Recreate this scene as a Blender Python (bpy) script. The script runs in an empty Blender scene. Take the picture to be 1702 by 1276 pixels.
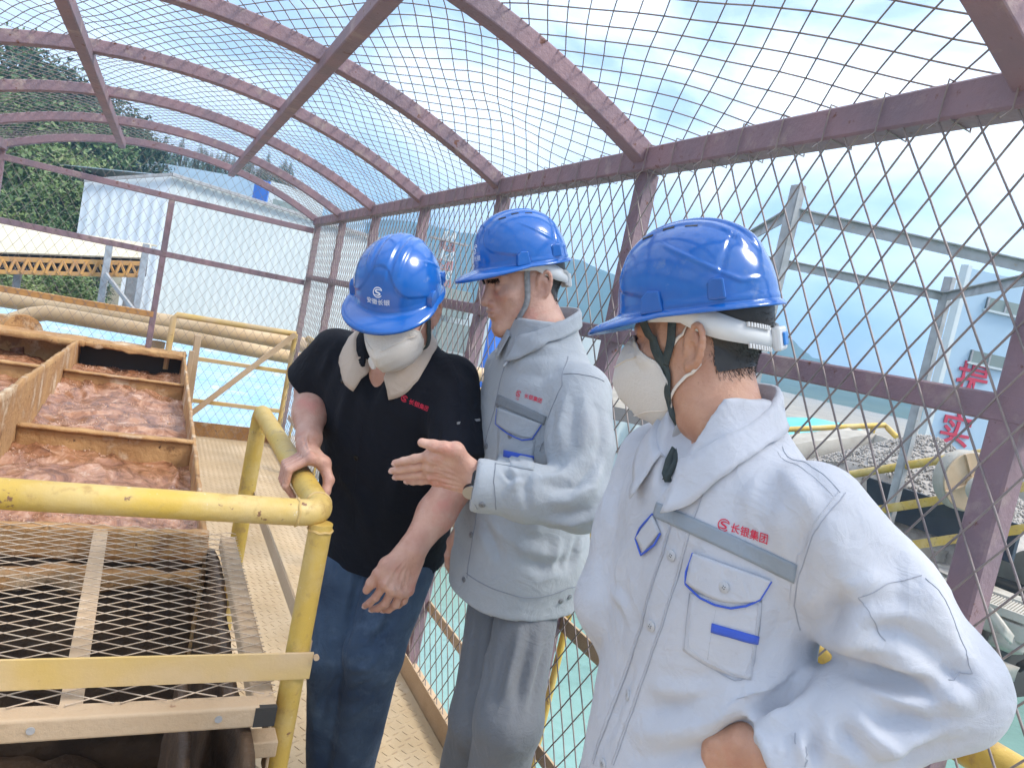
import bpy, bmesh, math, random
import numpy as np
from mathutils import Vector, Matrix
from mathutils.bvhtree import BVHTree
import openvdb
random.seed(7)
RNG = np.random.default_rng(11)
HAZE = True
SC = bpy.context.scene
COL = SC.collection

# ---------------------------------------------------------------- camera, sky, sun, exposure
cam_data = bpy.data.cameras.new('camera')
cam = bpy.data.objects.new('camera', cam_data)
COL.objects.link(cam)
cam_data.sensor_width = 36.0
cam_data.lens = 25.382
cam_data.clip_start = 0.05
cam_data.clip_end = 6000
cam.matrix_world = Matrix(((0.88083, -0.14402, -0.45100, 0.0),
                           (-0.42869, 0.16490, -0.88828, 0.0),
                           (0.20230, 0.97574, 0.08350, 1.47),
                           (0, 0, 0, 1)))
SC.camera = cam

SUN_EL, SUN_AZ = 52.0, -38.0       # azimuth measured from +X towards +Y: the sun stands behind the camera on the right
world = bpy.data.worlds.new('World')
SC.world = world
world.use_nodes = True
wn = world.node_tree
wn.nodes.clear()
w_out = wn.nodes.new('ShaderNodeOutputWorld')
w_bg = wn.nodes.new('ShaderNodeBackground')
w_sky = wn.nodes.new('ShaderNodeTexSky')
w_sky.sky_type = 'NISHITA'
w_sky.sun_disc = False
w_sky.sun_elevation = math.radians(SUN_EL)
w_sky.sun_rotation = math.radians(90.0 - SUN_AZ)
w_sky.air_density = 1.0
w_sky.dust_density = 2.0
w_tc = wn.nodes.new('ShaderNodeTexCoord')
w_map = wn.nodes.new('ShaderNodeMapping')
w_map.inputs['Scale'].default_value = (1.0, 1.0, 2.2)
w_map.inputs['Location'].default_value = (0.4, 1.3, 0.2)
w_n = wn.nodes.new('ShaderNodeTexNoise')
w_n.inputs['Scale'].default_value = 2.6
w_n.inputs['Detail'].default_value = 7
w_n.inputs['Roughness'].default_value = 0.55
w_n.inputs['Distortion'].default_value = 0.35
w_r = wn.nodes.new('ShaderNodeValToRGB')
w_r.color_ramp.elements[0].position = 0.36
w_r.color_ramp.elements[0].color = (0.22, 0.22, 0.22, 1)
w_r.color_ramp.elements[1].position = 0.54
w_r.color_ramp.elements[1].color = (1, 1, 1, 1)
w_mix = wn.nodes.new('ShaderNodeMix')
w_mix.data_type = 'RGBA'
w_mix.inputs[7].default_value = (8.2, 8.6, 9.2, 1)
wn.links.new(w_tc.outputs['Generated'], w_map.inputs['Vector'])
wn.links.new(w_map.outputs[0], w_n.inputs['Vector'])
wn.links.new(w_n.outputs['Fac'], w_r.inputs['Fac'])
wn.links.new(w_r.outputs['Color'], w_mix.inputs['Factor'])
wn.links.new(w_sky.outputs[0], w_mix.inputs[6])
wn.links.new(w_mix.outputs[2], w_bg.inputs['Color'])
w_bg.inputs['Strength'].default_value = 0.12
wn.links.new(w_bg.outputs[0], w_out.inputs['Surface'])

sun_data = bpy.data.lights.new('sun', 'SUN')
sun_data.energy = 2.4
sun_data.angle = math.radians(18)
sun_data.color = (1.0, 0.94, 0.84)
sun = bpy.data.objects.new('sun', sun_data)
COL.objects.link(sun)
_el, _az = math.radians(SUN_EL), math.radians(SUN_AZ)
SUN_DIR = Vector((math.cos(_el) * math.cos(_az), math.cos(_el) * math.sin(_az), math.sin(_el)))
sun.rotation_euler = SUN_DIR.to_track_quat('Z', 'Y').to_euler()
sun.location = SUN_DIR * 50

vs = SC.view_settings
vs.view_transform = 'Standard'
vs.look = 'None'
vs.exposure = 1.2
vs.gamma = 1.0
vs.use_curve_mapping = False
SC.render.film_transparent = False
try:
    SC.cycles.use_denoising = True
    SC.cycles.max_bounces = 8
    SC.cycles.transparent_max_bounces = 12
    SC.cycles.volume_bounces = 0
except Exception:
    pass

# ---------------------------------------------------------------- noise
def _hash(i, j, k, seed):
    h = (i * 374761393 + j * 668265263 + k * 2147483647 + seed * 1274126177) & 0xFFFFFFFF
    h = ((h ^ (h >> 13)) * 1274126177) & 0xFFFFFFFF
    return ((h ^ (h >> 16)) & 0xFFFF) / 65535.0

def vnoise(p, seed=0):
    p = np.asarray(p, float)
    i = np.floor(p).astype(np.int64)
    f = p - i
    f = f * f * f * (f * (f * 6 - 15) + 10)
    r = 0
    for a in (0, 1):
        wa = f[:, 0] if a else 1 - f[:, 0]
        for b in (0, 1):
            wb = f[:, 1] if b else 1 - f[:, 1]
            for c in (0, 1):
                wc = f[:, 2] if c else 1 - f[:, 2]
                r = r + wa * wb * wc * _hash(i[:, 0] + a, i[:, 1] + b, i[:, 2] + c, seed)
    return r * 2 - 1

def fbm(p, oct=4, seed=0, gain=0.5):
    p = np.asarray(p, float)
    s, a, t = 0, 1.0, 0
    for o in range(oct):
        s = s + a * vnoise(p * (2 ** o) + 17.3 * o, seed + o)
        t += a
        a *= gain
    return s / t

# ---------------------------------------------------------------- materials
MATS = {}

def mat(name, base, base2=None, rough=0.6, metallic=0.0, scale=6.0, detail=6.0, bump=0.0, bump_scale=40.0,
        spots=None, coat=0.0, spec=0.5, sss=0.0, sheen=0.0, contrast=(0.35, 0.65), trans=0.0, stretch=None, rough2=None, sss_rad=(0.02, 0.008, 0.004)):
    m = bpy.data.materials.new(name)
    m.use_nodes = True
    nt = m.node_tree
    b = nt.nodes['Principled BSDF']
    L = nt.links.new
    tc = nt.nodes.new('ShaderNodeTexCoord')
    vec = tc.outputs['Object']
    if stretch:
        mp = nt.nodes.new('ShaderNodeMapping')
        mp.inputs['Scale'].default_value = stretch
        L(vec, mp.inputs['Vector'])
        vec = mp.outputs[0]
    n1 = nt.nodes.new('ShaderNodeTexNoise')
    n1.inputs['Scale'].default_value = scale
    n1.inputs['Detail'].default_value = detail
    L(vec, n1.inputs['Vector'])
    r1 = nt.nodes.new('ShaderNodeValToRGB')
    r1.color_ramp.elements[0].position = contrast[0]
    r1.color_ramp.elements[1].position = contrast[1]
    b2 = base2 if base2 else tuple(min(1, c * 0.8) for c in base)
    r1.color_ramp.elements[0].color = (*base, 1)
    r1.color_ramp.elements[1].color = (*b2, 1)
    L(n1.outputs['Fac'], r1.inputs['Fac'])
    col = r1.outputs['Color']
    for sp in (spots or []):
        n2 = nt.nodes.new('ShaderNodeTexNoise')
        n2.inputs['Scale'].default_value = sp.get('scale', 14)
        n2.inputs['Detail'].default_value = sp.get('detail', 8)
        n2.inputs['Roughness'].default_value = 0.65
        L(vec, n2.inputs['Vector'])
        r2 = nt.nodes.new('ShaderNodeValToRGB')
        t = sp.get('at', 0.62)
        r2.color_ramp.elements[0].position = t
        r2.color_ramp.elements[1].position = t + sp.get('soft', 0.05)
        L(n2.outputs['Fac'], r2.inputs['Fac'])
        mx = nt.nodes.new('ShaderNodeMix')
        mx.data_type = 'RGBA'
        L(r2.outputs['Color'], mx.inputs['Factor'])
        L(col, mx.inputs[6])
        mx.inputs[7].default_value = (*sp['color'], 1)
        col = mx.outputs[2]
    L(col, b.inputs['Base Color'])
    b.inputs['Roughness'].default_value = rough
    if rough2 is not None:
        mr = nt.nodes.new('ShaderNodeMapRange')
        mr.inputs['From Min'].default_value = 0.35
        mr.inputs['From Max'].default_value = 0.65
        mr.inputs['To Min'].default_value = rough
        mr.inputs['To Max'].default_value = rough2
        L(n1.outputs['Fac'], mr.inputs['Value'])
        L(mr.outputs[0], b.inputs['Roughness'])
    b.inputs['Metallic'].default_value = metallic
    b.inputs['Specular IOR Level'].default_value = spec
    b.inputs['Coat Weight'].default_value = coat
    b.inputs['Coat Roughness'].default_value = 0.12
    b.inputs['Sheen Weight'].default_value = sheen
    b.inputs['Transmission Weight'].default_value = trans
    if sss:
        b.inputs['Subsurface Weight'].default_value = sss
        b.inputs['Subsurface Radius'].default_value = sss_rad
        b.inputs['Subsurface Scale'].default_value = 1.0
    if bump:
        n3 = nt.nodes.new('ShaderNodeTexNoise')
        n3.inputs['Scale'].default_value = bump_scale
        n3.inputs['Detail'].default_value = 8
        n3.inputs['Roughness'].default_value = 0.6
        L(vec, n3.inputs['Vector'])
        bp = nt.nodes.new('ShaderNodeBump')
        bp.inputs['Strength'].default_value = bump
        bp.inputs['Distance'].default_value = 0.01
        L(n3.outputs['Fac'], bp.inputs['Height'])
        L(bp.outputs[0], b.inputs['Normal'])
    MATS[name] = m
    return m

DUST = (0.56, 0.41, 0.25)
mat('maroon', (0.27, 0.175, 0.20), (0.205, 0.15, 0.18), 0.65, scale=7, bump=0.3, bump_scale=70,
    spots=[dict(color=(0.36, 0.28, 0.26), scale=12, at=0.56, soft=0.16), dict(color=(0.15, 0.06, 0.04), scale=30, at=0.62, soft=0.05), dict(color=(0.10, 0.05, 0.04), scale=90, at=0.68, soft=0.04)])
mat('wire', (0.20, 0.165, 0.165), (0.29, 0.24, 0.22), 0.55, 0.1, scale=30)
mat('wire_dusty', (0.60, 0.48, 0.36), (0.46, 0.34, 0.24), 0.75, 0.0, scale=30)
mat('yellow', (0.58, 0.385, 0.06), (0.50, 0.33, 0.08), 0.42, scale=5, bump=0.2, bump_scale=50, rough2=0.65,
    spots=[dict(color=(0.60, 0.46, 0.22), scale=3.5, at=0.48, soft=0.22), dict(color=(0.40, 0.26, 0.08), scale=22, at=0.56, soft=0.12), dict(color=(0.22, 0.11, 0.06), scale=26, at=0.65, soft=0.03), dict(color=(0.62, 0.52, 0.34), scale=60, at=0.66, soft=0.04)])
mat('yellow_dusty', (0.55, 0.37, 0.10), DUST, 0.6, scale=4, bump=0.15, bump_scale=50,
    spots=[dict(color=(0.24, 0.13, 0.06), scale=30, at=0.66, soft=0.06)])
mat('mud', (0.52, 0.31, 0.135), (0.33, 0.16, 0.06), 0.92, scale=5, bump=1.0, bump_scale=38,
    spots=[dict(color=(0.66, 0.52, 0.36), scale=5, at=0.53, soft=0.14), dict(color=(0.24, 0.12, 0.05), scale=7.5, at=0.60, soft=0.07), dict(color=(0.11, 0.055, 0.028), scale=24, at=0.64, soft=0.05)])
mat('mud_dark', (0.115, 0.068, 0.038), (0.055, 0.032, 0.019), 0.55, scale=9, bump=0.8, bump_scale=30,  # wet sludge tone; on the tank front wall it also carries pit shade
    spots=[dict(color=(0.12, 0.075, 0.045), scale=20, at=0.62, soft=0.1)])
mat('tan_steel', (0.52, 0.38, 0.25), (0.44, 0.31, 0.19), 0.75, scale=6, bump=0.25, bump_scale=60,
    spots=[dict(color=(0.28, 0.17, 0.10), scale=25, at=0.66, soft=0.06)])
mat('floor_plate', (0.60, 0.47, 0.31), (0.50, 0.37, 0.22), 0.8, scale=3.5, bump=0.2, bump_scale=70,
    spots=[dict(color=(0.38, 0.26, 0.15), scale=9, at=0.62, soft=0.16), dict(color=(0.66, 0.56, 0.42), scale=5, at=0.58, soft=0.2)])
mat('tread', (0.56, 0.43, 0.28), (0.40, 0.28, 0.17), 0.6, scale=5)
mat('pipe_beige', (0.55, 0.42, 0.27), (0.48, 0.33, 0.18), 0.6, scale=3, bump=0.1, bump_scale=40,
    spots=[dict(color=(0.50, 0.31, 0.15), scale=4, at=0.55, soft=0.25)])
mat('concrete', (0.42, 0.39, 0.34), (0.33, 0.30, 0.26), 0.9, scale=4, bump=0.4, bump_scale=30,
    spots=[dict(color=(0.22, 0.20, 0.17), scale=9, at=0.64, soft=0.1)])
mat('grey_steel', (0.38, 0.38, 0.39), (0.28, 0.28, 0.28), 0.55, 0.2, scale=8, bump=0.1, bump_scale=50,
    spots=[dict(color=(0.30, 0.24, 0.18), scale=14, at=0.62, soft=0.1)])
mat('dark_blue_panel', (0.02, 0.03, 0.05), (0.035, 0.045, 0.06), 0.6, scale=3)
mat('white_cladding', (0.52, 0.575, 0.59), (0.47, 0.53, 0.545), 0.5, scale=0.5,
    spots=[dict(color=(0.48, 0.52, 0.47), scale=0.8, at=0.6, soft=0.2)])
mat('grey_cladding', (0.60, 0.66, 0.72), (0.55, 0.62, 0.68), 0.5, scale=0.5)
mat('blue_sheet', (0.23, 0.40, 0.56), (0.32, 0.46, 0.57), 0.45, scale=1.5,
    spots=[dict(color=(0.46, 0.52, 0.56), scale=1.6, at=0.54, soft=0.16), dict(color=(0.40, 0.36, 0.30), scale=5, at=0.62, soft=0.1)])
mat('blue_paint', (0.05, 0.17, 0.62), (0.06, 0.2, 0.64), 0.5, scale=1)
mat('cream_sheet', (0.58, 0.53, 0.40), (0.50, 0.45, 0.33), 0.6, scale=1,
    spots=[dict(color=(0.50, 0.42, 0.30), scale=2.5, at=0.64, soft=0.15)])
mat('orange_steel', (0.52, 0.27, 0.07), (0.40, 0.21, 0.08), 0.6, scale=4)
mat('dark_void', (0.035, 0.032, 0.03), (0.05, 0.045, 0.04), 0.9, scale=2)  # near-black that paints shade in hollows and undersides; also used for scrap
mat('glass_dark', (0.20, 0.24, 0.22), (0.26, 0.30, 0.27), 0.12, scale=1)
mat('red_paint', (0.50, 0.035, 0.075), (0.46, 0.04, 0.075), 0.6, scale=3)
mat('tower_wall', (0.36, 0.50, 0.62), (0.40, 0.53, 0.64), 0.55, scale=0.4)
mat('bubble', (0.52, 0.34, 0.24), (0.42, 0.24, 0.16), 0.15, scale=30)
mat('tower_red', (0.42, 0.16, 0.15), (0.40, 0.2, 0.18), 0.6, scale=1)
mat('tarp', (0.09, 0.40, 0.42), (0.16, 0.48, 0.48), 0.6, scale=2, bump=0.6, bump_scale=6)
mat('gravel', (0.40, 0.37, 0.34), (0.29, 0.265, 0.245), 0.9, scale=14, bump=0.8, bump_scale=60)
mat('bark', (0.10, 0.075, 0.05), (0.07, 0.05, 0.035), 0.9, scale=6, bump=0.5)
mat('forest_floor', (0.06, 0.075, 0.03), (0.09, 0.08, 0.045), 0.95, scale=0.6)
mat('ground', (0.34, 0.30, 0.24), (0.26, 0.22, 0.17), 0.95, scale=0.3, bump=0.4, bump_scale=3)
mat('mountain', (0.045, 0.075, 0.035), (0.075, 0.10, 0.05), 0.95, scale=0.05, bump=0.6, bump_scale=0.4)
def leaf_mat(name, c1, c2):
    m = mat(name, c1, c2, 0.55, scale=1.2, contrast=(0.3, 0.7))
    b = m.node_tree.nodes['Principled BSDF']
    b.inputs['Transmission Weight'].default_value = 0.0
    return m
leaf_mat('leaf_a', (0.050, 0.10, 0.028), (0.09, 0.15, 0.04))
leaf_mat('leaf_b', (0.075, 0.13, 0.03), (0.12, 0.17, 0.045))
leaf_mat('leaf_c', (0.032, 0.065, 0.025), (0.055, 0.095, 0.035))
leaf_mat('leaf_d', (0.10, 0.16, 0.035), (0.16, 0.20, 0.06))

def water_mat():
    m = bpy.data.materials.new('pond')
    m.use_nodes = True
    nt = m.node_tree
    b = nt.nodes['Principled BSDF']
    b.inputs['Base Color'].default_value = (0.20, 0.34, 0.31, 1)
    b.inputs['Roughness'].default_value = 0.05
    tc = nt.nodes.new('ShaderNodeTexCoord')
    n = nt.nodes.new('ShaderNodeTexNoise')
    n.inputs['Scale'].default_value = 3.0
    n.inputs['Detail'].default_value = 6
    nt.links.new(tc.outputs['Object'], n.inputs['Vector'])
    bp = nt.nodes.new('ShaderNodeBump')
    bp.inputs['Strength'].default_value = 0.6
    bp.inputs['Distance'].default_value = 0.05
    nt.links.new(n.outputs['Fac'], bp.inputs['Height'])
    nt.links.new(bp.outputs[0], b.inputs['Normal'])
    MATS['pond'] = m
water_mat()

def slurry_mat():
    m = bpy.data.materials.new('slurry')
    m.use_nodes = True
    nt = m.node_tree
    b = nt.nodes['Principled BSDF']
    L = nt.links.new
    tc = nt.nodes.new('ShaderNodeTexCoord')
    mp = nt.nodes.new('ShaderNodeMapping')
    mp.inputs['Scale'].default_value = (1.6, 1, 1)
    L(tc.outputs['Object'], mp.inputs['Vector'])
    n = nt.nodes.new('ShaderNodeTexNoise')
    n.inputs['Scale'].default_value = 5.5
    n.inputs['Detail'].default_value = 12
    n.inputs['Roughness'].default_value = 0.68
    n.inputs['Distortion'].default_value = 1.6
    L(mp.outputs[0], n.inputs['Vector'])
    r = nt.nodes.new('ShaderNodeValToRGB')
    e = r.color_ramp.elements
    e[0].position = 0.34
    e[0].color = (0.14, 0.054, 0.026, 1)
    e[1].position = 0.75
    e[1].color = (0.80, 0.70, 0.62, 1)
    x = r.color_ramp.elements.new(0.50)
    x.color = (0.34, 0.155, 0.08, 1)
    x = r.color_ramp.elements.new(0.62)
    x.color = (0.50, 0.28, 0.175, 1)
    L(n.outputs['Fac'], r.inputs['Fac'])
    L(r.outputs['Color'], b.inputs['Base Color'])
    b.inputs['Roughness'].default_value = 0.13
    bp = nt.nodes.new('ShaderNodeBump')
    bp.inputs['Strength'].default_value = 0.5
    bp.inputs['Distance'].default_value = 0.02
    L(n.outputs['Fac'], bp.inputs['Height'])
    L(bp.outputs[0], b.inputs['Normal'])
    MATS['slurry'] = m
slurry_mat()

# ---------------------------------------------------------------- geometry helpers
def tag(o, label=None, cat=None, group=None, kind=None):
    if label:
        o['label'] = label
    if cat:
        o['category'] = cat
    if group:
        o['group'] = group
    if kind:
        o['kind'] = kind
    return o

def empty(name, loc=(0, 0, 0)):
    o = bpy.data.objects.new(name, None)
    COL.objects.link(o)
    o.location = loc
    o.empty_display_size = 0.1
    return o

def np_mesh(name, V, F, material, parent=None, smooth=False, link=True):
    """V (n,3) array, F (m,k) int array with k = 3 or 4"""
    V = np.asarray(V, np.float32)
    F = np.asarray(F, np.int32)
    me = bpy.data.meshes.new(name)
    me.vertices.add(len(V))
    me.vertices.foreach_set('co', V.ravel())
    k = F.shape[1]
    me.loops.add(F.size)
    me.loops.foreach_set('vertex_index', F.ravel())
    me.polygons.add(len(F))
    me.polygons.foreach_set('loop_start', np.arange(0, F.size, k, dtype=np.int32))
    me.polygons.foreach_set('loop_total', np.full(len(F), k, np.int32))
    if smooth:
        me.polygons.foreach_set('use_smooth', np.ones(len(F), bool))
    me.update(calc_edges=True)
    me.validate()
    me.materials.append(MATS[material] if isinstance(material, str) else material)
    o = bpy.data.objects.new(name, me)
    if link:
        COL.objects.link(o)
    put(o, parent)
    return o

def put(o, parent):
    if parent is not None:
        o.parent = parent
        o.matrix_parent_inverse = Matrix.Translation(parent.location).inverted() if parent.type == 'EMPTY' else parent.matrix_basis.inverted()

def perp(d):
    d = np.asarray(d, float)
    d = d / np.linalg.norm(d)
    a = np.array([0, 0, 1.0]) if abs(d[2]) < 0.9 else np.array([1.0, 0, 0])
    u = np.cross(a, d)
    u /= np.linalg.norm(u)
    return d, u, np.cross(d, u)

class MB:
    def __init__(self):
        self.V, self.F = [], []
    def add(self, V, F):
        n = len(self.V)
        self.V += [tuple(map(float, v)) for v in V]
        self.F += [tuple(int(i) + n for i in f) for f in F]
        return self
    def box(self, lo, hi):
        x0, y0, z0 = lo
        x1, y1, z1 = hi
        return self.add([(x0, y0, z0), (x1, y0, z0), (x1, y1, z0), (x0, y1, z0), (x0, y0, z1), (x1, y0, z1), (x1, y1, z1), (x0, y1, z1)],
                        [(0, 3, 2, 1), (4, 5, 6, 7), (0, 1, 5, 4), (1, 2, 6, 5), (2, 3, 7, 6), (3, 0, 4, 7)])
    def bar(self, p, q, w, h, up=(0, 0, 1), b=0.0):
        """a straight bar of width w and height h (along up) with small chamfers"""
        p, q = np.array(p, float), np.array(q, float)
        d = (q - p) / np.linalg.norm(q - p)
        s = np.cross(d, up)
        s /= np.linalg.norm(s)
        u = np.cross(s, d)
        c = b if b else min(w, h) * 0.08
        prof = [(-w / 2 + c, -h / 2), (w / 2 - c, -h / 2), (w / 2, -h / 2 + c), (w / 2, h / 2 - c), (w / 2 - c, h / 2), (-w / 2 + c, h / 2), (-w / 2, h / 2 - c), (-w / 2, -h / 2 + c)]
        V = [p + s * a + u * e for a, e in prof] + [q + s * a + u * e for a, e in prof]
        F = [(i, (i + 1) % 8, (i + 1) % 8 + 8, i + 8) for i in range(8)]
        return self.add(V, F + [tuple(range(7, -1, -1)), tuple(range(8, 16))])
    def tube(self, pts, r, n=16, cap=True, r_list=None):
        pts = [np.array(p, float) for p in pts]
        m = len(pts)
        V, F = [], []
        u = None
        for i, p in enumerate(pts):
            d = (pts[min(i + 1, m - 1)] - pts[max(i - 1, 0)])
            d /= np.linalg.norm(d)
            if u is None:
                _, u, v = perp(d)
            else:
                u = u - d * np.dot(u, d)
                u /= np.linalg.norm(u)
                v = np.cross(d, u)
            rr = r_list[i] if r_list else r
            for k in range(n):
                a = 2 * math.pi * k / n
                V.append(p + (u * math.cos(a) + v * math.sin(a)) * rr)
        for i in range(m - 1):
            for k in range(n):
                F.append((i * n + k, i * n + (k + 1) % n, (i + 1) * n + (k + 1) % n, (i + 1) * n + k))
        if cap:
            F.append(tuple(range(n - 1, -1, -1)))
            F.append(tuple(range((m - 1) * n, m * n)))
        return self.add(V, F)
    def disc(self, c, axis, r, h, n=20):
        c = np.array(c, float)
        d, u, v = perp(axis)
        return self.tube([c, c + d * h], r, n)
    def prism(self, poly, off):
        """polygon (list of 3D points) extruded by the vector off"""
        P = [np.array(p, float) for p in poly]
        o = np.array(off, float)
        n = len(P)
        return self.add(P + [p + o for p in P], [tuple(range(n - 1, -1, -1)), tuple(range(n, 2 * n))] + [(i, (i + 1) % n, (i + 1) % n + n, i + n) for i in range(n)])
    def build(self, name, material, parent=None, smooth=False, bevel=0.0):
        me = bpy.data.meshes.new(name)
        me.from_pydata(self.V, [], self.F)
        bm = bmesh.new()
        bm.from_mesh(me)
        bmesh.ops.recalc_face_normals(bm, faces=bm.faces)
        bm.to_mesh(me)
        bm.free()
        me.materials.append(MATS[material] if isinstance(material, str) else material)
        o = bpy.data.objects.new(name, me)
        COL.objects.link(o)
        put(o, parent)
        if smooth:
            for p in me.polygons:
                p.use_smooth = len(p.vertices) <= 4
            me.set_sharp_from_angle(angle=math.radians(45))
        if bevel:
            md = o.modifiers.new('bevel', 'BEVEL')
            md.width = bevel
            md.segments = 2
            md.limit_method = 'ANGLE'
        return o

def arc_pts(c, u, v, r, a0, a1, n):
    c, u, v = (np.array(t, float) for t in (c, u, v))
    return [c + (u * math.cos(a) + v * math.sin(a)) * r for a in np.linspace(math.radians(a0), math.radians(a1), n)]

def segs(A_, B_, r, n=4, flat=None):
    """many straight strands at once: A_, B_ (m,3)"""
    A_, B_ = np.asarray(A_, float), np.asarray(B_, float)
    d = B_ - A_
    L = np.linalg.norm(d, axis=1, keepdims=True)
    d = d / L
    A_ = A_ - d * r * 0.6
    B_ = B_ + d * r * 0.6
    up = np.where(np.abs(d[:, 2:3]) < 0.9, np.array([[0, 0, 1.0]]), np.array([[1.0, 0, 0]]))
    u = np.cross(up, d)
    u /= np.linalg.norm(u, axis=1, keepdims=True)
    v = np.cross(d, u)
    rings = []
    for P in (A_, B_):
        for k in range(n):
            a = 2 * math.pi * (k + 0.5) / n
            rings.append(P + (u * math.cos(a) + v * math.sin(a)) * r)
    V = np.stack(rings, 1).reshape(-1, 3)
    base = (np.arange(len(A_)) * 2 * n)[:, None, None]
    f = np.array([[k, (k + 1) % n, (k + 1) % n + n, k + n] for k in range(n)])[None]
    return V, (base + f).reshape(-1, 4)

def lattice(fun, u0, u1, v0, v1, du, dv, r, jit=0.0, seed=0):
    """diamond mesh: nodes every (du, dv) on a checkerboard, fun(u, v) -> points"""
    i0, i1 = int(math.floor(u0 / du)) - 1, int(math.ceil(u1 / du)) + 1
    j0, j1 = int(math.floor(v0 / dv)) - 1, int(math.ceil(v1 / dv)) + 1
    I, J = np.meshgrid(np.arange(i0, i1), np.arange(j0, j1), indexing='ij')
    k = (I + J) % 2 == 0
    I, J = I[k], J[k]
    a_u, a_v, b_u, b_v = [], [], [], []
    for s in (1, -1):
        a_u.append(I * du)
        a_v.append(J * dv)
        b_u.append((I + 1) * du)
        b_v.append((J + s) * dv)
    a_u, a_v, b_u, b_v = (np.concatenate(t) for t in (a_u, a_v, b_u, b_v))
    # clip each strand to the panel
    t0 = np.zeros(len(a_u))
    t1 = np.ones(len(a_u))
    for p, q, lo, hi in ((a_u, b_u, u0, u1), (a_v, b_v, v0, v1)):
        d = q - p
        ta, tb = (lo - p) / d, (hi - p) / d
        t0 = np.maximum(t0, np.minimum(ta, tb))
        t1 = np.minimum(t1, np.maximum(ta, tb))
    ok = t1 - t0 > 0.05
    a_u, a_v, b_u, b_v, t0, t1 = (t[ok] for t in (a_u, a_v, b_u, b_v, t0, t1))
    pu, pv = a_u + (b_u - a_u) * t0, a_v + (b_v - a_v) * t0
    qu, qv = a_u + (b_u - a_u) * t1, a_v + (b_v - a_v) * t1
    return segs(fun(pu, pv), fun(qu, qv), r)

def gbox(lo, hi, cell, amp, scale, seed=0, edge=0.0):
    """a box with a gridded surface, roughened with noise (crusted mud, worn plate)"""
    lo, hi = np.array(lo, float), np.array(hi, float)
    n = np.maximum(1, np.ceil((hi - lo) / cell).astype(int))
    Vs, Fs, off = [], [], 0
    for ax in range(3):
        b, c = [(1, 2), (2, 0), (0, 1)][ax]
        for side in (0, 1):
            gu, gv = np.linspace(lo[b], hi[b], n[b] + 1), np.linspace(lo[c], hi[c], n[c] + 1)
            U, W = np.meshgrid(gu, gv, indexing='ij')
            P = np.zeros(U.shape + (3,))
            P[..., ax] = hi[ax] if side else lo[ax]
            P[..., b] = U
            P[..., c] = W
            idx = np.arange(U.size).reshape(U.shape) + off
            q = np.stack([idx[:-1, :-1], idx[1:, :-1], idx[1:, 1:], idx[:-1, 1:]], -1).reshape(-1, 4)
            if not side:
                q = q[:, ::-1]
            Vs.append(P.reshape(-1, 3))
            Fs.append(q)
            off += U.size
    V, F = np.concatenate(Vs), np.concatenate(Fs)
    c = (lo + hi) / 2
    D = np.stack([fbm(V * scale + k * 31.7, 4, seed + k) for k in range(3)], 1)
    V = V + D * amp
    return V, F

def weld(o, d=0.0005):
    bm = bmesh.new()
    bm.from_mesh(o.data)
    bmesh.ops.remove_doubles(bm, verts=bm.verts, dist=d)
    bm.to_mesh(o.data)
    bm.free()
    return o

# ================================================================ THE SETTING
# ground sheet to the horizon, pond, mountains
g = MB()
g.add([(-1500, -1500, -2.6), (1500, -1500, -2.6), (1500, 1500, -2.6), (-1500, 1500, -2.6)], [(0, 1, 2, 3)])
tag(g.build('ground', 'ground'), kind='structure')
g = MB()
g.add([(1.6, -6, -1.25), (16, -6, -1.25), (16, 7.4, -1.25), (1.6, 7.4, -1.25)], [(0, 1, 2, 3)])
g.add([(0.2, -6, -1.25), (1.6, -6, -1.25), (1.6, 7.4, -1.25), (0.2, 7.4, -1.25)], [(0, 1, 2, 3)])
tag(weld(g.build('pond_water', 'pond')), kind='structure')

def ridge(name, pts, depth, seed, amp):
    """a mountain ridge: pts = (x, y, top height) along the crest, falling to the ground on both sides"""
    pts = np.array(pts, float)
    t = np.linspace(0, len(pts) - 1, 130)
    C = np.stack([np.interp(t, np.arange(len(pts)), pts[:, k]) for k in range(3)], 1)
    C[:, 2] += fbm(np.stack([t * 3.1, t * 0, t * 0], 1), 4, seed) * amp
    n = np.array([-(pts[-1] - pts[0])[1], (pts[-1] - pts[0])[0], 0])
    n /= np.linalg.norm(n)
    rows = []
    S = np.linspace(-1, 1, 41)
    for s in S:
        P = C.copy()
        P += n * s * depth
        fall = (1 - abs(s)) ** 1.15
        P[:, 2] = -3 + (C[:, 2] + 3) * fall
        P[:, 2] += fbm(np.stack([P[:, 0] * 0.03, P[:, 1] * 0.03, P[:, 0] * 0], 1), 4, seed + 3) * amp * 1.2 * (1 - abs(s) ** 4) * (0.25 if abs(s) < 0.03 else 1)
        rows.append(P)
    V = np.concatenate(rows)
    m = len(t)
    idx = np.arange(len(V)).reshape(len(S), m)
    F = np.stack([idx[:-1, :-1], idx[1:, :-1], idx[1:, 1:], idx[:-1, 1:]], -1).reshape(-1, 4)
    return tag(np_mesh(name, V, F, 'mountain', smooth=True), kind='structure')

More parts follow.
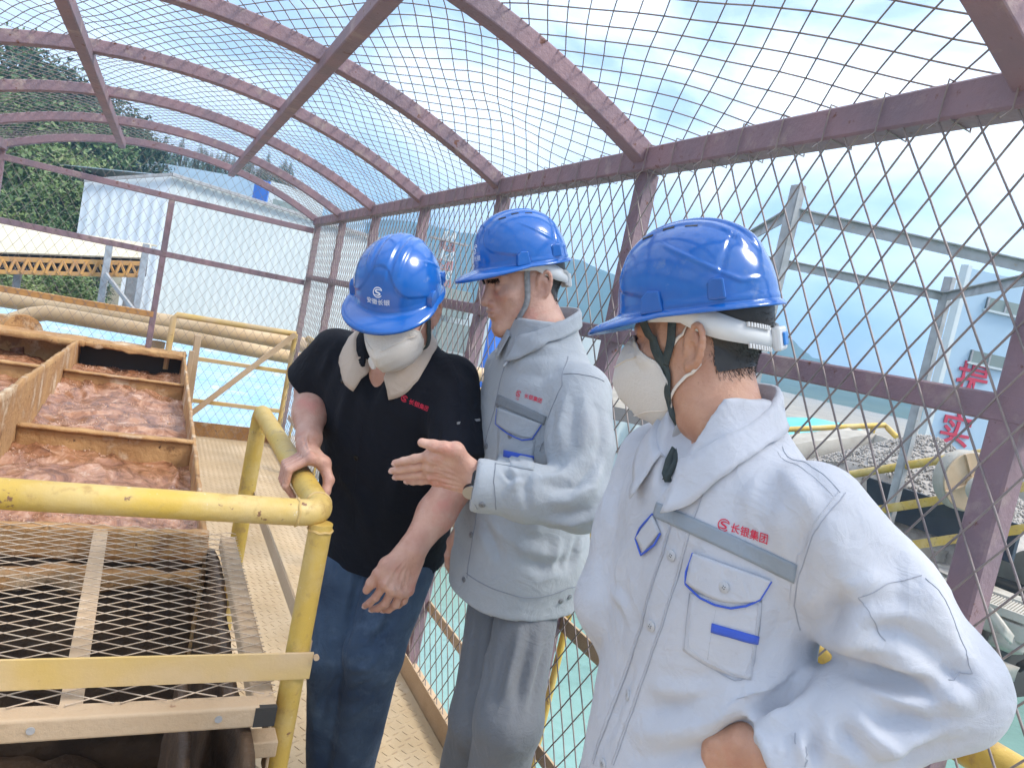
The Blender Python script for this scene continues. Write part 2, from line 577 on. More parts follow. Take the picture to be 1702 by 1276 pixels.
ridge('mountain', [(9.1477, 627.5202, 20.1348), (107.2108, 534.9793, 44.9516), (135.5114, 499.0175, 54.9229), (166.5577, 449.1894, 52.0138), (193.3545, 413.0125, 51.5861), (214.8075, 378.9425, 44.6866), (246.6281, 327.8855, 32.9101), (293.1612, 280.7944, 23.1242), (315.2557, 257.1383, 10.7330), (335.3079, 234.8563, 1.9081), (392.5924, 194.3377, 0.4082)], 120, 5, 3.0)
ridge('mountain', [(180.2404, 200.3359, -6.3044), (204.8434, 182.8214, 0.2863), (228.7945, 165.3272, 3.5750), (251.3183, 154.0279, 5.1710), (281.2104, 139.1224, 8.2477), (345.0826, 107.0445, 12.3969)], 60, 15, 1.6)

# walkway with raised tread bars
g = MB()
g.box((0.285, -2.0, -0.06), (1.085, 6.52, 0.0))
g.box((-1.30, -2.0, -0.06), (0.284, 1.14, -0.001))
floor = tag(g.build('walkway_floor', 'floor_plate'), kind='structure')
tx, ty = np.meshgrid(np.arange(0.30, 1.07, 0.034), np.arange(0.9, 6.4, 0.034), indexing='ij')
tx, ty = tx.ravel(), ty.ravel()
par = (np.round(tx / 0.034) + np.round(ty / 0.034)) % 2 == 0
dx, dy = np.where(par, 0.0105, 0.0), np.where(par, 0.0, 0.0105)
ca, sa = math.cos(0.5), math.sin(0.5)
dx, dy = dx * ca - dy * sa, dx * sa + dy * ca
Va, Fa = segs(np.stack([tx - dx, ty - dy, tx * 0 - 0.0006], 1), np.stack([tx + dx, ty + dy, tx * 0 - 0.0006], 1), 0.0030, 4)
tag(np_mesh('tread_bar', Va, Fa, 'tread', floor), kind='stuff')
g = MB()
g.bar((1.092, -2, 0.03), (1.092, 6.5, 0.03), 0.006, 0.10)
g.build('kick_plate', 'tan_steel', floor)
g = MB()
g.bar((0.28, 6.47, 0.05), (1.09, 6.47, 0.05), 0.012, 0.14)
g.build('kick_plate', 'mud', floor)

# ---------------------------------------------------------------- the steel mesh cage
cage = empty('mesh_cage', (0, 3, 0))
tag(cage, 'maroon steel tunnel cage of arches and diamond wire mesh over the walkway', 'cage')
XW = 1.118
ARCH_Y = [-0.26, 0.69, 1.679, 2.615, 3.555, 4.50, 5.44, 6.40]
def arch_z(x):
    return 2.245 - 0.272 * (np.abs(x) / XW) ** 2.05
for k, y in enumerate(ARCH_Y):
    m = MB()
    xs = np.linspace(-XW, XW, 41)
    prof = [(-0.026, -0.026), (0.026, -0.026), (0.026, 0.026), (-0.026, 0.026)]
    V = []
    for x in xs:
        e = 0.01
        sl = (arch_z(x + e) - arch_z(x - e)) / (2 * e)
        nn = np.array([-sl, 0, 1.0]) / math.hypot(sl, 1)
        for a, b in prof:
            V.append(np.array([x, y + a, arch_z(x)]) + nn * b)
    F = [(i * 4 + j, i * 4 + (j + 1) % 4, (i + 1) * 4 + (j + 1) % 4, (i + 1) * 4 + j) for i in range(40) for j in range(4)]
    m.add(V, F + [(3, 2, 1, 0), (160, 161, 162, 163)])
    m.build('arch', 'maroon', cage, bevel=0.004)
for x in (-XW, XW):
    m = MB()
    m.bar((x, -1.2, 1.965), (x, 6.43, 1.965), 0.058, 0.062)
    m.build('eave_rail', 'maroon', cage)
for x in (-0.39, 0.39):
    m = MB()
    m.bar((x, -1.2, arch_z(x) - 0.035), (x, 6.4, arch_z(x) - 0.035), 0.046, 0.05)
    m.build('purlin', 'maroon', cage)
for k, y in enumerate(ARCH_Y):
    m = MB()
    yy = y if k != 1 else 0.615
    m.bar((XW + 0.012, yy, 0.0), (XW + 0.012, yy, 1.934), 0.046, 0.046, up=(0, 1, 0))
    m.build('post', 'maroon', cage)
m = MB()
m.bar((0, 6.40, 0.66), (0, 6.40, 1.86), 0.045, 0.045, up=(0, 1, 0))
m.build('post', 'maroon', cage)
m = MB()
m.bar((-XW, 6.40, 0.3), (-XW, 6.40, 1.934), 0.045, 0.045, up=(0, 1, 0))
m.build('post', 'maroon', cage)
tw_ = MB()
for y in np.arange(0.1, 6.3, 0.117):
    rr_ = [np.array([XW + a, y + 0.006 * b, 1.965 + c]) for a, b, c in ((-0.033, 0, -0.034), (0.033, 1, -0.034), (0.033, 2, 0.034), (-0.033, 3, 0.034), (-0.036, 3, -0.036), (-0.050, 4, -0.052))]
    tw_.tube(rr_, 0.0016, 5)
tag(tw_.build('tie_wire', 'wire', cage), kind='stuff')
for z in (1.885, 1.44, 0.955):
    m = MB()
    x1 = XW - 0.02 if z > 1 else 0.0
    m.bar((-XW + 0.02, 6.395, z), (x1, 6.395, z), 0.04, 0.045)
    m.build('cross_rail', 'maroon' if z > 1 else 'orange_steel', cage)
m = MB()
m.bar((XW + 0.008, -1.2, 1.492), (XW + 0.008, 6.37, 1.492), 0.04, 0.042)
m.build('mid_rail', 'maroon', cage)

POST_Y = [ARCH_Y[0], 0.615] + ARCH_Y[2:]
def wall_fun(seed):
    def f(u, v):
        w = 0.006 * fbm(np.stack([u * 2.2, v * 2.2, u * 0], 1), 2, seed)
        a = 0.0030 * fbm(np.stack([u * 9, v * 9, u * 0], 1), 2, seed + 7)
        b = 0.0030 * fbm(np.stack([u * 9, v * 9, u * 0 + 5], 1), 2, seed + 8)
        return np.stack([np.full_like(u, XW - 0.022) + w, u + a, v + b], 1)
    return f
for k in range(len(ARCH_Y) - 1):
    V, F = lattice(wall_fun(3), POST_Y[k], POST_Y[k + 1], 0.02, 1.985, 0.0312, 0.0502, 0.0019)
    tag(np_mesh('mesh_panel', V, F, 'wire', cage), kind='stuff')
def roof_fun(y0, y1, seed):
    def f(u, v):
        s = np.clip((v - y0) / (y1 - y0), 0, 1)
        edge = np.clip((XW - np.abs(u)) / 0.25, 0, 1)
        bulge = np.sin(math.pi * s) ** 1.2
        w = fbm(np.stack([u * 2.6, v * 2.6, u * 0], 1), 2, seed)
        z = arch_z(np.clip(u, -XW, XW)) + 0.026 + bulge * (0.045 * np.sin(edge * math.pi / 2) * (0.7 + 0.5 * w) - 0.012) + 0.006 * w
        uu = u + 0.010 * bulge * np.sin(v * 9 + seed) + 0.003 * fbm(np.stack([u * 9, v * 9, u * 0], 1), 2, seed + 7)
        vv = v + 0.003 * np.sin(math.pi * s) * fbm(np.stack([u * 9, v * 9, u * 0 + 5], 1), 2, seed + 8)
        return np.stack([uu, vv, z], 1)
    return f
for k in range(len(ARCH_Y) - 1):
    V, F = lattice(roof_fun(ARCH_Y[k], ARCH_Y[k + 1], 40 + k), -XW, XW, ARCH_Y[k], ARCH_Y[k + 1], 0.0272, 0.0495, 0.0017)
    tag(np_mesh('mesh_panel', V, F, 'wire', cage), kind='stuff')
V, F = lattice(lambda u, v: np.stack([u, np.full_like(u, 6.372), v], 1), -XW, XW, 0.70, 1.87, 0.036, 0.056, 0.0015)
tag(np_mesh('mesh_panel', V, F, 'wire', cage), kind='stuff')
V, F = lattice(lambda u, v: np.stack([u, np.full_like(u, 6.372), v], 1), 0.28, XW, 0.02, 0.70, 0.036, 0.056, 0.0015)
tag(np_mesh('mesh_panel', V, F, 'wire', cage), kind='stuff')
def gable(u, v):
    return np.stack([u, np.full_like(u, 6.41), 1.88 + (arch_z(np.clip(u, -XW, XW)) - 1.88) * v], 1)
V, F = lattice(gable, -XW, XW, 0, 1.0, 0.036, 0.16, 0.0015)
tag(np_mesh('mesh_panel', V, F, 'wire', cage), kind='stuff')

# ---------------------------------------------------------------- yellow handrails
R_H = 0.0275
hr = empty('yellow_handrail', (0.372, 1.464, 0))
tag(hr, 'chipped yellow pipe handrail bent round the corner of the mud covered grating', 'handrail')
m = MB()
pts = [(-1.2, 1.464, 1.0), (0.32, 1.464, 1.0)] + arc_pts((0.325, 1.511, 1.0), (0, -1, 0), (1, 0, 0), 0.047, 10, 80, 6) + [(0.372, 1.53, 1.0), (0.372, 2.50, 1.0)] + arc_pts((0.372, 2.50, 0.955), (0, 0, 1), (0, 1, 0), 0.045, 15, 90, 5) + [(0.372, 2.545, 0.90), (0.372, 2.545, 0.0)]
m.tube(pts, R_H, 24)
m.build('top_rail', 'yellow', hr, smooth=True)
for c_, ax_ in (((0.318, 1.464, 1.0), (1, 0, 0)), ((0.372, 1.522, 1.0), (0, 1, 0)), ((0.372, 1.464, 0.966), (0, 0, 1))):
    d_, u_, v_ = perp(ax_)
    m = MB()
    m.tube([np.array(c_) + (u_ * math.cos(a) + v_ * math.sin(a)) * (0.0278 if ax_[2] == 0 else 0.0250) + d_ * 0.0012 * math.sin(a * 7) for a in np.linspace(0, 2 * math.pi, 49)], 0.0030, 6, cap=False)
    m.build('weld_bead', 'yellow_dusty', hr, smooth=True)
m = MB()
m.tube([(0.372, 1.464, 0.98), (0.372, 1.464, 0.0)], 0.0242, 20)
m.build('post', 'yellow', hr, smooth=True)
m = MB()
m.bar((-1.2, 1.438, 0.678), (0.40, 1.438, 0.678), 0.006, 0.058)
m.build('mid_bar', 'yellow_dusty', hr)
m = MB()
m.bar((0.396, 1.46, 0.70), (0.396, 2.53, 0.70), 0.006, 0.042)
m.build('mid_bar', 'tan_steel', hr)
m = MB()
m.bar((0.396, 1.46, 0.36), (0.396, 2.53, 0.36), 0.006, 0.042)
m.build('mid_bar', 'tan_steel', hr)
m = MB()
m.disc((0.405, 1.434, 0.700), (0, -1, 0), 0.006, 0.008, 10)
m.build('bolt', 'tan_steel', hr)
m = MB()
m.box((0.300, 1.40, 0.50), (0.352, 1.452, 0.535)).box((0.335, 1.405, 0.455), (0.342, 1.45, 0.5))
m.build('bracket', 'tan_steel', hr, bevel=0.003)

oh = empty('yellow_handrail', (1.2, 2, 0))
tag(oh, 'yellow pipe handrail above the green water outside the mesh wall', 'handrail')
m = MB()
m.tube([(1.20, -1.2, 0.975), (1.20, 6.3, 0.975)], 0.030, 18)
m.build('top_rail', 'yellow', oh, smooth=True)
for y in (0.55, 1.69, 2.83, 3.97, 5.11, 6.25):
    m = MB()
    m.tube([(1.175, y, -0.05), (1.20, y, 0.95)], 0.011, 10)
    m.build('post', 'yellow', oh, smooth=True)
for z in (0.665, 0.285):
    m = MB()
    m.bar((1.150, -1.2, z), (1.150, 6.3, z), 0.008, 0.042)
    m.build('mid_bar', 'tan_steel', oh)
m = MB()
m.bar((1.135, -1.2, 0.012), (1.135, 6.5, 0.012), 0.03, 0.05)
m.build('toe_bar', 'tan_steel', oh)

fh = empty('yellow_handrail', (0.6, 6.3, 0))
tag(fh, 'rusty yellow handrail across the far end with a diagonal brace', 'handrail')
m = MB()
m.tube([(0.145, 6.30, 0.55), (0.145, 6.30, 0.96), (0.165, 6.30, 0.99), (1.09, 6.30, 1.0)], 0.024, 14)
m.build('top_rail', 'yellow_dusty', fh, smooth=True)
m = MB()
m.tube([(1.088, 6.30, 0.0), (1.088, 6.30, 1.0)], 0.022, 12)
m.build('post', 'yellow_dusty', fh, smooth=True)
m = MB()
m.bar((0.36, 6.27, 0.0), (0.34, 6.27, 0.86), 0.05, 0.05, up=(0, 1, 0))
m.build('post', 'tan_steel', fh)
for z in (0.668, 0.325):
    m = MB()
    m.bar((0.36, 6.305, z), (1.08, 6.305, z), 0.03, 0.032)
    m.build('mid_bar', 'yellow_dusty', fh)
m = MB()
m.bar((0.38, 6.26, 0.22), (1.08, 6.26, 1.0), 0.03, 0.042)
m.build('brace', 'tan_steel', fh)

# ---------------------------------------------------------------- flotation tank with slurry
tank = empty('flotation_tank', (0, 4.4, 0))
tag(tank, 'mud crusted steel flotation tank full of churning brown slurry', 'tank')
def rough(name, lo, hi, material, parent, cell=0.03, amp=0.012, scale=9, seed=0, post=None):
    V, F = gbox(lo, hi, cell, amp, scale, seed)
    if post:
        V = post(V)
    o = np_mesh(name, V, F, material, parent, smooth=True)
    return weld(o, 0.0008)
def slope_top(zf, zn, y0, y1, z0):
    def f(V):
        t = (V[:, 1] - y0) / (y1 - y0)
        top = zn + (zf - zn) * t
        V = V.copy()
        V[:, 2] = np.where(V[:, 2] > z0, z0 + (V[:, 2] - z0) * (top - z0) / (0.7 - z0), V[:, 2])
        return V
    return f
rough('side_wall', (0.252, 2.36, -0.9), (0.268, 6.32, 0.70), 'mud', tank, 0.025, 0.005, 9, 1, slope_top(0.70, 0.56, 2.36, 6.32, 0.2))
rough('centre_wall', (-0.470, 2.30, 0.0), (-0.450, 6.30, 0.70), 'mud', tank, 0.025, 0.007, 8, 2, slope_top(0.69, 0.86, 2.30, 6.30, 0.2))
rough('back_wall', (-1.35, 6.30, 0.36), (0.28, 6.52, 0.685), 'mud', tank, 0.03, 0.014, 8, 3)
rough('divider', (-0.45, 5.268, 0.40), (0.255, 5.282, 0.60), 'mud', tank, 0.018, 0.004, 14, 4)
rough('divider_flange', (-0.45, 5.250, 0.600), (0.253, 5.300, 0.612), 'mud', tank, 0.015, 0.004, 16, 14)
rough('divider', (-0.45, 3.652, 0.40), (0.255, 3.668, 0.60), 'mud', tank, 0.018, 0.004, 14, 5)
rough('divider_flange', (-0.45, 3.635, 0.600), (0.253, 3.688, 0.612), 'mud', tank, 0.015, 0.004, 16, 15)
rough('front_wall', (-1.35, 2.372, -0.9), (0.255, 2.39, 0.53), 'mud_dark', tank, 0.022, 0.008, 10, 6)  # pit shade below the rim is put into the wall colour
rough('front_rim', (-1.35, 2.355, 0.53), (0.255, 2.395, 0.625), 'mud', tank, 0.018, 0.012, 11, 16)
rough('divider', (-1.35, 5.27, 0.40), (-0.47, 5.285, 0.60), 'mud', tank, 0.02, 0.006, 12, 7)
rough('divider_flange', (-1.35, 5.245, 0.600), (-0.468, 5.305, 0.613), 'mud', tank, 0.018, 0.005, 14, 17)
rough('divider', (-1.35, 4.07, 0.40), (-0.47, 4.085, 0.60), 'mud', tank, 0.02, 0.006, 12, 8)
rough('divider_flange', (-1.35, 4.045, 0.600), (-0.468, 4.105, 0.613), 'mud', tank, 0.018, 0.005, 14, 18)
rough('back_crust', (-0.50, 6.12, 0.66), (0.262, 6.34, 0.695), 'mud', tank, 0.016, 0.017, 13, 9)
rough('back_crust', (-1.35, 6.07, 0.66), (-0.42, 6.34, 0.70), 'mud', tank, 0.02, 0.016, 11, 10)
m = MB()
m.box((-0.445, 6.285, 0.2), (0.25, 6.297, 0.66))
m.build('opening_shade', 'dark_void', tank)  # dark sheet painting the shaded depth of the back opening
m = MB()
m.bar((0.30, 6.0, 0.30), (0.30, 6.0, 0.76), 0.035, 0.05, up=(0, 1, 0))
m.build('stiffener', 'tan_steel', tank)

def slurry(x0, x1, y0, y1, z, amp, seed, cell=0.011):
    nx, ny = int((x1 - x0) / cell), int((y1 - y0) / cell)
    X, Y = np.meshgrid(np.linspace(x0, x1, nx), np.linspace(y0, y1, ny), indexing='ij')
    x, y = X.ravel(), Y.ravel()
    q = np.stack([x * 1.9, y * 1.5, x * 0], 1)
    wx, wy = fbm(q + 5.1, 3, seed), fbm(q + 9.7, 3, seed + 2)
    q2 = np.stack([x * 3.2 + wx * 3.0, y * 2.2 + wy * 3.0, x * 0], 1)
    rid = 1 - np.abs(fbm(q2, 3, seed + 4, 0.45)) * 2
    lump = fbm(np.stack([x * 2.1, y * 1.7, x * 0], 1), 2, seed + 9)
    streak = fbm(np.stack([x * 7 + wx * 8, y * 3.2 + wy * 8, x * 0], 1), 3, seed + 12, 0.5)
    h = amp * (0.40 * rid ** 2 + 1.0 * lump + 0.22 * streak + 0.05 * fbm(q2 * 11, 3, seed + 30))
    V = np.stack([x, y, z + h], 1)
    idx = np.arange(len(V)).reshape(nx, ny)
    F = np.stack([idx[:-1, :-1], idx[1:, :-1], idx[1:, 1:], idx[:-1, 1:]], -1).reshape(-1, 4)
    return V, F
V, F = slurry(-0.45, 0.252, 2.41, 6.29, 0.515, 0.062, 3)
sl = np_mesh('slurry', V, F, 'slurry', smooth=True)
# froth bubbles and droplets gathered in rafts on the surface
nb = 6000
pick = RNG.integers(0, len(V), nb)
P0 = V[pick] + np.stack([RNG.normal(0, 0.004, nb), RNG.normal(0, 0.004, nb), np.zeros(nb)], 1)
raft = fbm(np.stack([P0[:, 0] * 5, P0[:, 1] * 3.5, P0[:, 0] * 0], 1), 3, 91)
keep_ = raft > 0.06 + RNG.uniform(-0.12, 0.30, nb)
P0 = P0[keep_]
nb = len(P0)
ico = np.array([(0, 0, 1), (0.894, 0, 0.447), (0.276, 0.851, 0.447), (-0.724, 0.526, 0.447), (-0.724, -0.526, 0.447), (0.276, -0.851, 0.447), (0.724, 0.526, -0.447), (-0.276, 0.851, -0.447), (-0.894, 0, -0.447), (-0.276, -0.851, -0.447), (0.724, -0.526, -0.447), (0, 0, -1)])
icf = np.array([(0, 1, 2), (0, 2, 3), (0, 3, 4), (0, 4, 5), (0, 5, 1), (1, 6, 2), (2, 7, 3), (3, 8, 4), (4, 9, 5), (5, 10, 1), (2, 6, 7), (3, 7, 8), (4, 8, 9), (5, 9, 10), (1, 10, 6)])
rb_ = RNG.gamma(2.0, 0.0011, (nb, 1, 1)) + 0.0010
Vb_ = (P0[:, None, :] + ico[None] * rb_).reshape(-1, 3)
Fb_ = (icf[None] + (np.arange(nb) * 12)[:, None, None]).reshape(-1, 3)
tag(np_mesh('froth_bubble', Vb_, Fb_, 'bubble', sl, smooth=True), kind='stuff')
tag(sl, 'churning reddish brown slurry with pale froth in the tank beside the walkway', 'slurry', kind='stuff')
V, F = slurry(-1.35, -0.47, 2.4, 6.29, 0.50, 0.05, 23, 0.016)
sl = np_mesh('slurry', V, F, 'slurry', smooth=True)
tag(sl, 'reddish slurry in the far channel behind the centre wall', 'slurry', kind='stuff')

# ---------------------------------------------------------------- grating cover in front of the tank
gr = empty('grating_cover', (0, 1.9, 0.6))
tag(gr, 'tan expanded metal grating on a square tube frame over the dark mud pit', 'grating')
ZG = 0.62
def gfun(u, v):
    w = 0.006 * fbm(np.stack([u * 3, v * 3, u * 0], 1), 2, 77)
    return np.stack([u, v, np.full_like(u, ZG + 0.008) + w], 1)
V, F = lattice(gfun, -1.2, 0.335, 1.42, 2.38, 0.045, 0.0218, 0.0014)
tag(np_mesh('expanded_mesh', V, F, 'wire_dusty', gr), kind='stuff')
m = MB()
m.bar((-1.2, 1.412, ZG - 0.022), (0.30, 1.412, ZG - 0.022), 0.048, 0.045)
m.build('front_tube', 'tan_steel', gr, bevel=0.003)
m = MB()
m.bar((0.312, 1.40, ZG - 0.022), (0.312, 2.36, ZG - 0.022), 0.045, 0.042)
m.build('side_tube', 'tan_steel', gr, bevel=0.003)
m = MB()
m.bar((-0.03, 1.42, ZG - 0.004), (-0.045, 2.36, ZG - 0.004), 0.038, 0.006)
m.build('flat_bar', 'tan_steel', gr)
m = MB()
m.bar((-0.62, 1.42, ZG - 0.004), (-0.62, 2.36, ZG - 0.004), 0.038, 0.006)
m.build('flat_bar', 'tan_steel', gr)
for x in (-0.085, 0.225):
    m = MB()
    m.disc((x, 1.389, ZG - 0.02), (0, -1, 0), 0.007, 0.003, 14)
    m.build('bolt', 'grey_steel', gr)
m = MB()
m.box((0.292, 1.387, ZG - 0.042), (0.334, 1.40, ZG - 0.002))
m.build('tube_end', 'dark_void', gr)
pit = empty('mud_pit', (0, 1.9, 0))
tag(pit, 'dark brown sludge pit under the tan grating', 'pit')
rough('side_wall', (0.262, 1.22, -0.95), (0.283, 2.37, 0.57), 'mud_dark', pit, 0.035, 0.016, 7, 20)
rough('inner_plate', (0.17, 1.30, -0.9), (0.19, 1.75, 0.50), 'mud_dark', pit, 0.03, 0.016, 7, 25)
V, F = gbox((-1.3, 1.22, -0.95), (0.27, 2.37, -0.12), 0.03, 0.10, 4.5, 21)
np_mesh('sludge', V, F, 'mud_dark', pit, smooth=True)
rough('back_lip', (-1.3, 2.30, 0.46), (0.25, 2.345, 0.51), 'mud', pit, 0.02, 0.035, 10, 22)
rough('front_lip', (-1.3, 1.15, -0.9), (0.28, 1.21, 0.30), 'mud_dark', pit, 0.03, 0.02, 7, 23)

# discharge pipe over the far channel, bucket on the tank rim
dp = empty('discharge_pipe', (-0.9, 5.2, 0.7))
tag(dp, 'mud coated discharge pipe elbow dripping into the far channel', 'pipe')
e1 = (-1.2382, 6.6304, 0.6420)
e2 = (-0.9464, 6.4841, 0.6636)
e3 = (-0.8874, 6.4425, 0.5409)
m = MB()
c = np.array(e2)
m.tube([e1, c + (np.array(e1) - c) * 0.25] + [c + (np.array(e1) - c) * 0.12 + (np.array(e3) - c) * 0.1, c + (np.array(e3) - c) * 0.35, e3], 0.10, 18)
m.build('pipe_elbow', 'mud', dp, smooth=True)
m = MB()
m.tube([(-0.8490, 6.3895, 0.6632), (-0.8312, 6.3466, 0.6618)], 0.135, 20)
m.build('flange', 'mud', dp, smooth=True)
m = MB()
m.tube([(-0.8457, 6.3097, 0.5506), (-0.8233, 6.2916, 0.4800), (-0.7908, 6.2570, 0.2869)], 0.02, 8, r_list=[0.05, 0.03, 0.02])
m.build('slurry_stream', 'slurry', dp, smooth=True)
bk = empty('bucket', (0.0669, 6.8636, 0.6003))
tag(bk, 'small brown tin bucket with green band beside the post at the tank end', 'bucket')
c = np.array((0.0676, 6.8628, 0.5953))
m = MB()
m.tube([c, c + (0, 0, 0.10), c + (0, 0, 0.105), c + (0, 0, 0.10), c + (0, 0, 0.02)], 0.06, 18, r_list=[0.055, 0.062, 0.060, 0.057, 0.05])
m.build('body', 'tan_steel', bk, smooth=True)

for i, (z0, y, r, lab) in enumerate(((0.86, 7.0, 0.072, 'upper thick beige slurry pipe crossing behind the far end of the cage'), (0.775, 6.8, 0.062, 'lower beige pipe with a bend crossing just behind the far end'))):
    t = empty('slurry_pipe', (0, y, z0))
    tag(t, lab, 'pipe')
    m = MB()
    if i == 0:
        m.tube([(-3.5, y, z0 - 0.09), (-1.1, y, z0 - 0.03), (0.2, y, z0), (4.5, y, z0)], r, 20)
    else:
        m.tube([(-2.2, y - 0.2, z0 - 0.22), (-1.0, y, z0 - 0.10), (-0.86, y, z0 - 0.02), (-0.75, y, z0 + 0.015), (-0.6, y, z0 + 0.015), (0.2, y, z0), (4.5, y, z0 - 0.14)], r, 20)
    m.build('pipe_run', 'pipe_beige', t, smooth=True)
    for x in (1.2, 3.0):
        m = MB()
        m.tube([(x, y, z0 - 0.02 - 0.05 * i), (x + 0.03, y, z0 - 0.02 - 0.05 * i)], r + 0.012, 20)
        m.build('collar', 'pipe_beige', t, smooth=True)
    for x in (-2.5, 2.2):
        m = MB()
        m.bar((x, y, -2.6), (x, y, z0 - r - 0.05), 0.08, 0.08, up=(0, 1, 0))
        m.build('support', 'grey_steel', t)

# ================================================================ BACKGROUND BUILDINGS
def corrugated(name, o, u, v, pitch, amp, material, parent, thick=True):
    """ribbed sheet from corner o spanning vectors u (across ribs) and v (along ribs)"""
    o, u, v = (np.array(t, float) for t in (o, u, v))
    L = np.linalg.norm(u)
    n = np.cross(u, v)
    n /= np.linalg.norm(n)
    k = max(1, int(L / pitch))
    ts, hs = [], []
    for i in range(k):
        for f, h in ((0.0, 0), (0.45, 0), (0.58, 1), (0.87, 1)):
            ts.append((i + f) / k)
            hs.append(h)
    ts.append(1.0)
    hs.append(0)
    ts, hs = np.array(ts), np.array(hs)
    a = o + np.outer(ts, u) + np.outer(hs * amp, n)
    V = np.concatenate([a, a + v])
    m = len(ts)
    i = np.arange(m - 1)
    return np_mesh(name, V, np.stack([i, i + 1, i + 1 + m, i + m], 1), material, parent)

def wall_box(name, pts, z0, z1, material, parent):
    m = MB()
    m.prism([(p[0], p[1], z0) for p in pts], (0, 0, z1 - z0))
    return m.build(name, material, parent)

# white warehouse at the left
wc = np.array((-0.1302, 28.4506, 4.0290))
wr = np.array((9.7934, 34.0909, 3.9259))
wl = np.array((-2.6500, 28.5226, 3.1455))
wh = empty('warehouse', (wc[0], wc[1], -2.6))
tag(wh, 'big white corrugated warehouse with a green roof edge beyond the far mesh wall', 'warehouse')
GZ = -2.6
d = np.array([wr[0] - wc[0], wr[1] - wc[1], 0])
corrugated('front_cladding', (wc[0], wc[1], GZ), d, (0, 0, wc[2] - GZ), 0.30, 0.03, 'white_cladding', wh)
dl = np.array([wl[0] - wc[0], wl[1] - wc[1], 0])
corrugated('side_cladding', (wl[0], wl[1], GZ), -dl, (0, 0, wl[2] - GZ), 0.30, 0.03, 'grey_cladding', wh)
m = MB()
back = np.array([-d[1], d[0], 0]) / np.linalg.norm(d) * 9
m.prism([(wl[0], wl[1], wl[2]), (wc[0], wc[1], wl[2]), (wc[0], wc[1], wc[2])], back * 0.01)
m.build('gable', 'grey_cladding', wh)
m = MB()
m.prism([wc + (0, 0, -0.02), wr + (0, 0, -0.02), wr + back + (0, 0, -0.02), wc + back + (0, 0, -0.02)], (0, 0, 0.03))
m.build('roof', 'grey_cladding', wh)
m = MB()
m.bar(wc + (0, -0.2, 0.03), wr + (0, -0.2, 0.03), 0.12, 0.12)
m.bar(wl + (0, -0.2, 0.03), wc + (0, -0.2, 0.03), 0.12, 0.10)
m.build('eave_trim', 'grey_steel', wh)
for k, (p, q) in enumerate((((-1.9779, 27.3341, 0.1309), (-1.5928, 27.1430, 0.1798)), ((-1.4260, 27.0655, 0.2576), (-1.1100, 26.9079, 0.2906)), ((-0.9431, 26.8305, 0.3684), (-0.5581, 26.6393, 0.4172)))):
    m = MB()
    m.prism([(p[0], p[1], GZ), (q[0], q[1], GZ), (q[0], q[1], 0.9), (p[0], p[1], 0.9)], (0.05, -0.15, 0))
    m.build('doorway', 'grey_steel' if k != 1 else 'cream_sheet', wh)

# blue and grey building on the rise behind the warehouse
bb = empty('works_building', (1.4241, 49.1361, 4.9478))
tag(bb, 'pale blue works building with bright blue corner columns above the warehouse roof', 'building')
p, q = np.array((-2.6473, 51.3546, 6.5286)), np.array((5.3990, 50.7030, 7.1810))
m = MB()
m.prism([(p[0], p[1], -2), (q[0], q[1], -2), tuple(q), tuple(p)], (1.0, 6.0, 0))
m.build('wall', 'tower_wall', bb)
for p, q in (((-2.6084, 51.1116, 6.5486), (-2.1748, 50.8901, 6.5377)), ((4.2659, 47.6408, 6.8006), (5.0635, 47.2353, 6.7995))):
    p, q = np.array(p), np.array(q)
    m = MB()
    m.prism([(p[0], p[1], -2), (q[0], q[1], -2), tuple(q + (0, 0, 0.03)), tuple(p + (0, 0, 0.03))], (0.1, 0.3, 0))
    m.build('column', 'blue_paint', bb)
p, q = np.array((1.7971, 48.5637, 5.6644)), np.array((4.2462, 49.3623, 5.8483))
m = MB()
m.prism([tuple(p + (0, 0, -0.4)), tuple(q + (0, 0, -0.4)), tuple(q), tuple(p)], (0.1, 0.3, 0))
m.build('window_band', 'glass_dark', bb)
ex = empty('works_building', (7.2824, 48.5132, 6.0486))
tag(ex, 'pale annexe with a blue end wall just above the warehouse eave', 'building')
p, q = np.array((5.4912, 50.6656, 7.2812)), np.array((9.5070, 51.9968, 7.2323))
m = MB()
m.prism([(p[0], p[1], -2), (q[0], q[1], -2), tuple(q), tuple(p)], (1.0, 5.0, 0))
m.build('wall', 'white_cladding', ex)
p, q = np.array((7.4588, 41.6689, 6.0461)), np.array((10.1615, 42.5453, 6.0328))
m = MB()
m.prism([(p[0], p[1], -2), (q[0], q[1], -2), tuple(q), tuple(p)], (1.0, 5.0, 0))
m.build('end_wall', 'blue_sheet', ex)
p, q = np.array((5.7486, 49.9757, 6.1263)), np.array((8.0523, 50.8315, 6.1329))
m = MB()
m.prism([tuple(p + (0, 0, -0.4)), tuple(q + (0, 0, -0.4)), tuple(q), tuple(p)], (0.1, 0.3, 0))
m.build('window_band', 'glass_dark', ex)

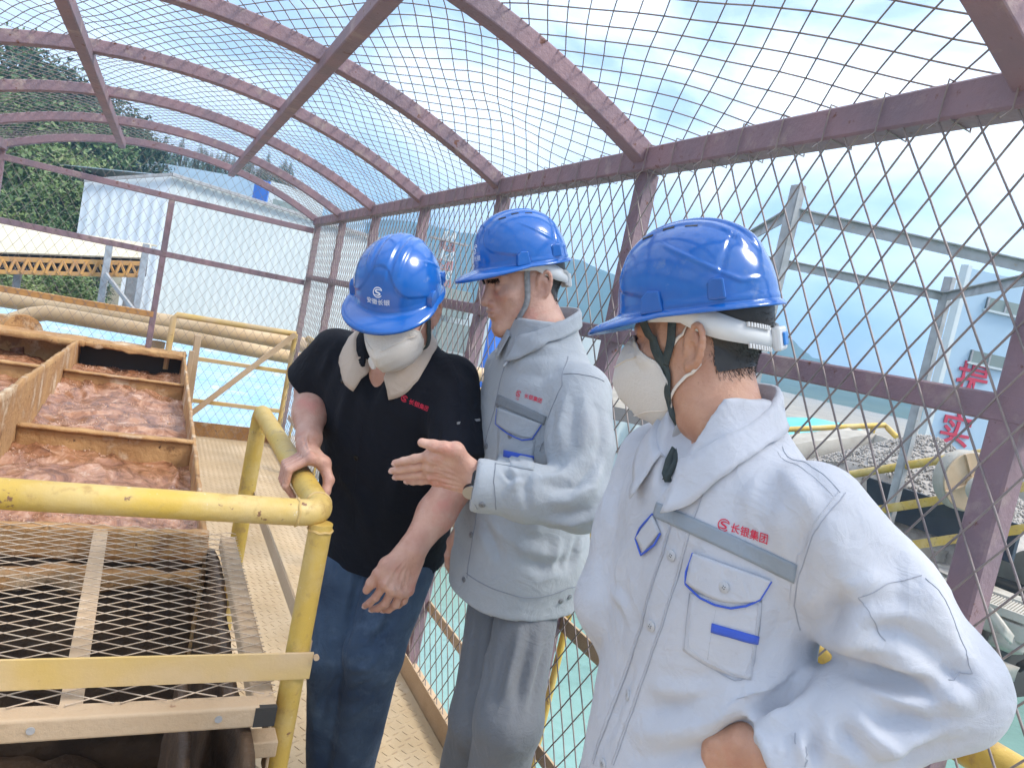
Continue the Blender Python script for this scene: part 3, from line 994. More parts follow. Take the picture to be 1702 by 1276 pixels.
# conveyor gallery with cream roof and orange lattice girder
cg = empty('conveyor_gallery', (-1.7372, 18.8259, 0.7377))
tag(cg, 'covered conveyor gallery with cream roof on an orange lattice girder', 'conveyor')
rf0, rf1 = np.array((-3.7500, 18.7744, 1.2802)), np.array((-0.2623, 18.7156, 1.5511))
rb0, rb1 = np.array((-3.6530, 18.6631, 0.6215)), np.array((-0.3622, 18.7342, 1.2092))
bk = np.array([0.1, 1.6, 0.0])
m = MB()
m.add([rb0, rb1, rf1 + (0, 0.6, 0), rf0 + (0, 0.6, 0), rf1 + bk, rf0 + bk], [(0, 1, 2, 3), (3, 2, 4, 5)])
o = m.build('roof', 'cream_sheet', cg)
md = o.modifiers.new('thickness', 'SOLIDIFY')
md.thickness = 0.04
m = MB()
m.prism([rb0 + (0, 0.5, 0), rb1 + (0, 0.5, 0), np.array((-0.3434, 18.6806, 0.7419)) + (0, 0.5, 0), np.array((-3.5920, 18.5930, 0.2068)) + (0, 0.5, 0)], (0.05, 0.9, 0))
m.build('gallery_shade', 'dark_void', cg)  # dark block added to paint the void under the gallery roof
t0, t1 = np.array((-3.6315, 18.6384, 0.4751)), np.array((-0.3908, 18.7351, 1.0639))
b0, b1 = np.array((-3.5920, 18.5930, 0.2068)), np.array((-0.3513, 18.6897, 0.7956))
m = MB()
m.bar(t0, t1, 0.09, 0.10)
m.build('girder_chord', 'orange_steel', cg)
m = MB()
m.bar(b0, b1, 0.09, 0.09)
m.build('girder_chord', 'orange_steel', cg)
NB = 15
for i in range(NB):
    f0, f1, fm = i / NB, (i + 1) / NB, (i + 0.5) / NB
    m = MB()
    m.bar(t0 + (t1 - t0) * f0 - (0, 0.02, 0), b0 + (b1 - b0) * fm - (0, 0.02, 0), 0.05, 0.05)
    m.bar(b0 + (b1 - b0) * fm - (0, 0.05, 0), t0 + (t1 - t0) * f1 - (0, 0.05, 0), 0.05, 0.05)
    m.build('girder_brace', 'orange_steel', cg)
for p in ((-2.7747, 19.3182, 0.3651), (-1.0722, 18.4896, 0.7558), (-0.3560, 18.1410, 0.9201)):
    m = MB()
    m.bar((p[0], p[1], GZ), (p[0], p[1], p[2] + 0.6), 0.14, 0.14, up=(0, 1, 0))
    m.build('leg', 'grey_steel', cg)
p, q = np.array((-1.0560, 18.3631, 0.6956)), np.array((-0.2365, 17.8698, -0.1188))
m = MB()
m.bar(p, q, 0.08, 0.08)
m.build('brace', 'grey_steel', cg)

# blue corrugated roofs just beyond the far end
for i, (x0, x1, y0, y1, z0, z1, lab) in enumerate(((-9, 4.2, 7.6, 10.9, -0.78, -0.55, 'near blue corrugated roof sheet below the far handrail'), (-9, 4.6, 11.4, 17.5, -0.72, -0.35, 'farther blue corrugated roof sheet below the white warehouse'))):
    t = empty('blue_roof', (0, (y0 + y1) / 2, GZ))
    tag(t, lab, 'roof')
    corrugated('roof_sheet', (x0, y0, z0), (0, y1 - y0, z1 - z0), (x1 - x0, 0, 0), 0.22, -0.045, 'blue_sheet', t)
    m = MB()
    m.box((x0, y0 + 0.1, GZ), (x1, y1 - 0.1, z0 - 0.1))
    m.build('wall', 'white_cladding', t)
m = MB()
m.box((-9, 6.9, -2.6), (4, 7.55, -0.62))
o = m.build('retaining_wall', 'concrete')
tag(o, 'low tan concrete retaining wall between the walkway end and the blue roof', 'wall')

# pale block, blue column and red white tower seen between the first two workers
ob = empty('office_block', (5.9237, 13.7834, 0.4990))
tag(ob, 'pale block with a blue column seen between the two left helmets', 'building')
p, q = np.array((5.3262, 16.4714, 1.9090)), np.array((10.5480, 15.9920, 1.0985))
m = MB()
m.prism([(p[0], p[1], GZ), (q[0], q[1], GZ), (q[0], q[1], 1.6), (p[0], p[1], 1.75)], (0.6, 4, 0))
m.build('wall', 'white_cladding', ob)
p = np.array((6.8234, 14.4565, 0.5501))
m = MB()
m.box((p[0] - 0.28, p[1] - 0.3, GZ), (p[0] + 0.28, p[1] + 0.1, 1.5))
m.build('column', 'blue_paint', ob)
for p in ((6.0019, 15.8783, 1.6496), (6.3075, 15.6497, 0.8723), (7.7843, 14.8511, 0.3639), (8.1755, 14.6873, 0.7361)):
    m = MB()
    m.box((p[0] - 0.5, p[1] - 0.05, p[2] - 0.35), (p[0] + 0.5, p[1] + 0.3, p[2] + 0.3))
    m.build('window', 'glass_dark', ob)
tw = empty('lattice_tower', (21.0044, 57.2030, 5.0386))
tag(tw, 'distant red and white lattice tower in front of the blue hill', 'tower')
p = np.array((20.7171, 57.5328, 6.9902))
for i in range(8):
    z0 = p[2] - 5.5 + i * 0.78
    m = MB()
    s0, s1 = 0.75 - i * 0.05, 0.75 - (i + 1) * 0.05
    c0 = [np.array([p[0] + a * s0, p[1] + b * s0, z0]) for a, b in ((-1, -1), (1, -1), (1, 1), (-1, 1))]
    c1 = [np.array([p[0] + a * s1, p[1] + b * s1, z0 + 0.78]) for a, b in ((-1, -1), (1, -1), (1, 1), (-1, 1))]
    for k in range(4):
        m.bar(c0[k], c1[k], 0.12, 0.12, up=(1, 0.3, 0))
        m.bar(c0[k], c1[(k + 1) % 4], 0.06, 0.06, up=(1, 0.3, 0.1))
        m.bar(c0[k], c0[(k + 1) % 4], 0.06, 0.06)
    m.build('tower_section', 'tower_red' if i % 2 == 0 else 'white_cladding', tw)
m = MB()
m.box((p[0] - 1.6, p[1] - 0.5, p[2] - 0.1), (p[0] + 1.6, p[1] + 0.5, p[2] + 0.02))
m.build('platform', 'grey_steel', tw)

# ---------------------------------------------------------------- right side: shed, gantry, hopper, gravel
sh = empty('shed', (5.0520, 6.2652, -0.3620))
tag(sh, 'pale green corrugated shed wall across the pond behind the third worker', 'shed')
p, q = np.array((4.5602, 6.8331, 0.6221)), np.array((6.2690, 5.9656, 0.6351))
base = np.array((5.1103, 6.4601, -0.3683))[2]
corrugated('cladding', (p[0], p[1], base), (q[0] - p[0], q[1] - p[1], 0), (0, 0, p[2] - base), 0.16, 0.035, 'white_cladding', sh)
m = MB()
m.prism([(p[0], p[1] + 0.05, base - 0.35), (q[0], q[1] + 0.05, base - 0.35), (q[0], q[1] + 0.05, p[2] - 0.05), (p[0], p[1] + 0.05, p[2] - 0.05)], (0.3, 2.4, 0))
m.build('shed_body', 'dark_void', sh)  # bulk of the shed; near-black colour paints its shaded underside
m = MB()
m.bar((p[0], p[1] - 0.06, base - 0.03), (q[0], q[1] - 0.06, base - 0.03), 0.1, 0.06)
m.build('base_rail', 'maroon', sh)

bk2 = empty('pond_bank', (4.2307, 5.5301, -0.6473))
tag(bk2, 'grey concrete pond edge with rubble below the corrugated shed', 'kerb')
p, q = np.array((3.6622, 6.9289, -0.8155)), np.array((8.3218, 3.7158, -0.2204))
rough('bank', (1.6, 7.0, -1.5), (14, 8.0, -0.85), 'concrete', bk2, 0.12, 0.06, 1.6, 30)
rough('bank', (1.6, 8.0, -1.5), (14, 9.6, -0.55), 'concrete', bk2, 0.15, 0.10, 1.3, 31)

gn = empty('gantry_frame', (4.7911, 4.3347, 1.6373))
tag(gn, 'grey steel gantry frame of angle beams standing beyond the mesh on the right', 'gantry')
c1, c2, c3, c4 = (np.array(t) for t in ((4.1762, 4.1890, 2.7482), (5.6973, 3.0681, 2.6427), (7.0268, 4.7562, 2.6418), (5.0637, 5.8677, 2.6518)))
for a, b in ((c1, c2), (c4, c3), (c1, c4), (c2, c3)):
    m = MB()
    m.bar(a, b, 0.07, 0.010).bar(a + (0, 0, -0.042), b + (0, 0, -0.042), 0.010, 0.08)
    m.build('beam', 'grey_steel', gn)
for c, h in ((c1, 0.17), (c3, 0.16), (c2, 0.0), (c4, 0.0)):
    m = MB()
    m.bar((c[0], c[1] - 0.045, GZ), (c[0], c[1] - 0.045, c[2] + h), 0.065, 0.010, up=(0, 1, 0)).bar((c[0] - 0.032, c[1], GZ), (c[0] - 0.032, c[1], c[2] + h), 0.010, 0.08, up=(0, 1, 0))
    m.build('upright', 'grey_steel', gn)

tb = empty('tower_block', (22.7336, 13.3793, 3.2690))
tag(tb, 'pale blue tower block with large red painted characters behind the gantry', 'building')
p, q = np.array((19.6477, 12.9061, 5.4943)), np.array((24.8245, 10.9659, 5.6633))
wall_n = np.array([q[1] - p[1], -(q[0] - p[0]), 0])
wall_n /= np.linalg.norm(wall_n)
wall_u = np.array([q[0] - p[0], q[1] - p[1], 0])
wall_u /= np.linalg.norm(wall_u)
m = MB()
m.prism([(p[0], p[1], GZ), (q[0], q[1], GZ), (q[0], q[1], p[2]), (p[0], p[1], p[2])], (p[0] * 0.3, p[1] * 0.3, 0))
m.build('wall', 'tower_wall', tb)
m = MB()
m.bar((p[0], p[1], GZ), (p[0], p[1], p[2] + 0.05), 0.22, 0.22, up=(0, 1, 0))
m.build('corner_trim', 'white_cladding', tb)
def on_wall(q_, off=0.0):
    """foot of a point on the facade plane"""
    q_ = np.array(q_)
    return q_ - wall_n * np.dot(q_ - p, wall_n) + wall_n * off
def wall_rect(name, cpt, w, h, off, material):
    cpt = np.array(cpt)
    m = MB()
    a = cpt - wall_u * w / 2 - (0, 0, h / 2)
    m.prism([a, a + wall_u * w, a + wall_u * w + (0, 0, h), a + (0, 0, h)], wall_n * off)
    return m.build(name, material, tb)
for b in ((20.9302, 12.3451, 4.6670), (20.7950, 12.2150, 3.1531)):
    b = on_wall(b)
    wall_rect('window', b, 1.15, 0.32, 0.05, 'glass_dark')
    for s in (-1, 0, 1):
        wall_rect('mullion', b + wall_u * s * 0.55, 0.05, 0.34, 0.08, 'grey_steel')
    wall_rect('sill', b - (0, 0, 0.2), 1.25, 0.06, 0.1, 'white_cladding')
def text_mesh(body, size, bold=0.0):
    c = bpy.data.curves.new('text', 'FONT')
    c.body = body
    c.size = size
    c.align_x = 'CENTER'
    c.align_y = 'CENTER'
    c.offset = bold
    c.resolution_u = 3
    o = bpy.data.objects.new('text', c)
    COL.objects.link(o)
    dg = bpy.context.evaluated_depsgraph_get()
    me = o.evaluated_get(dg).to_mesh()
    V = np.array([v.co[:] for v in me.vertices])
    F = [tuple(pp.vertices) for pp in me.polygons]
    o.evaluated_get(dg).to_mesh_clear()
    bpy.data.objects.remove(o)
    bpy.data.curves.remove(c)
    return V, F
for ch, q_ in (('提', (20.4768, 12.2650, 2.4454)), ('实', (20.3188, 12.1612, 0.9693))):
    V, F = text_mesh(ch, 1.0, 0.012)
    ctr = on_wall(q_, 0.02)
    m = MB()
    m.add([ctr + wall_u * v[0] * 1.0 + np.array([0, 0, 1.0]) * v[1] for v in V], F)
    o = m.build('lettering', 'red_paint', tb)
    md = o.modifiers.new('thickness', 'SOLIDIFY')
    md.thickness = 0.03

tp = empty('tarp_mound', (12.0303, 9.5448, 0.4080))
tag(tp, 'turquoise tarpaulin draped over a mound behind the yellow rail', 'tarpaulin')
c = np.array((11.8293, 9.6737, 0.6914))
X, Y = np.meshgrid(np.linspace(-1, 1, 60), np.linspace(-1, 1, 60), indexing='ij')
rr = np.hypot(X, Y)
Hh = np.clip(1 - rr ** 1.6, 0, 1) * 0.42 + 0.06 * fbm(np.stack([X.ravel() * 3, Y.ravel() * 3, X.ravel() * 0], 1), 4, 8).reshape(X.shape)
V = np.stack([c[0] + X * 2.3, c[1] + Y * 1.6, c[2] - 0.35 + Hh * 1.25 - np.clip(rr - 0.95, 0, 1) * 2], -1).reshape(-1, 3)
idx = np.arange(3600).reshape(60, 60)
np_mesh('sheet', V, np.stack([idx[:-1, :-1], idx[1:, :-1], idx[1:, 1:], idx[:-1, 1:]], -1).reshape(-1, 4), 'tarp', tp, smooth=True)
wall_box('plinth', [(c[0] - 2.2, c[1] - 1.5), (c[0] + 2.2, c[1] - 1.5), (c[0] + 2.2, c[1] + 1.5), (c[0] - 2.2, c[1] + 1.5)], GZ, c[2] - 0.3, 'concrete', tp)

hp = empty('gravel_hopper', (7.8700, 4.8936, 0.2846))
tag(hp, 'dark blue gravel hopper with concrete edge under the stone heap', 'hopper')
fx = np.array((7.2178, 5.2541, 0.5923))
fy = np.array((7.3221, 3.6937, 1.3204))
fxb = np.array((7.2714, 5.1925, 0.2280))
hu = np.array([fy[0] - fx[0], fy[1] - fx[1], 0])
hn = np.array([-hu[1], hu[0], 0]) / np.linalg.norm(hu)
m = MB()
m.prism([fx, fx + hu, fx + hu + (0, 0, fxb[2] - fx[2]), fxb], hn * 0.06)
m.build('side_panel', 'dark_blue_panel', hp)
V, F = gbox((0, 0, 0), (1, 1, 1), 0.12, 0.03, 3, 50)
def place_block(name, o, u, v, w, material, parent, amp=0.03, seed=50, cell=0.1):
    V, F = gbox((0, 0, 0), (1, 1, 1), cell, amp, 4, seed)
    o, u, v, w = (np.array(t, float) for t in (o, u, v, w))
    return weld(np_mesh(name, o + V[:, :1] * u + V[:, 1:2] * v + V[:, 2:] * w, F, material, parent, smooth=False))
zb = fxb[2]
place_block('concrete_edge', fx + (0, 0, zb - fx[2] - 0.32) - hn * 0.10, hu * 0.62, hn * 0.5, (0, 0, 0.20), 'concrete', hp, 0.03, 51)
place_block('concrete_edge', fx + (0, 0, zb - fx[2] - 0.50) - hn * 0.22, hu, hn * 0.6, (0, 0, 0.17), 'concrete', hp, 0.03, 52)
place_block('back_wall', fx + (0, 0, -1.6) + hn * 3.0, hu, hn * 0.2, (0, 0, 1.9), 'concrete', hp, 0.02, 53)
place_block('pier', fx + (0, 0, zb - fx[2] - 2.4) + hn * 0.1, hu * 0.95, hn * 2.6, (0, 0, 1.75), 'dark_void', hp, 0.02, 54)
for dz, rr2 in ((0.045, 0.035),):
    pass
hrR = empty('yellow_handrail', fx)
tag(hrR, 'yellow rails along the gravel hopper beyond the mesh wall on the right', 'handrail')
for k, (a, b) in enumerate((((7.0069, 5.2503, 0.6087), (7.0913, 3.9144, 1.2228)), ((6.9794, 4.7907, 0.3618), (7.0491, 3.8978, 0.8189)), ((6.9641, 4.4359, 0.0975), (7.0929, 3.7326, 0.4966)))):
    a, b = np.array(a), np.array(b)
    e = (b - a) * 0.35
    m = MB()
    if k == 0:
        m.tube([a - e, b + e], 0.042, 14)
    else:
        m.bar(a - e, b + e, 0.02, 0.085)
    m.build('rail', 'yellow', hrR, smooth=True)
a = np.array((8.2195, 7.5712, 0.7187))
b = np.array((9.5964, 6.9076, 1.1053))
b2 = np.array((9.5895, 6.6742, 0.9794))
hb = empty('yellow_handrail', a)
tag(hb, 'thin bent yellow handrail in front of the turquoise tarpaulin', 'handrail')
m = MB()
m.tube([a, b, b + (b2 - b) * 0.3, b2], 0.04, 12)
m.build('rail', 'yellow', hb, smooth=True)
for f in (0.2, 0.9):
    c = a + (b - a) * f
    m = MB()
    m.tube([c, c - (0, 0, 0.9)], 0.035, 10)
    m.build('post', 'yellow', hb, smooth=True)
cw = empty('concrete_bin', (8.3759, 6.2485, 0.6674))
tag(cw, 'weathered concrete bin wall left of the gravel heap', 'bin')
a, b = np.array((7.5472, 6.8853, 0.5645)), np.array((8.6866, 6.3459, 0.9874))
place_block('wall', a + (0, 0, -2.2), b - a, (0.1, 0.5, 0), (0, 0, 2.2), 'concrete', cw, 0.02, 55)
b3 = np.array((8.7136, 5.8805, 0.9730))
place_block('wall', b + (0, 0, -2.2), b3 - b, (0.1, 0.5, 0), (0, 0, 2.2), 'concrete', cw, 0.02, 56)

gh = empty('gravel_heap', (8.3882, 5.3434, 0.6852))
tag(gh, 'heap of pale grey gravel piled above the dark blue hopper', 'gravel')
pk = np.array((8.3728, 5.3945, 1.1444))
n = 90
X, Y = np.meshgrid(np.linspace(-1.5, 1.5, n), np.linspace(-1.5, 1.5, n), indexing='ij')
rr = np.hypot(X * 0.85, Y)
Z = -0.62 * (np.sqrt(rr ** 2 + 0.03) - 0.17) + 0.03 * fbm(np.stack([X.ravel() * 6, Y.ravel() * 6, X.ravel() * 0], 1), 3, 60).reshape(X.shape)
V = np.stack([pk[0] + X, pk[1] + Y, pk[2] + Z], -1).reshape(-1, 3)
behind = ((V - fx) @ hn) > 0.10
V[~behind, 2] = np.minimum(V[~behind, 2], fx[2] - 0.6)
idx = np.arange(n * n).reshape(n, n)
np_mesh('heap', V, np.stack([idx[:-1, :-1], idx[1:, :-1], idx[1:, 1:], idx[:-1, 1:]], -1).reshape(-1, 4), 'gravel', gh, smooth=True)
ns = 5200
sx, sy = RNG.uniform(-1.3, 1.3, ns), RNG.uniform(-1.3, 1.3, ns)
sz = -0.62 * (np.sqrt((sx * 0.85) ** 2 + sy ** 2 + 0.03) - 0.17)
S0 = np.stack([pk[0] + sx, pk[1] + sy, pk[2] + sz + 0.01], 1)
S0 = S0[((S0 - fx) @ hn) > 0.10]
ns = len(S0)
oc = np.array([(1, 0, 0), (-1, 0, 0), (0, 1, 0), (0, -1, 0), (0, 0, 1), (0, 0, -1)], float)
of = np.array([(0, 2, 4), (2, 1, 4), (1, 3, 4), (3, 0, 4), (2, 0, 5), (1, 2, 5), (3, 1, 5), (0, 3, 5)])
Vs = (S0[:, None, :] + (oc[None] * RNG.uniform(0.010, 0.024, (ns, 1, 3)) + RNG.normal(0, 0.004, (ns, 6, 3)))).reshape(-1, 3)
Fs = (of[None] + (np.arange(ns) * 6)[:, None, None]).reshape(-1, 3)
tag(np_mesh('stone', Vs, Fs, 'gravel', gh), kind='stuff')

pl = empty('conveyor_pulley', (6.5958, 3.7943, 0.8595))
tag(pl, 'dusty round conveyor tail pulley beside the maroon post', 'pulley')
c = np.array((6.7940, 3.9219, 0.8941))
ax = np.array([-0.35, -0.94, 0.05])
m = MB()
m.disc(c, -ax, 0.28, 0.14, 40)
m.build('drum', 'concrete', pl, smooth=True, bevel=0.02)
m = MB()
m.tube([c + ax * 0.005, c + ax * 0.02], 0.265, 40).tube([c + ax * 0.02, c + ax * 0.06], 0.06, 24)
m.build('end_plate', 'tan_steel', pl, smooth=True)
m = MB()
c2_ = np.array((6.5924, 3.7402, 0.8646))
m.disc(c2_, ax, 0.11, 0.12, 24)
m.disc(c2_ + ax * 0.12, ax, 0.07, 0.05, 20)
m.build('bearing', 'concrete', pl, smooth=True, bevel=0.01)
m = MB()
c3_ = np.array((6.7748, 3.6757, 0.5670))
m.disc(c3_, ax, 0.10, 0.12, 24)
m.build('return_roller', 'concrete', pl, smooth=True, bevel=0.01)
for k in range(4):
    a = k * math.pi / 2 + 0.5
    d_, u_, v_ = perp(ax)
    m = MB()
    m.bar(c + ax * 0.03, c + ax * 0.03 + (u_ * math.cos(a) + v_ * math.sin(a)) * 0.27, 0.012, 0.03, up=tuple(ax))
    m.build('spoke', 'tan_steel', pl)

gw = empty('steel_grating', (6.5528, 3.7443, 0.0964))
tag(gw, 'dusty steel bar grating platform below the hopper', 'grating')
a, b = np.array((6.5591, 4.1773, -0.0534)), np.array((6.9035, 3.1616, 0.5837))
u_ = b - a
u_[2] = 0
w_ = np.array([-u_[1], u_[0], 0]) / np.linalg.norm(u_) * 0.55
for i in range(46):
    f = (i + 0.5) / 46
    m = MB()
    m.bar(a + u_ * f - w_ * 0.5, a + u_ * f + w_ * 0.5, 0.014, 0.03)
    m.build('slat', 'concrete', gw)
for s in (-0.5, 0.5):
    m = MB()
    m.bar(a + w_ * s, a + u_ + w_ * s, 0.03, 0.07)
    m.build('edge_bar', 'concrete', gw)
place_block('support_beam', a - w_ * 0.5 + (0, 0, -0.2), u_, w_ * 0.2, (0, 0, 0.14), 'concrete', gw, 0.02, 57)
rb = empty('rubble_bank', (6.5601, 3.2646, -0.1760))
tag(rb, 'broken concrete and dark scrap below the steel grating', 'rubble')
RR = random.Random(5)
for i in range(26):
    p_ = np.array((6.7175, 3.3836, -0.4534)) + np.array([RR.uniform(-1.6, 1.4), RR.uniform(-0.5, 0.8), RR.uniform(-0.55, 0.35)])
    s = RR.uniform(0.10, 0.34)
    th = RR.uniform(0, 3)
    place_block('slab', p_, (s * math.cos(th), s * math.sin(th), RR.uniform(-.1, .1)), (-s * .7 * math.sin(th), s * .7 * math.cos(th), RR.uniform(-.1, .1)), (0.02, 0, s * 0.45), 'concrete' if i % 3 else 'dark_void', rb, 0.05, 70 + i, 0.34)

# ---------------------------------------------------------------- wooded hillside on the left
hill_rows = []
for d_, zs in ((24, -2.6), (30, -1.2), (36, 1.0), (42, 3.2), (50, 5.5), (58, 6.0)):
    row = []
    for t in np.linspace(-1.32, -0.24, 30):
        q_ = d_ * (np.array([0.451, 0.888]) + t * np.array([0.881, -0.429]))
        k = min(1.0, max(0.0, (-0.56 - t) / 0.10)) if d_ < 44 else 1.0
        z_ = zs * (1.0 if t < -0.62 else max(0.35, 1 + (-0.62 - t) / 0.58)) + 0.6 * math.sin(t * 24)
        row.append((q_[0], q_[1], -3.2 + (z_ + 3.2) * k))
    hill_rows.append(row)
V = np.array(hill_rows).reshape(-1, 3)
idx = np.arange(len(V)).reshape(6, 30)
o = np_mesh('hillside', V, np.stack([idx[:-1, :-1], idx[:-1, 1:], idx[1:, 1:], idx[1:, :-1]], -1).reshape(-1, 4), 'forest_floor', smooth=True)
tag(o, kind='structure')

def leaf_cloud(n, seed, clumps, size, flat=0.8):
    """leaf faces grouped in clumps spread over the crown (unit sphere, z up)"""
    r = np.random.default_rng(seed)
    C = r.normal(0, 1, (clumps, 3))
    C /= np.linalg.norm(C, axis=1, keepdims=True)
    C *= r.uniform(0.45, 0.95, (clumps, 1)) ** 0.6
    C[:, 2] = C[:, 2] * flat
    k = r.integers(0, clumps, n)
    P = C[k] + r.normal(0, 0.16, (n, 3))
    a = r.normal(0, 1, (n, 3))
    a /= np.linalg.norm(a, axis=1, keepdims=True)
    b = np.cross(a, r.normal(0, 1, (n, 3)))
    b /= np.linalg.norm(b, axis=1, keepdims=True)
    s = size * r.uniform(0.6, 1.4, (n, 1))
    V = np.stack([P - a * s, P + b * s * 0.45, P + a * s, P - b * s * 0.45], 1).reshape(-1, 3)
    F = np.arange(n * 4).reshape(-1, 4)
    return V, F
CROWNS = []
for i, mname in enumerate(('leaf_a', 'leaf_b', 'leaf_c', 'leaf_d')):
    V, F = leaf_cloud(4200, 100 + i, 34 + 6 * i, 0.062)
    o = np_mesh('crown', V, F, mname, link=False)
    CROWNS.append(o.data)
V, F = leaf_cloud(2600, 140, 40, 0.05, 1.0)
V[:, :2] *= (1.05 - 0.5 * (V[:, 2:] + 1))[:, :1].clip(0.08, 1.1)
CON = np_mesh('crown', V, F, 'leaf_c', link=False).data
tm = MB()
tm.tube([(0, 0, 0), (0.03, 0.02, 0.5), (0.0, 0.05, 0.95)], 0.1, 8, r_list=[0.09, 0.06, 0.03])
for k in range(5):
    a = k * 1.256
    tm.tube([(0.02, 0.02, 0.45 + 0.07 * k), (0.25 * math.cos(a), 0.25 * math.sin(a), 0.75 + 0.06 * k)], 0.03, 6, r_list=[0.035, 0.012])
TRUNK = tm.build('trunk', 'bark')
TRUNK_ME = TRUNK.data
bpy.data.objects.remove(TRUNK)
def tree(loc, h, w, crown, label, group, rot):
    t = empty('broadleaf_tree' if crown != 'con' else 'conifer_tree', loc)
    tag(t, label, 'tree', group)
    tr = bpy.data.objects.new('trunk', TRUNK_ME)
    COL.objects.link(tr)
    tr.parent = t
    tr.scale = (h * 0.35, h * 0.35, h * 0.75)
    c = bpy.data.objects.new('crown', CON if crown == 'con' else CROWNS[crown])
    COL.objects.link(c)
    c.parent = t
    c.location = (0, 0, h * 0.58)
    c.scale = (w, w, h * 0.45)
    c.rotation_euler = (0, 0, rot)
    return t
TREES = [   # crown centre, half width, height, crown kind
 ((-9.2352, 47.9957, 7.0233), 3.4, 6.5, 0),
 ((-7.4208, 49.4338, 8.1797), 3.0, 6.0, 2),
 ((-7.0005, 42.1540, 4.8707), 2.6, 5.0, 1),
 ((-5.4525, 43.6940, 5.6718), 2.8, 5.2, 0),
 ((-4.3546, 50.0994, 7.8918), 2.6, 5.0, 2),
 ((-3.9777, 44.0283, 5.2286), 2.2, 4.4, 0),
 ((-2.4258, 46.7080, 6.1989), 2.0, 4.0, 2),
 ((-7.2464, 37.5490, 2.4599), 2.6, 4.6, 3),
 ((-5.3024, 35.4687, 2.8176), 2.3, 4.2, 1),
 ((-4.2265, 37.2377, 3.5019), 2.0, 3.8, 3),
 ((-4.9736, 31.7994, 1.4912), 1.7, 3.0, 0),
 ((-3.6754, 31.1922, 2.0514), 1.6, 2.9, 1),
 ((-3.0838, 33.1993, 2.6498), 1.5, 2.8, 2),
 ((-9.5257, 45.6623, 4.5858), 3.0, 6.0, 2),
 ((-7.0164, 32.7566, 0.6290), 2.0, 3.6, 0),
 ((-4.0505, 29.5912, 0.9563), 1.3, 2.2, 3),
 ((-2.9706, 29.6490, 1.4228), 1.2, 2.1, 0),
 ((-3.6791, 51.8987, 6.7357), 2.2, 4.4, 0),
 ((-6.4260, 55.7682, 9.0899), 2.8, 5.6, 2),
 ((-10.7128, 55.8099, 10.2999), 2.6, 6.0, 0)]
TWORDS = ['mid green', 'bright green', 'dark green', 'yellowish green']
for i, (c, w_, h_, k) in enumerate(TREES):
    tree((c[0], c[1], c[2] - h_ * 0.58), h_, w_, k, 'leafy %s tree on the wooded slope left of the warehouse' % TWORDS[k], 'trees on the wooded slope', i * 1.3)
CONIFERS = [
 ((-3.8472, 65.6374, 8.2693), 3.60),
 ((-3.5219, 67.9812, 8.1372), 4.38),
 ((-2.8982, 61.7789, 8.0427), 2.82),
 ((-2.7848, 67.1185, 8.9314), 3.62),
 ((-2.2411, 65.5710, 8.2248), 4.37),
 ((-1.7111, 61.5400, 7.7303), 2.81),
 ((-1.5598, 67.7325, 9.0341), 3.63),
 ((-1.0568, 62.9467, 8.5075), 4.36),
 ((-0.5756, 62.4777, 7.9175), 2.80),
 ((-0.2275, 67.0733, 8.6289), 3.65),
 ((0.0977, 60.7963, 8.5206), 4.35),
 ((0.5573, 63.9927, 8.6030), 2.79),
 ((1.0567, 65.2534, 8.3085), 3.66),
 ((1.2840, 59.6434, 8.1798), 4.34),
 ((1.7701, 65.2575, 9.2140), 2.79),
 ((2.1930, 62.7732, 8.4275), 3.68),
 ((2.5085, 59.7292, 7.9307), 4.34),
 ((3.0859, 65.5348, 9.2206), 2.78),
 ((3.2284, 60.2913, 8.7007), 3.69),
 ((3.7571, 60.8207, 8.2113), 4.33),
 ((4.4040, 64.5407, 8.7677), 2.78),
 ((4.2914, 58.4192, 8.6651), 3.71),
 ((5.0387, 62.2866, 8.9388), 4.32),
 ((5.5718, 62.5129, 8.4816), 2.77),
 ((5.4723, 57.6071, 8.3286), 3.72),
 ((6.3788, 63.3006, 9.4867), 4.31),
 ((6.5472, 60.0164, 8.6345), 2.76),
 ((6.7796, 57.9727, 8.1503), 3.74),
 ((7.7410, 63.2295, 9.3909), 4.30),
 ((7.4512, 57.7119, 8.8865), 2.76)]
for i, (c, h_) in enumerate(CONIFERS):
    tree((c[0], c[1], c[2] - h_ * 0.62), h_, 0.85 + 0.2 * math.sin(i), 'con', 'slim dark conifer on the ridge behind the blue building', 'conifers along the ridge', i * 0.7)
for i, (c, w_, h_, k) in enumerate((((-3.1494, 25.0955, -0.0790), 1.2, 1.6, 3), ((-2.4474, 23.6065, -0.1476), 1.0, 1.3, 1), ((-3.3662, 22.9299, -0.3376), 1.0, 1.2, 3), ((-2.1482, 25.7163, -0.0366), 1.0, 1.5, 2))):
    tree((c[0], c[1], c[2] - h_ * 0.58), h_, w_, k, 'low %s bush under the conveyor gallery' % TWORDS[k], 'bushes under the gallery', i * 2.0)

# haze of the valley air
if HAZE:
    m = MB()
    m.box((-720, -720, -4.0), (720, 720, 120.0))
    hz = m.build('haze', 'ground')
    hm = bpy.data.materials.new('haze_air')
    hm.use_nodes = True
    hm.node_tree.nodes.clear()
    ho = hm.node_tree.nodes.new('ShaderNodeOutputMaterial')
    hv = hm.node_tree.nodes.new('ShaderNodeVolumePrincipled')
    hv.inputs['Color'].default_value = (0.27, 0.59, 1.0, 1)
    hv.inputs['Density'].default_value = 0.0020
    hv.inputs['Anisotropy'].default_value = 0.2
    hm.node_tree.links.new(hv.outputs[0], ho.inputs['Volume'])
    hz.data.materials.clear()
    hz.data.materials.append(hm)
    tag(hz, 'pale blue valley haze', 'haze', kind='stuff')

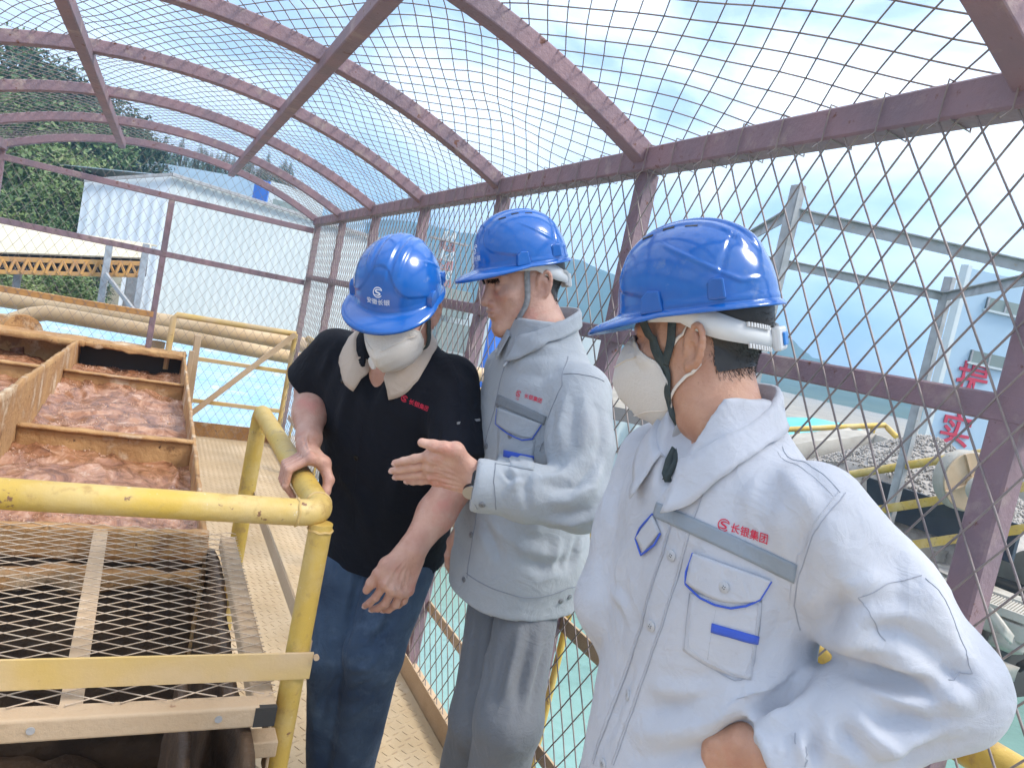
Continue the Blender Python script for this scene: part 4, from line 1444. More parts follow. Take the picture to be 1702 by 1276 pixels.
# ================================================================ PEOPLE: sculpting tools
mat('skin_warm', (0.54, 0.305, 0.21), (0.44, 0.225, 0.15), 0.48, scale=26, bump=0.28, bump_scale=170, sss=0.10, spec=0.45, spots=[dict(color=(0.46, 0.19, 0.135), scale=11, at=0.54, soft=0.16), dict(color=(0.30, 0.15, 0.095), scale=160, at=0.66, soft=0.08)])
mat('skin_light', (0.62, 0.385, 0.30), (0.52, 0.29, 0.22), 0.48, scale=26, bump=0.28, bump_scale=170, sss=0.10, spec=0.45, spots=[dict(color=(0.58, 0.26, 0.20), scale=11, at=0.54, soft=0.16), dict(color=(0.42, 0.22, 0.16), scale=160, at=0.66, soft=0.08)])
mat('skin_pink', (0.56, 0.33, 0.255), (0.46, 0.24, 0.18), 0.48, scale=26, bump=0.28, bump_scale=170, sss=0.10, spec=0.45, spots=[dict(color=(0.52, 0.22, 0.175), scale=11, at=0.54, soft=0.16), dict(color=(0.36, 0.18, 0.13), scale=160, at=0.66, soft=0.08)])
mat('hair', (0.018, 0.016, 0.015), (0.03, 0.027, 0.025), 0.45, scale=60)
mat('nail', (0.66, 0.44, 0.38), (0.62, 0.40, 0.34), 0.3, scale=30)
mat('eye_white', (0.7, 0.68, 0.65), (0.66, 0.62, 0.6), 0.2, scale=10)
mat('iris', (0.02, 0.012, 0.008), (0.03, 0.018, 0.01), 0.15, scale=10)
mat('lip', (0.42, 0.17, 0.14), (0.38, 0.15, 0.12), 0.45, scale=30, sss=0.1)
mat('helmet_blue', (0.008, 0.100, 0.40), (0.010, 0.112, 0.43), 0.13, scale=2.5, coat=0.3, spec=0.5, bump=0.03, bump_scale=18, rough2=0.22,
    spots=[dict(color=(0.035, 0.13, 0.40), scale=7, at=0.52, soft=0.2), dict(color=(0.09, 0.17, 0.38), scale=24, at=0.61, soft=0.12), dict(color=(0.10, 0.16, 0.34), scale=120, at=0.68, soft=0.05)])
mat('white_plastic', (0.66, 0.67, 0.68), (0.60, 0.61, 0.62), 0.4, scale=8)
mat('clip_blue', (0.03, 0.22, 0.62), (0.03, 0.2, 0.58), 0.35, scale=8)
mat('strap_dark', (0.035, 0.05, 0.052), (0.05, 0.065, 0.065), 0.8, scale=60, bump=0.3, bump_scale=300)
mat('strap_grey', (0.30, 0.31, 0.33), (0.20, 0.21, 0.22), 0.8, scale=90, bump=0.3, bump_scale=300)
mat('mask_white', (0.72, 0.69, 0.66), (0.66, 0.63, 0.60), 0.9, scale=9, bump=0.4, bump_scale=260)
mat('elastic', (0.74, 0.68, 0.62), (0.70, 0.63, 0.56), 0.8, scale=30)
mat('print_white', (0.78, 0.82, 0.88), (0.74, 0.78, 0.86), 0.4, scale=30)
mat('print_red', (0.62, 0.02, 0.06), (0.58, 0.02, 0.06), 0.6, scale=60)
mat('watch_black', (0.012, 0.012, 0.014), (0.02, 0.02, 0.022), 0.25, scale=20)
mat('metal', (0.55, 0.55, 0.56), (0.5, 0.5, 0.5), 0.3, 0.9, scale=20)

def cloth_mat(name, c1, c2, scale=5, weave=900, rough=0.9, sheen=0.12, bump=0.55, contrast=(0.35, 0.65), spots=None, creases=1.0):
    m = mat(name, c1, c2, rough, scale=scale, sheen=sheen, contrast=contrast, spots=spots)
    nt = m.node_tree
    b = nt.nodes['Principled BSDF']
    tc = nt.nodes.new('ShaderNodeTexCoord')
    L = nt.links.new
    def noise(scale, detail, dist, rough=0.5, kind='FBM'):
        n = nt.nodes.new('ShaderNodeTexNoise')
        n.noise_type = kind
        n.inputs['Scale'].default_value = scale
        n.inputs['Detail'].default_value = detail
        n.inputs['Distortion'].default_value = dist
        n.inputs['Roughness'].default_value = rough
        L(tc.outputs['Object'], n.inputs['Vector'])
        return n.outputs['Fac']
    def fabs(x):
        s_ = nt.nodes.new('ShaderNodeMath')
        s_.operation = 'SUBTRACT'
        s_.inputs[1].default_value = 0.5
        L(x, s_.inputs[0])
        a_ = nt.nodes.new('ShaderNodeMath')
        a_.operation = 'ABSOLUTE'
        L(s_.outputs[0], a_.inputs[0])
        return a_.outputs[0]
    def madd(x, k, y):
        m_ = nt.nodes.new('ShaderNodeMath')
        m_.operation = 'MULTIPLY_ADD'
        m_.inputs[1].default_value = k
        L(x, m_.inputs[0])
        if y is None:
            m_.inputs[2].default_value = 0.0
        else:
            L(y, m_.inputs[2])
        return m_.outputs[0]
    crease = madd(fabs(noise(11, 3, 1.2, 0.5)), -1.6 * creases, None)
    crease = madd(fabs(noise(27, 3, 1.0, 0.55)), -0.7 * creases, crease)
    crease = madd(noise(60, 3, 0.4), 0.18, crease)
    ad_out = madd(noise(weave, 2, 0), 0.10, crease)
    bp = nt.nodes.new('ShaderNodeBump')
    bp.inputs['Strength'].default_value = bump
    bp.inputs['Distance'].default_value = 0.008
    L(ad_out, bp.inputs['Height'])
    L(bp.outputs[0], b.inputs['Normal'])
    return m
cloth_mat('cloth_pale', (0.52, 0.535, 0.59), (0.47, 0.485, 0.54), 6, spots=[dict(color=(0.42, 0.43, 0.47), scale=3, at=0.56, soft=0.2)])
cloth_mat('cloth_grey', (0.37, 0.40, 0.44), (0.32, 0.35, 0.39), 6, spots=[dict(color=(0.28, 0.29, 0.32), scale=3, at=0.56, soft=0.2)])
cloth_mat('band_pale', (0.27, 0.31, 0.36), (0.25, 0.29, 0.34), 20)
cloth_mat('band_grey', (0.20, 0.225, 0.255), (0.185, 0.21, 0.24), 20)
cloth_mat('trim_blue', (0.05, 0.11, 0.55), (0.045, 0.10, 0.50), 20)
cloth_mat('cloth_navy', (0.0028, 0.0038, 0.0085), (0.0045, 0.006, 0.013), 5, sheen=0.0, rough=1.0)
cloth_mat('seam_pale', (0.34, 0.36, 0.42), (0.32, 0.34, 0.4), 20)
cloth_mat('seam_grey', (0.23, 0.25, 0.29), (0.21, 0.23, 0.27), 20)
cloth_mat('cloth_beige', (0.52, 0.43, 0.36), (0.47, 0.38, 0.31), 8)
cloth_mat('denim', (0.032, 0.055, 0.105), (0.085, 0.135, 0.215), 9, 600, 0.95, 0.05, 0.6, (0.3, 0.75),
          spots=[dict(color=(0.15, 0.22, 0.32), scale=5.5, at=0.54, soft=0.22)])
cloth_mat('trouser_grey', (0.185, 0.195, 0.215), (0.155, 0.165, 0.185), 4)
mat('shoe_black', (0.015, 0.015, 0.016), (0.03, 0.028, 0.026), 0.5, scale=12)
mat('button_grey', (0.45, 0.46, 0.49), (0.42, 0.43, 0.46), 0.35, scale=20)
mat('button_dark', (0.20, 0.21, 0.23), (0.17, 0.18, 0.2), 0.35, scale=20)
mat('stitch', (0.56, 0.57, 0.62), (0.52, 0.53, 0.58), 0.8, scale=60)

class Field:
    """distance field sampled on a box of voxels; shapes are added with soft unions"""
    def __init__(self, lo, hi, vox):
        self.lo = np.array(lo, np.float32)
        self.vox = vox
        n = np.ceil((np.array(hi) - self.lo) / vox).astype(int) + 1
        self.X = (self.lo[0] + vox * np.arange(n[0], dtype=np.float32))[:, None, None]
        self.Y = (self.lo[1] + vox * np.arange(n[1], dtype=np.float32))[None, :, None]
        self.Z = (self.lo[2] + vox * np.arange(n[2], dtype=np.float32))[None, None, :]
        self.d = np.full(tuple(n), 1.0, np.float32)
    def cone(self, a, b, ra, rb):
        a, b = np.array(a, np.float32), np.array(b, np.float32)
        ba = b - a
        l2 = float(np.dot(ba, ba)) + 1e-9
        x, y, z = self.X - a[0], self.Y - a[1], self.Z - a[2]
        h = np.clip((x * ba[0] + y * ba[1] + z * ba[2]) / l2, 0, 1)
        return np.sqrt((x - h * ba[0]) ** 2 + (y - h * ba[1]) ** 2 + (z - h * ba[2]) ** 2) - (ra + (rb - ra) * h)
    def ell(self, c, r, R=None):
        x, y, z = self.X - np.float32(c[0]), self.Y - np.float32(c[1]), self.Z - np.float32(c[2])
        if R is not None:
            R = np.array(R, np.float32)
            x, y, z = (x * R[0, 0] + y * R[1, 0] + z * R[2, 0], x * R[0, 1] + y * R[1, 1] + z * R[2, 1], x * R[0, 2] + y * R[1, 2] + z * R[2, 2])
        k0 = np.sqrt((x / r[0]) ** 2 + (y / r[1]) ** 2 + (z / r[2]) ** 2)
        k1 = np.sqrt((x / r[0] ** 2) ** 2 + (y / r[1] ** 2) ** 2 + (z / r[2] ** 2) ** 2) + 1e-6
        return k0 * (k0 - 1) / k1
    def plane(self, p, n):
        return (self.X - np.float32(p[0])) * np.float32(n[0]) + (self.Y - np.float32(p[1])) * np.float32(n[1]) + (self.Z - np.float32(p[2])) * np.float32(n[2])
    def add(self, s, k=0.0):
        self.d = smin(self.d, s, k)
    def sub(self, s, k=0.0):
        self.d = -smin(-self.d, s, k)
    def mesh(self):
        g = openvdb.FloatGrid(1.0)
        g.copyFromArray(np.ascontiguousarray(np.clip(self.d, -4 * self.vox, 4 * self.vox)))
        pts, quads = g.convertToQuads(0.0)
        V = np.asarray(pts, np.float64) * self.vox + self.lo
        return V, np.asarray(quads, np.int64)

def smin(a, b, k):
    if k <= 0:
        return np.minimum(a, b)
    h = np.clip(0.5 + 0.5 * (b - a) / k, 0, 1)
    return b + (a - b) * h - k * h * (1 - h)

def frame(yaw, pit, rol, origin):
    """local x = the person's left, y = front, z = up"""
    fr = np.array([math.cos(yaw), math.sin(yaw), 0])
    le = np.array([-math.sin(yaw), math.cos(yaw), 0])
    B = np.stack([le, fr, np.array([0, 0, 1.0])], 1)
    cp, sp = math.cos(pit), math.sin(pit)
    cr, sr = math.cos(rol), math.sin(rol)
    R = B @ np.array([[cr, 0, sr], [0, 1, 0], [-sr, 0, cr]]) @ np.array([[1, 0, 0], [0, cp, sp], [0, -sp, cp]])
    return R, np.array(origin, float)

def tow(fr, P):
    return np.asarray(P, float) @ fr[0].T + fr[1]

def normals_of(V, F):
    n = np.zeros_like(V)
    fn = np.cross(V[F[:, 2]] - V[F[:, 0]], V[F[:, 3]] - V[F[:, 1]]) if F.shape[1] == 4 else np.cross(V[F[:, 1]] - V[F[:, 0]], V[F[:, 2]] - V[F[:, 0]])
    for k in range(F.shape[1]):
        np.add.at(n, F[:, k], fn)
    return n / (np.linalg.norm(n, axis=1, keepdims=True) + 1e-12)

def relax(V, F, it=2, f=0.5):
    e = np.concatenate([F[:, [0, 1]], F[:, [1, 2]], F[:, [2, 3]], F[:, [3, 0]]])
    cnt = np.bincount(e[:, 0], minlength=len(V)) + np.bincount(e[:, 1], minlength=len(V))
    for _ in range(it):
        s = np.zeros_like(V)
        np.add.at(s, e[:, 0], V[e[:, 1]])
        np.add.at(s, e[:, 1], V[e[:, 0]])
        V = V + (s / cnt[:, None] - V) * f
    return V

def bvh_of(V, F):
    return BVHTree.FromPolygons([tuple(v) for v in V], [tuple(int(i) for i in f) for f in F])

def folds(V, F, strokes, gain=1.0):
    """press cloth folds into a surface: each stroke = (points, width, height); points are snapped to the surface"""
    if not strokes:
        return V
    N = normals_of(V, F)
    bv = bvh_of(V, F)
    D = np.zeros(len(V))
    for pts, w, a in strokes:
        P = np.array([bv.find_nearest(Vector(p))[0][:] for p in pts])
        lo, hi = P.min(0) - 3 * w, P.max(0) + 3 * w
        k = np.where(np.all((V > lo) & (V < hi), 1))[0]
        if not len(k):
            continue
        Q = V[k]
        best = np.full(len(k), 1e9)
        par = np.zeros(len(k))
        seg = np.linalg.norm(np.diff(P, axis=0), axis=1)
        acc = np.concatenate([[0], np.cumsum(seg)])
        for i in range(len(P) - 1):
            ba = P[i + 1] - P[i]
            h = np.clip(((Q - P[i]) @ ba) / (ba @ ba + 1e-12), 0, 1)
            dd = np.linalg.norm(Q - P[i] - h[:, None] * ba, axis=1)
            m_ = dd < best
            best[m_] = dd[m_]
            par[m_] = (acc[i] + h[m_] * seg[i]) / acc[-1]
        tp = np.sin(np.clip(par, 0.02, 0.98) * math.pi) ** 0.6
        x = best / w
        D[k] += gain * a * tp * (np.exp(-1.15 * x ** 1.45) - 0.35 * np.exp(-(x - 1.8) ** 2 * 1.5))
    return V + N * D[:, None]

# ---------------------------------------------------------------- heads
def head_mesh(neck_dir=(0, -0.03, -0.17), nose=1.0, wide=1.0, vox=0.0023):
    nd = np.array(neck_dir)
    f = Field(np.minimum((-0.105, -0.135, -0.19), nd - 0.07), np.maximum((0.105, 0.145, 0.15), nd + 0.07), vox)
    f.add(f.ell((0, -0.012, 0.045), (0.075 * wide, 0.097, 0.088)))
    f.add(f.ell((0, 0.030, -0.012), (0.064 * wide, 0.066, 0.080)), 0.03)
    for s in (-1, 1):
        f.add(f.cone((s * 0.054 * wide, 0.004, -0.058), (s * 0.012, 0.072, -0.090), 0.016, 0.018), 0.035)
        f.add(f.cone((s * 0.058 * wide, -0.005, -0.015), (s * 0.054 * wide, 0.004, -0.058), 0.016, 0.016), 0.03)
        f.add(f.ell((s * 0.044 * wide, 0.066, -0.010), (0.020, 0.018, 0.016)), 0.022)
        f.add(f.cone((s * 0.012, 0.089, 0.034), (s * 0.045, 0.074, 0.034), 0.010, 0.009), 0.014)
        f.sub(f.ell((s * 0.031, 0.098, 0.010), (0.017, 0.014, 0.011)), 0.012)
        f.add(f.ell((s * 0.031, 0.080, 0.010), (0.0145, 0.0125, 0.0115)), 0.004)
    f.add(f.cone((0, 0.076, -0.090), (0, 0.080, -0.094), 0.017, 0.016), 0.02)
    f.add(f.cone((0, 0.088, 0.022), (0, 0.088 + 0.022 * nose, -0.022), 0.0085, 0.0115), 0.012)
    for s in (-1, 1):
        f.add(f.ell((s * 0.012, 0.095, -0.027), (0.0085, 0.010, 0.008)), 0.006)
    f.add(f.ell((0, 0.085, -0.051), (0.028, 0.018, 0.022)), 0.014)
    f.add(f.ell((0, 0.1005, -0.0465), (0.021, 0.0080, 0.0052)), 0.003)
    f.add(f.ell((0, 0.0990, -0.0580), (0.018, 0.0080, 0.0062)), 0.003)
    f.sub(f.cone((-0.022, 0.1055, -0.0522), (0.022, 0.1055, -0.0522), 0.0024, 0.0024), 0.002)
    f.sub(f.ell((0, 0.106, -0.0705), (0.016, 0.008, 0.005)), 0.006)
    f.add(f.cone((0, -0.022, -0.045), nd, 0.052, 0.060), 0.03)
    for s in (-1, 1):
        f.add(f.cone((s * 0.052, -0.030, -0.030), (s * 0.02 + nd[0], nd[1] + 0.045, nd[2]), 0.012, 0.011), 0.03)
    # ears
    for s in (-1, 1):
        c = np.array([s * 0.0835 * wide, -0.014, 0.000])
        u = np.array([s * 0.50, -0.86, 0.0])
        u /= np.linalg.norm(u)
        zz = np.array([s * 0.10, -0.22, 0.97])
        zz /= np.linalg.norm(zz)
        pts = []
        for a in np.linspace(-0.55 * math.pi, 0.98 * math.pi, 13):
            pts.append(c + u * (0.0155 * math.cos(a) + 0.002) + zz * (0.0295 * math.sin(a) + 0.004))
        for i in range(len(pts) - 1):
            f.add(f.cone(pts[i], pts[i + 1], 0.0042, 0.0042), 0.003)
        nrm = np.cross(u, zz)
        f.add(f.ell(c - u * 0.002, (0.0045, 0.0155, 0.029), np.stack([nrm, u, zz], 1)), 0.005)
        anti = [c + u * (0.0075 * math.cos(a)) + zz * (0.017 * math.sin(a) + 0.002) + nrm * 0.003 * s for a in np.linspace(-0.5 * math.pi, 0.6 * math.pi, 7)]
        for i in range(6):
            f.add(f.cone(anti[i], anti[i + 1], 0.0032, 0.0032), 0.003)
        f.sub(f.ell(c - u * 0.004 + np.array([s * 0.009, 0, -0.002]), (0.009, 0.0085, 0.013)), 0.003)
        f.add(f.ell(c - zz * 0.027 - u * 0.003, (0.0055, 0.0085, 0.0095)), 0.005)
        f.add(f.ell(c - u * 0.0135 - zz * 0.003, (0.0045, 0.0045, 0.006)), 0.004)
    return f.mesh()

def hair_on(V, F, fr, parent, keep, n=5200, length=(0.010, 0.018), seed=1, r=0.00055, shell=True, lie=0.75):
    """short hair: a dark under-layer plus strands over the part of the head that keep() selects (local coordinates)"""
    N = normals_of(V, F)
    fc = V[F].mean(1)
    mk = keep(fc)
    Fk = F[mk > 0.5]
    rg = np.random.default_rng(seed)
    if shell:
        used = np.unique(Fk)
        re = np.full(len(V), -1)
        re[used] = np.arange(len(used))
        o = np_mesh('hair', tow(fr, V[used] + N[used] * 0.0022), re[Fk], 'hair', parent, smooth=True)
    cand = np.where(mk > 0.02)[0]
    pr = mk[cand] / mk[cand].sum()
    pick = cand[rg.choice(len(cand), n, p=pr)]
    w = rg.dirichlet((1, 1, 1, 1), n)
    R0 = (V[F[pick]] * w[:, :, None]).sum(1)
    Nn = N[F[pick]].mean(1)
    dn = np.array([0, -0.25, -1.0])
    dirv = Nn * (1 - lie) + dn * lie + rg.normal(0, 0.16, (n, 3))
    dirv -= Nn * np.minimum(0, (dirv * Nn).sum(1, keepdims=True))
    dirv += Nn * 0.12
    dirv /= np.linalg.norm(dirv, axis=1, keepdims=True)
    L = rg.uniform(length[0], length[1], (n, 1))
    Va, Fa = segs(tow(fr, R0), tow(fr, R0 + dirv * L), r, 3)
    s = np_mesh('hair_strand', Va, Fa, 'hair', parent)
    tag(s, kind='stuff')

# ---------------------------------------------------------------- helmets
def helmet(fr, label, tilt=(0, 0, 0), strap=None, vents=True):
    """hard hat built in the head frame: dome, peak, ribs, slots, suspension band"""
    R, o = fr
    h = empty('safety_helmet', tuple(o + R @ np.array([0, 0, 0.06])))
    tag(h, label, 'helmet', 'blue safety helmets')
    NT, NS = 240, 84
    th = np.linspace(0, 2 * math.pi, NT, endpoint=False)       # 0 = front
    ph = np.concatenate([np.linspace(0.0, math.pi / 2, NS) , []])
    T, P = np.meshgrid(th, ph, indexing='ij')
    n_ = 2.25
    rr = np.sin(P) ** (2 / n_)
    zz = 0.137 * np.cos(P) ** (2 / n_)
    a = 0.109
    b = np.where(np.cos(T) > 0, 0.131, 0.133)
    x = a * rr * np.sin(T)
    y = b * rr * np.cos(T)
    z = zz
    V = np.stack([x, y, z], -1)
    # rim and peak
    fx = np.cos(T[:, -1])
    front = np.clip((np.cos(th) - 0.15) / 0.85, 0, 1)
    wid = 0.010 + 0.046 * front ** 1.1
    rad = np.stack([np.sin(th) * 0.82, np.cos(th), th * 0], -1)
    rad /= np.linalg.norm(rad, axis=1, keepdims=True)
    rows = []
    for k, (s, dz) in enumerate(((0.10, -0.0035), (0.28, -0.006), (0.5, -0.0085), (0.75, -0.0125), (0.93, -0.0165), (1.0, -0.0195), (0.985, -0.0235), (0.90, -0.0235))):
        e = V[:, -1] + rad * (wid * s)[:, None]
        e[:, 2] = dz * (0.55 + 0.75 * front) - 0.004 * np.sin(th) ** 2 * 0
        rows.append(e)
    # inner return so that the shell has thickness
    for dzi, sc in ((-0.010, 0.965), (0.02, 0.955), (0.07, 0.86), (0.10, 0.68)):
        e = V[:, -1] * sc
        e[:, 2] = dzi
        rows.append(e)
    # relief on the dome
    def sst(t, e0, e1):
        q = np.clip((t - e0) / (e1 - e0), 0, 1)
        return q * q * (3 - 2 * q)
    nrm = np.stack([x / a ** 2, y / b ** 2, z / 0.137 ** 2 + 1e-6], -1)
    nrm /= np.linalg.norm(nrm, axis=-1, keepdims=True)
    ax_ = np.abs(x)
    disp = np.zeros_like(x)
    fade = sst(z, 0.065, 0.10)
    disp += 0.0050 * (1 - sst(ax_, 0.013, 0.022)) * fade
    disp += 0.0036 * sst(ax_, 0.026, 0.031) * (1 - sst(ax_, 0.040, 0.050)) * sst(z, 0.075, 0.105)
    zc = 0.094 - 1.05 * np.clip(ax_ - 0.020, 0, 1) + 0.012 * np.cos(ax_ * 60)
    pan = (1 - sst(z - zc, -0.003, 0.003)) * sst(y, 0.012, 0.026)
    disp -= 0.0034 * pan
    zr = 0.030 + 0.62 * np.clip(y + 0.095, 0, 0.2)
    disp += 0.0022 * np.exp(-((z - zr) / 0.0035) ** 2) * sst(-y, -0.03, 0.0) * sst(ax_, 0.03, 0.06)
    disp -= 0.0022 * np.exp(-((y + 0.072 + 0.2 * (z - 0.05)) / 0.004) ** 2) * sst(z, 0.03, 0.05) * sst(ax_, 0.02, 0.04)
    disp += 0.0016 * (1 - sst(z, 0.004, 0.012))
    V = V + nrm * disp[..., None]
    V = np.concatenate([V] + [r_[:, None, :] for r_ in rows], 1)
    M = V.shape[1]
    idx = np.arange(NT * M).reshape(NT, M)
    F = np.stack([idx, np.roll(idx, -1, 0), np.roll(np.roll(idx, -1, 0), -1, 1), np.roll(idx, -1, 1)], -1)[:, :-1].reshape(-1, 4)
    tc, ts = math.cos(tilt[0]), math.sin(tilt[0])
    Rt = np.array([[1, 0, 0], [0, tc, ts], [0, -ts, tc]])
    hf = (R @ Rt * 0.925, o + R @ np.array([0, 0.004 + tilt[1], 0.060 + tilt[2]]))
    shell = weld(np_mesh('shell', tow(hf, V.reshape(-1, 3)), F, 'helmet_blue', h, smooth=True), 0.0002)
    Vd = tow(hf, V[:, :NS].reshape(-1, 3))
    idn = np.arange(NT * NS).reshape(NT, NS)
    Fd = np.stack([idn, np.roll(idn, -1, 0), np.roll(np.roll(idn, -1, 0), -1, 1), np.roll(idn, -1, 1)], -1)[:, 1:-1].reshape(-1, 4)
    bv = bvh_of(Vd, Fd)
    for s in (-1, 1):
        # accessory slot block on each side
        m = MB()
        q = lambda X_, Y_, Z_: tow(hf, [(X_, Y_, Z_)])[0]
        x0 = s * 0.096
        poly = [(x0, 0.016, -0.004), (x0, 0.054, -0.006), (x0, 0.050, 0.020), (x0, 0.040, 0.030), (x0, 0.020, 0.028)]
        po = [q(*t) for t in poly]
        m.prism(po, hf[0] @ np.array([s * 0.0165, 0, 0]))
        m.build('accessory_slot', 'helmet_blue', h, bevel=0.0025)
        m = MB()
        poly = [(s * 0.083, -0.075, 0.004), (s * 0.083, -0.046, 0.004), (s * 0.083, -0.048, 0.032), (s * 0.083, -0.058, 0.038), (s * 0.083, -0.073, 0.036)]
        m.prism([q(*t) for t in poly], hf[0] @ np.array([s * 0.0195, -0.004, 0]))
        m.build('rear_tab', 'helmet_blue', h, bevel=0.003)
        if vents:
            for k in range(3):
                d0 = np.array([s * 0.044, 0.052 - 0.036 * k, 0.124 - (0.006 if k != 1 else 0)])
                w0 = tow(hf, [d0])[0]
                hit = bv.find_nearest(Vector(w0))
                nn = np.array(hit[1][:])
                if np.dot(nn, hf[0] @ np.array([0, 0, 1.0])) < 0:
                    nn = -nn
                c0 = np.array(hit[0][:]) - nn * 0.0012
                ydir = hf[0] @ np.array([0, 1.0, 0])
                ydir -= nn * np.dot(ydir, nn)
                ydir /= np.linalg.norm(ydir)
                m = MB()
                m.bar(c0 - ydir * 0.009, c0 + ydir * 0.009, 0.005, 0.004, up=tuple(nn), b=0.001)
                m.build('vent', 'watch_black', h)
    # headband of the suspension: white strip round the back of the head
    pts, rowsV = [], []
    ang = np.linspace(math.radians(62), math.radians(298), 60)
    for a_ in ang:
        bx, by = 0.096 * math.sin(a_), 0.121 * math.cos(a_)
        back = max(0, -math.cos(a_))
        side = math.exp(-((abs(math.degrees(a_) - 180) - 72) / 26) ** 2)
        top = 0.002 - 0.050 * back + 0.008 * side
        low = -0.018 - 0.062 * back - 0.010 * side
        rowsV.append([(bx, by - 0.004, top), (bx * 1.02, by * 1.02 - 0.004, (top + low) / 2), (bx, by - 0.004, low)])
    Vb = np.array(rowsV).reshape(-1, 3)
    ib = np.arange(len(Vb)).reshape(60, 3)
    band = np_mesh('headband', tow(hf, Vb), np.stack([ib[:-1, :-1], ib[1:, :-1], ib[1:, 1:], ib[:-1, 1:]], -1).reshape(-1, 4), 'white_plastic', h, smooth=True)
    md = band.modifiers.new('thickness', 'SOLIDIFY')
    md.thickness = 0.0028
    md.offset = 1
    m = MB()
    c0 = tow(hf, [(0, -0.112, -0.0335)])[0]
    m.prism([tow(hf, [t])[0] for t in ((-0.024, -0.122, -0.084), (0.024, -0.122, -0.084), (0.026, -0.122, -0.046), (-0.026, -0.122, -0.046))], hf[0] @ np.array([0, -0.014, 0]))
    rb_ = m.build('ratchet', 'white_plastic', h, bevel=0.004)
    m = MB()
    m.prism([tow(hf, [t])[0] for t in ((-0.012, -0.136, -0.076), (0.012, -0.136, -0.076), (0.013, -0.136, -0.055), (-0.013, -0.136, -0.055))], hf[0] @ np.array([0, -0.004, 0]))
    m.build('ratchet_button', 'clip_blue', h, bevel=0.002)
    for s in (-1, 1):
        for k in range(9):
            for zz_ in (-0.047 + 0.0012 * k, -0.080 + 0.0012 * k):
                a_ = math.radians(180 - s * (20 + k * 2.6))
                m = MB()
                bx, by = 0.0985 * math.sin(a_), 0.1245 * math.cos(a_)
                m.bar(tow(hf, [(bx, by - 0.004, zz_ - 0.003)])[0], tow(hf, [(bx, by - 0.004, zz_ + 0.004)])[0], 0.0028, 0.004, up=tuple(hf[0] @ np.array([bx, by, 0]) / np.linalg.norm([bx, by])))
                m.build('ratchet_tooth', 'white_plastic', h)
    return h, hf, bv, shell

def on_surface(bv, P, n, off, reach=0.035):
    """drop points along -n onto a surface and lift them by off"""
    out = []
    n = np.array(n, float)
    n /= np.linalg.norm(n)
    for p in P:
        hit = bv.ray_cast(Vector(np.array(p) + n * reach), Vector(-n), 0.25)
        if hit[0] is None:
            h2 = bv.find_nearest(Vector(p))
            q, nn = np.array(h2[0][:]), np.array(h2[1][:])
        else:
            q, nn = np.array(hit[0][:]), np.array(hit[1][:])
        if np.dot(nn, n) < 0:
            nn = -nn
        out.append(q + nn * off)
    return np.array(out)

def logo_poly(size):
    """round swirl emblem: an open ring with an S-shaped stroke inside, returned as quad strips"""
    strips = []
    def strip(path, w):
        path = np.array(path, float)
        d = np.gradient(path, axis=0)
        d /= np.linalg.norm(d, axis=1, keepdims=True)
        nn = np.stack([-d[:, 1], d[:, 0]], 1)
        w = np.asarray(w, float)[:, None] if np.ndim(w) else w
        strips.append((path + nn * w / 2, path - nn * w / 2))
    a = np.radians(np.linspace(35, 325, 40))
    strip(np.stack([np.cos(a), np.sin(a)], 1) * 0.48 * size, 0.09 * size)
    K = np.array([(0.44, 0.20), (0.16, 0.27), (-0.12, 0.25), (-0.24, 0.13), (-0.10, 0.02), (0.12, -0.04), (0.24, -0.14), (0.10, -0.26), (-0.14, -0.27), (-0.40, -0.22)]) * size
    t = np.linspace(0, len(K) - 1, 46)
    i0 = np.clip(t.astype(int), 0, len(K) - 2)
    ff = (t - i0)[:, None]
    Kp = np.concatenate([[2 * K[0] - K[1]], K, [2 * K[-1] - K[-2]]])
    p0, p1, p2, p3_ = Kp[i0], Kp[i0 + 1], Kp[i0 + 2], Kp[i0 + 3]
    path = 0.5 * (2 * p1 + (p2 - p0) * ff + (2 * p0 - 5 * p1 + 4 * p2 - p3_) * ff ** 2 + (3 * p1 - p0 - 3 * p2 + p3_) * ff ** 3)
    strip(path, 0.05 * size + 0.10 * size * np.sin(math.pi * t / (len(K) - 1)))
    return strips

def emblem(name, bv, ctr, right, up, n, size, off, material, parent):
    V, F = [], []
    for a, b in logo_poly(size):
        base = len(V)
        m_ = len(a)
        for q in np.concatenate([a, b]):
            V.append(np.array(ctr) + np.array(right) * q[0] + np.array(up) * q[1])
        F += [(base + i, base + i + 1, base + m_ + i + 1, base + m_ + i) for i in range(m_ - 1)]
    W = on_surface(bv, V, n, off)
    m = MB()
    m.add(W, F)
    return m.build(name, material, parent)

def lettering(name, bv, body, ctr, right, up, n, size, off, material, parent, bold=0.01):
    V, F = text_mesh(body, 1.0, bold)
    P = [np.array(ctr) + (np.array(right) * v[0] + np.array(up) * v[1]) * size for v in V]
    W = on_surface(bv, P, n, off)
    m = MB()
    m.add(W, F)
    return m.build(name, material, parent)

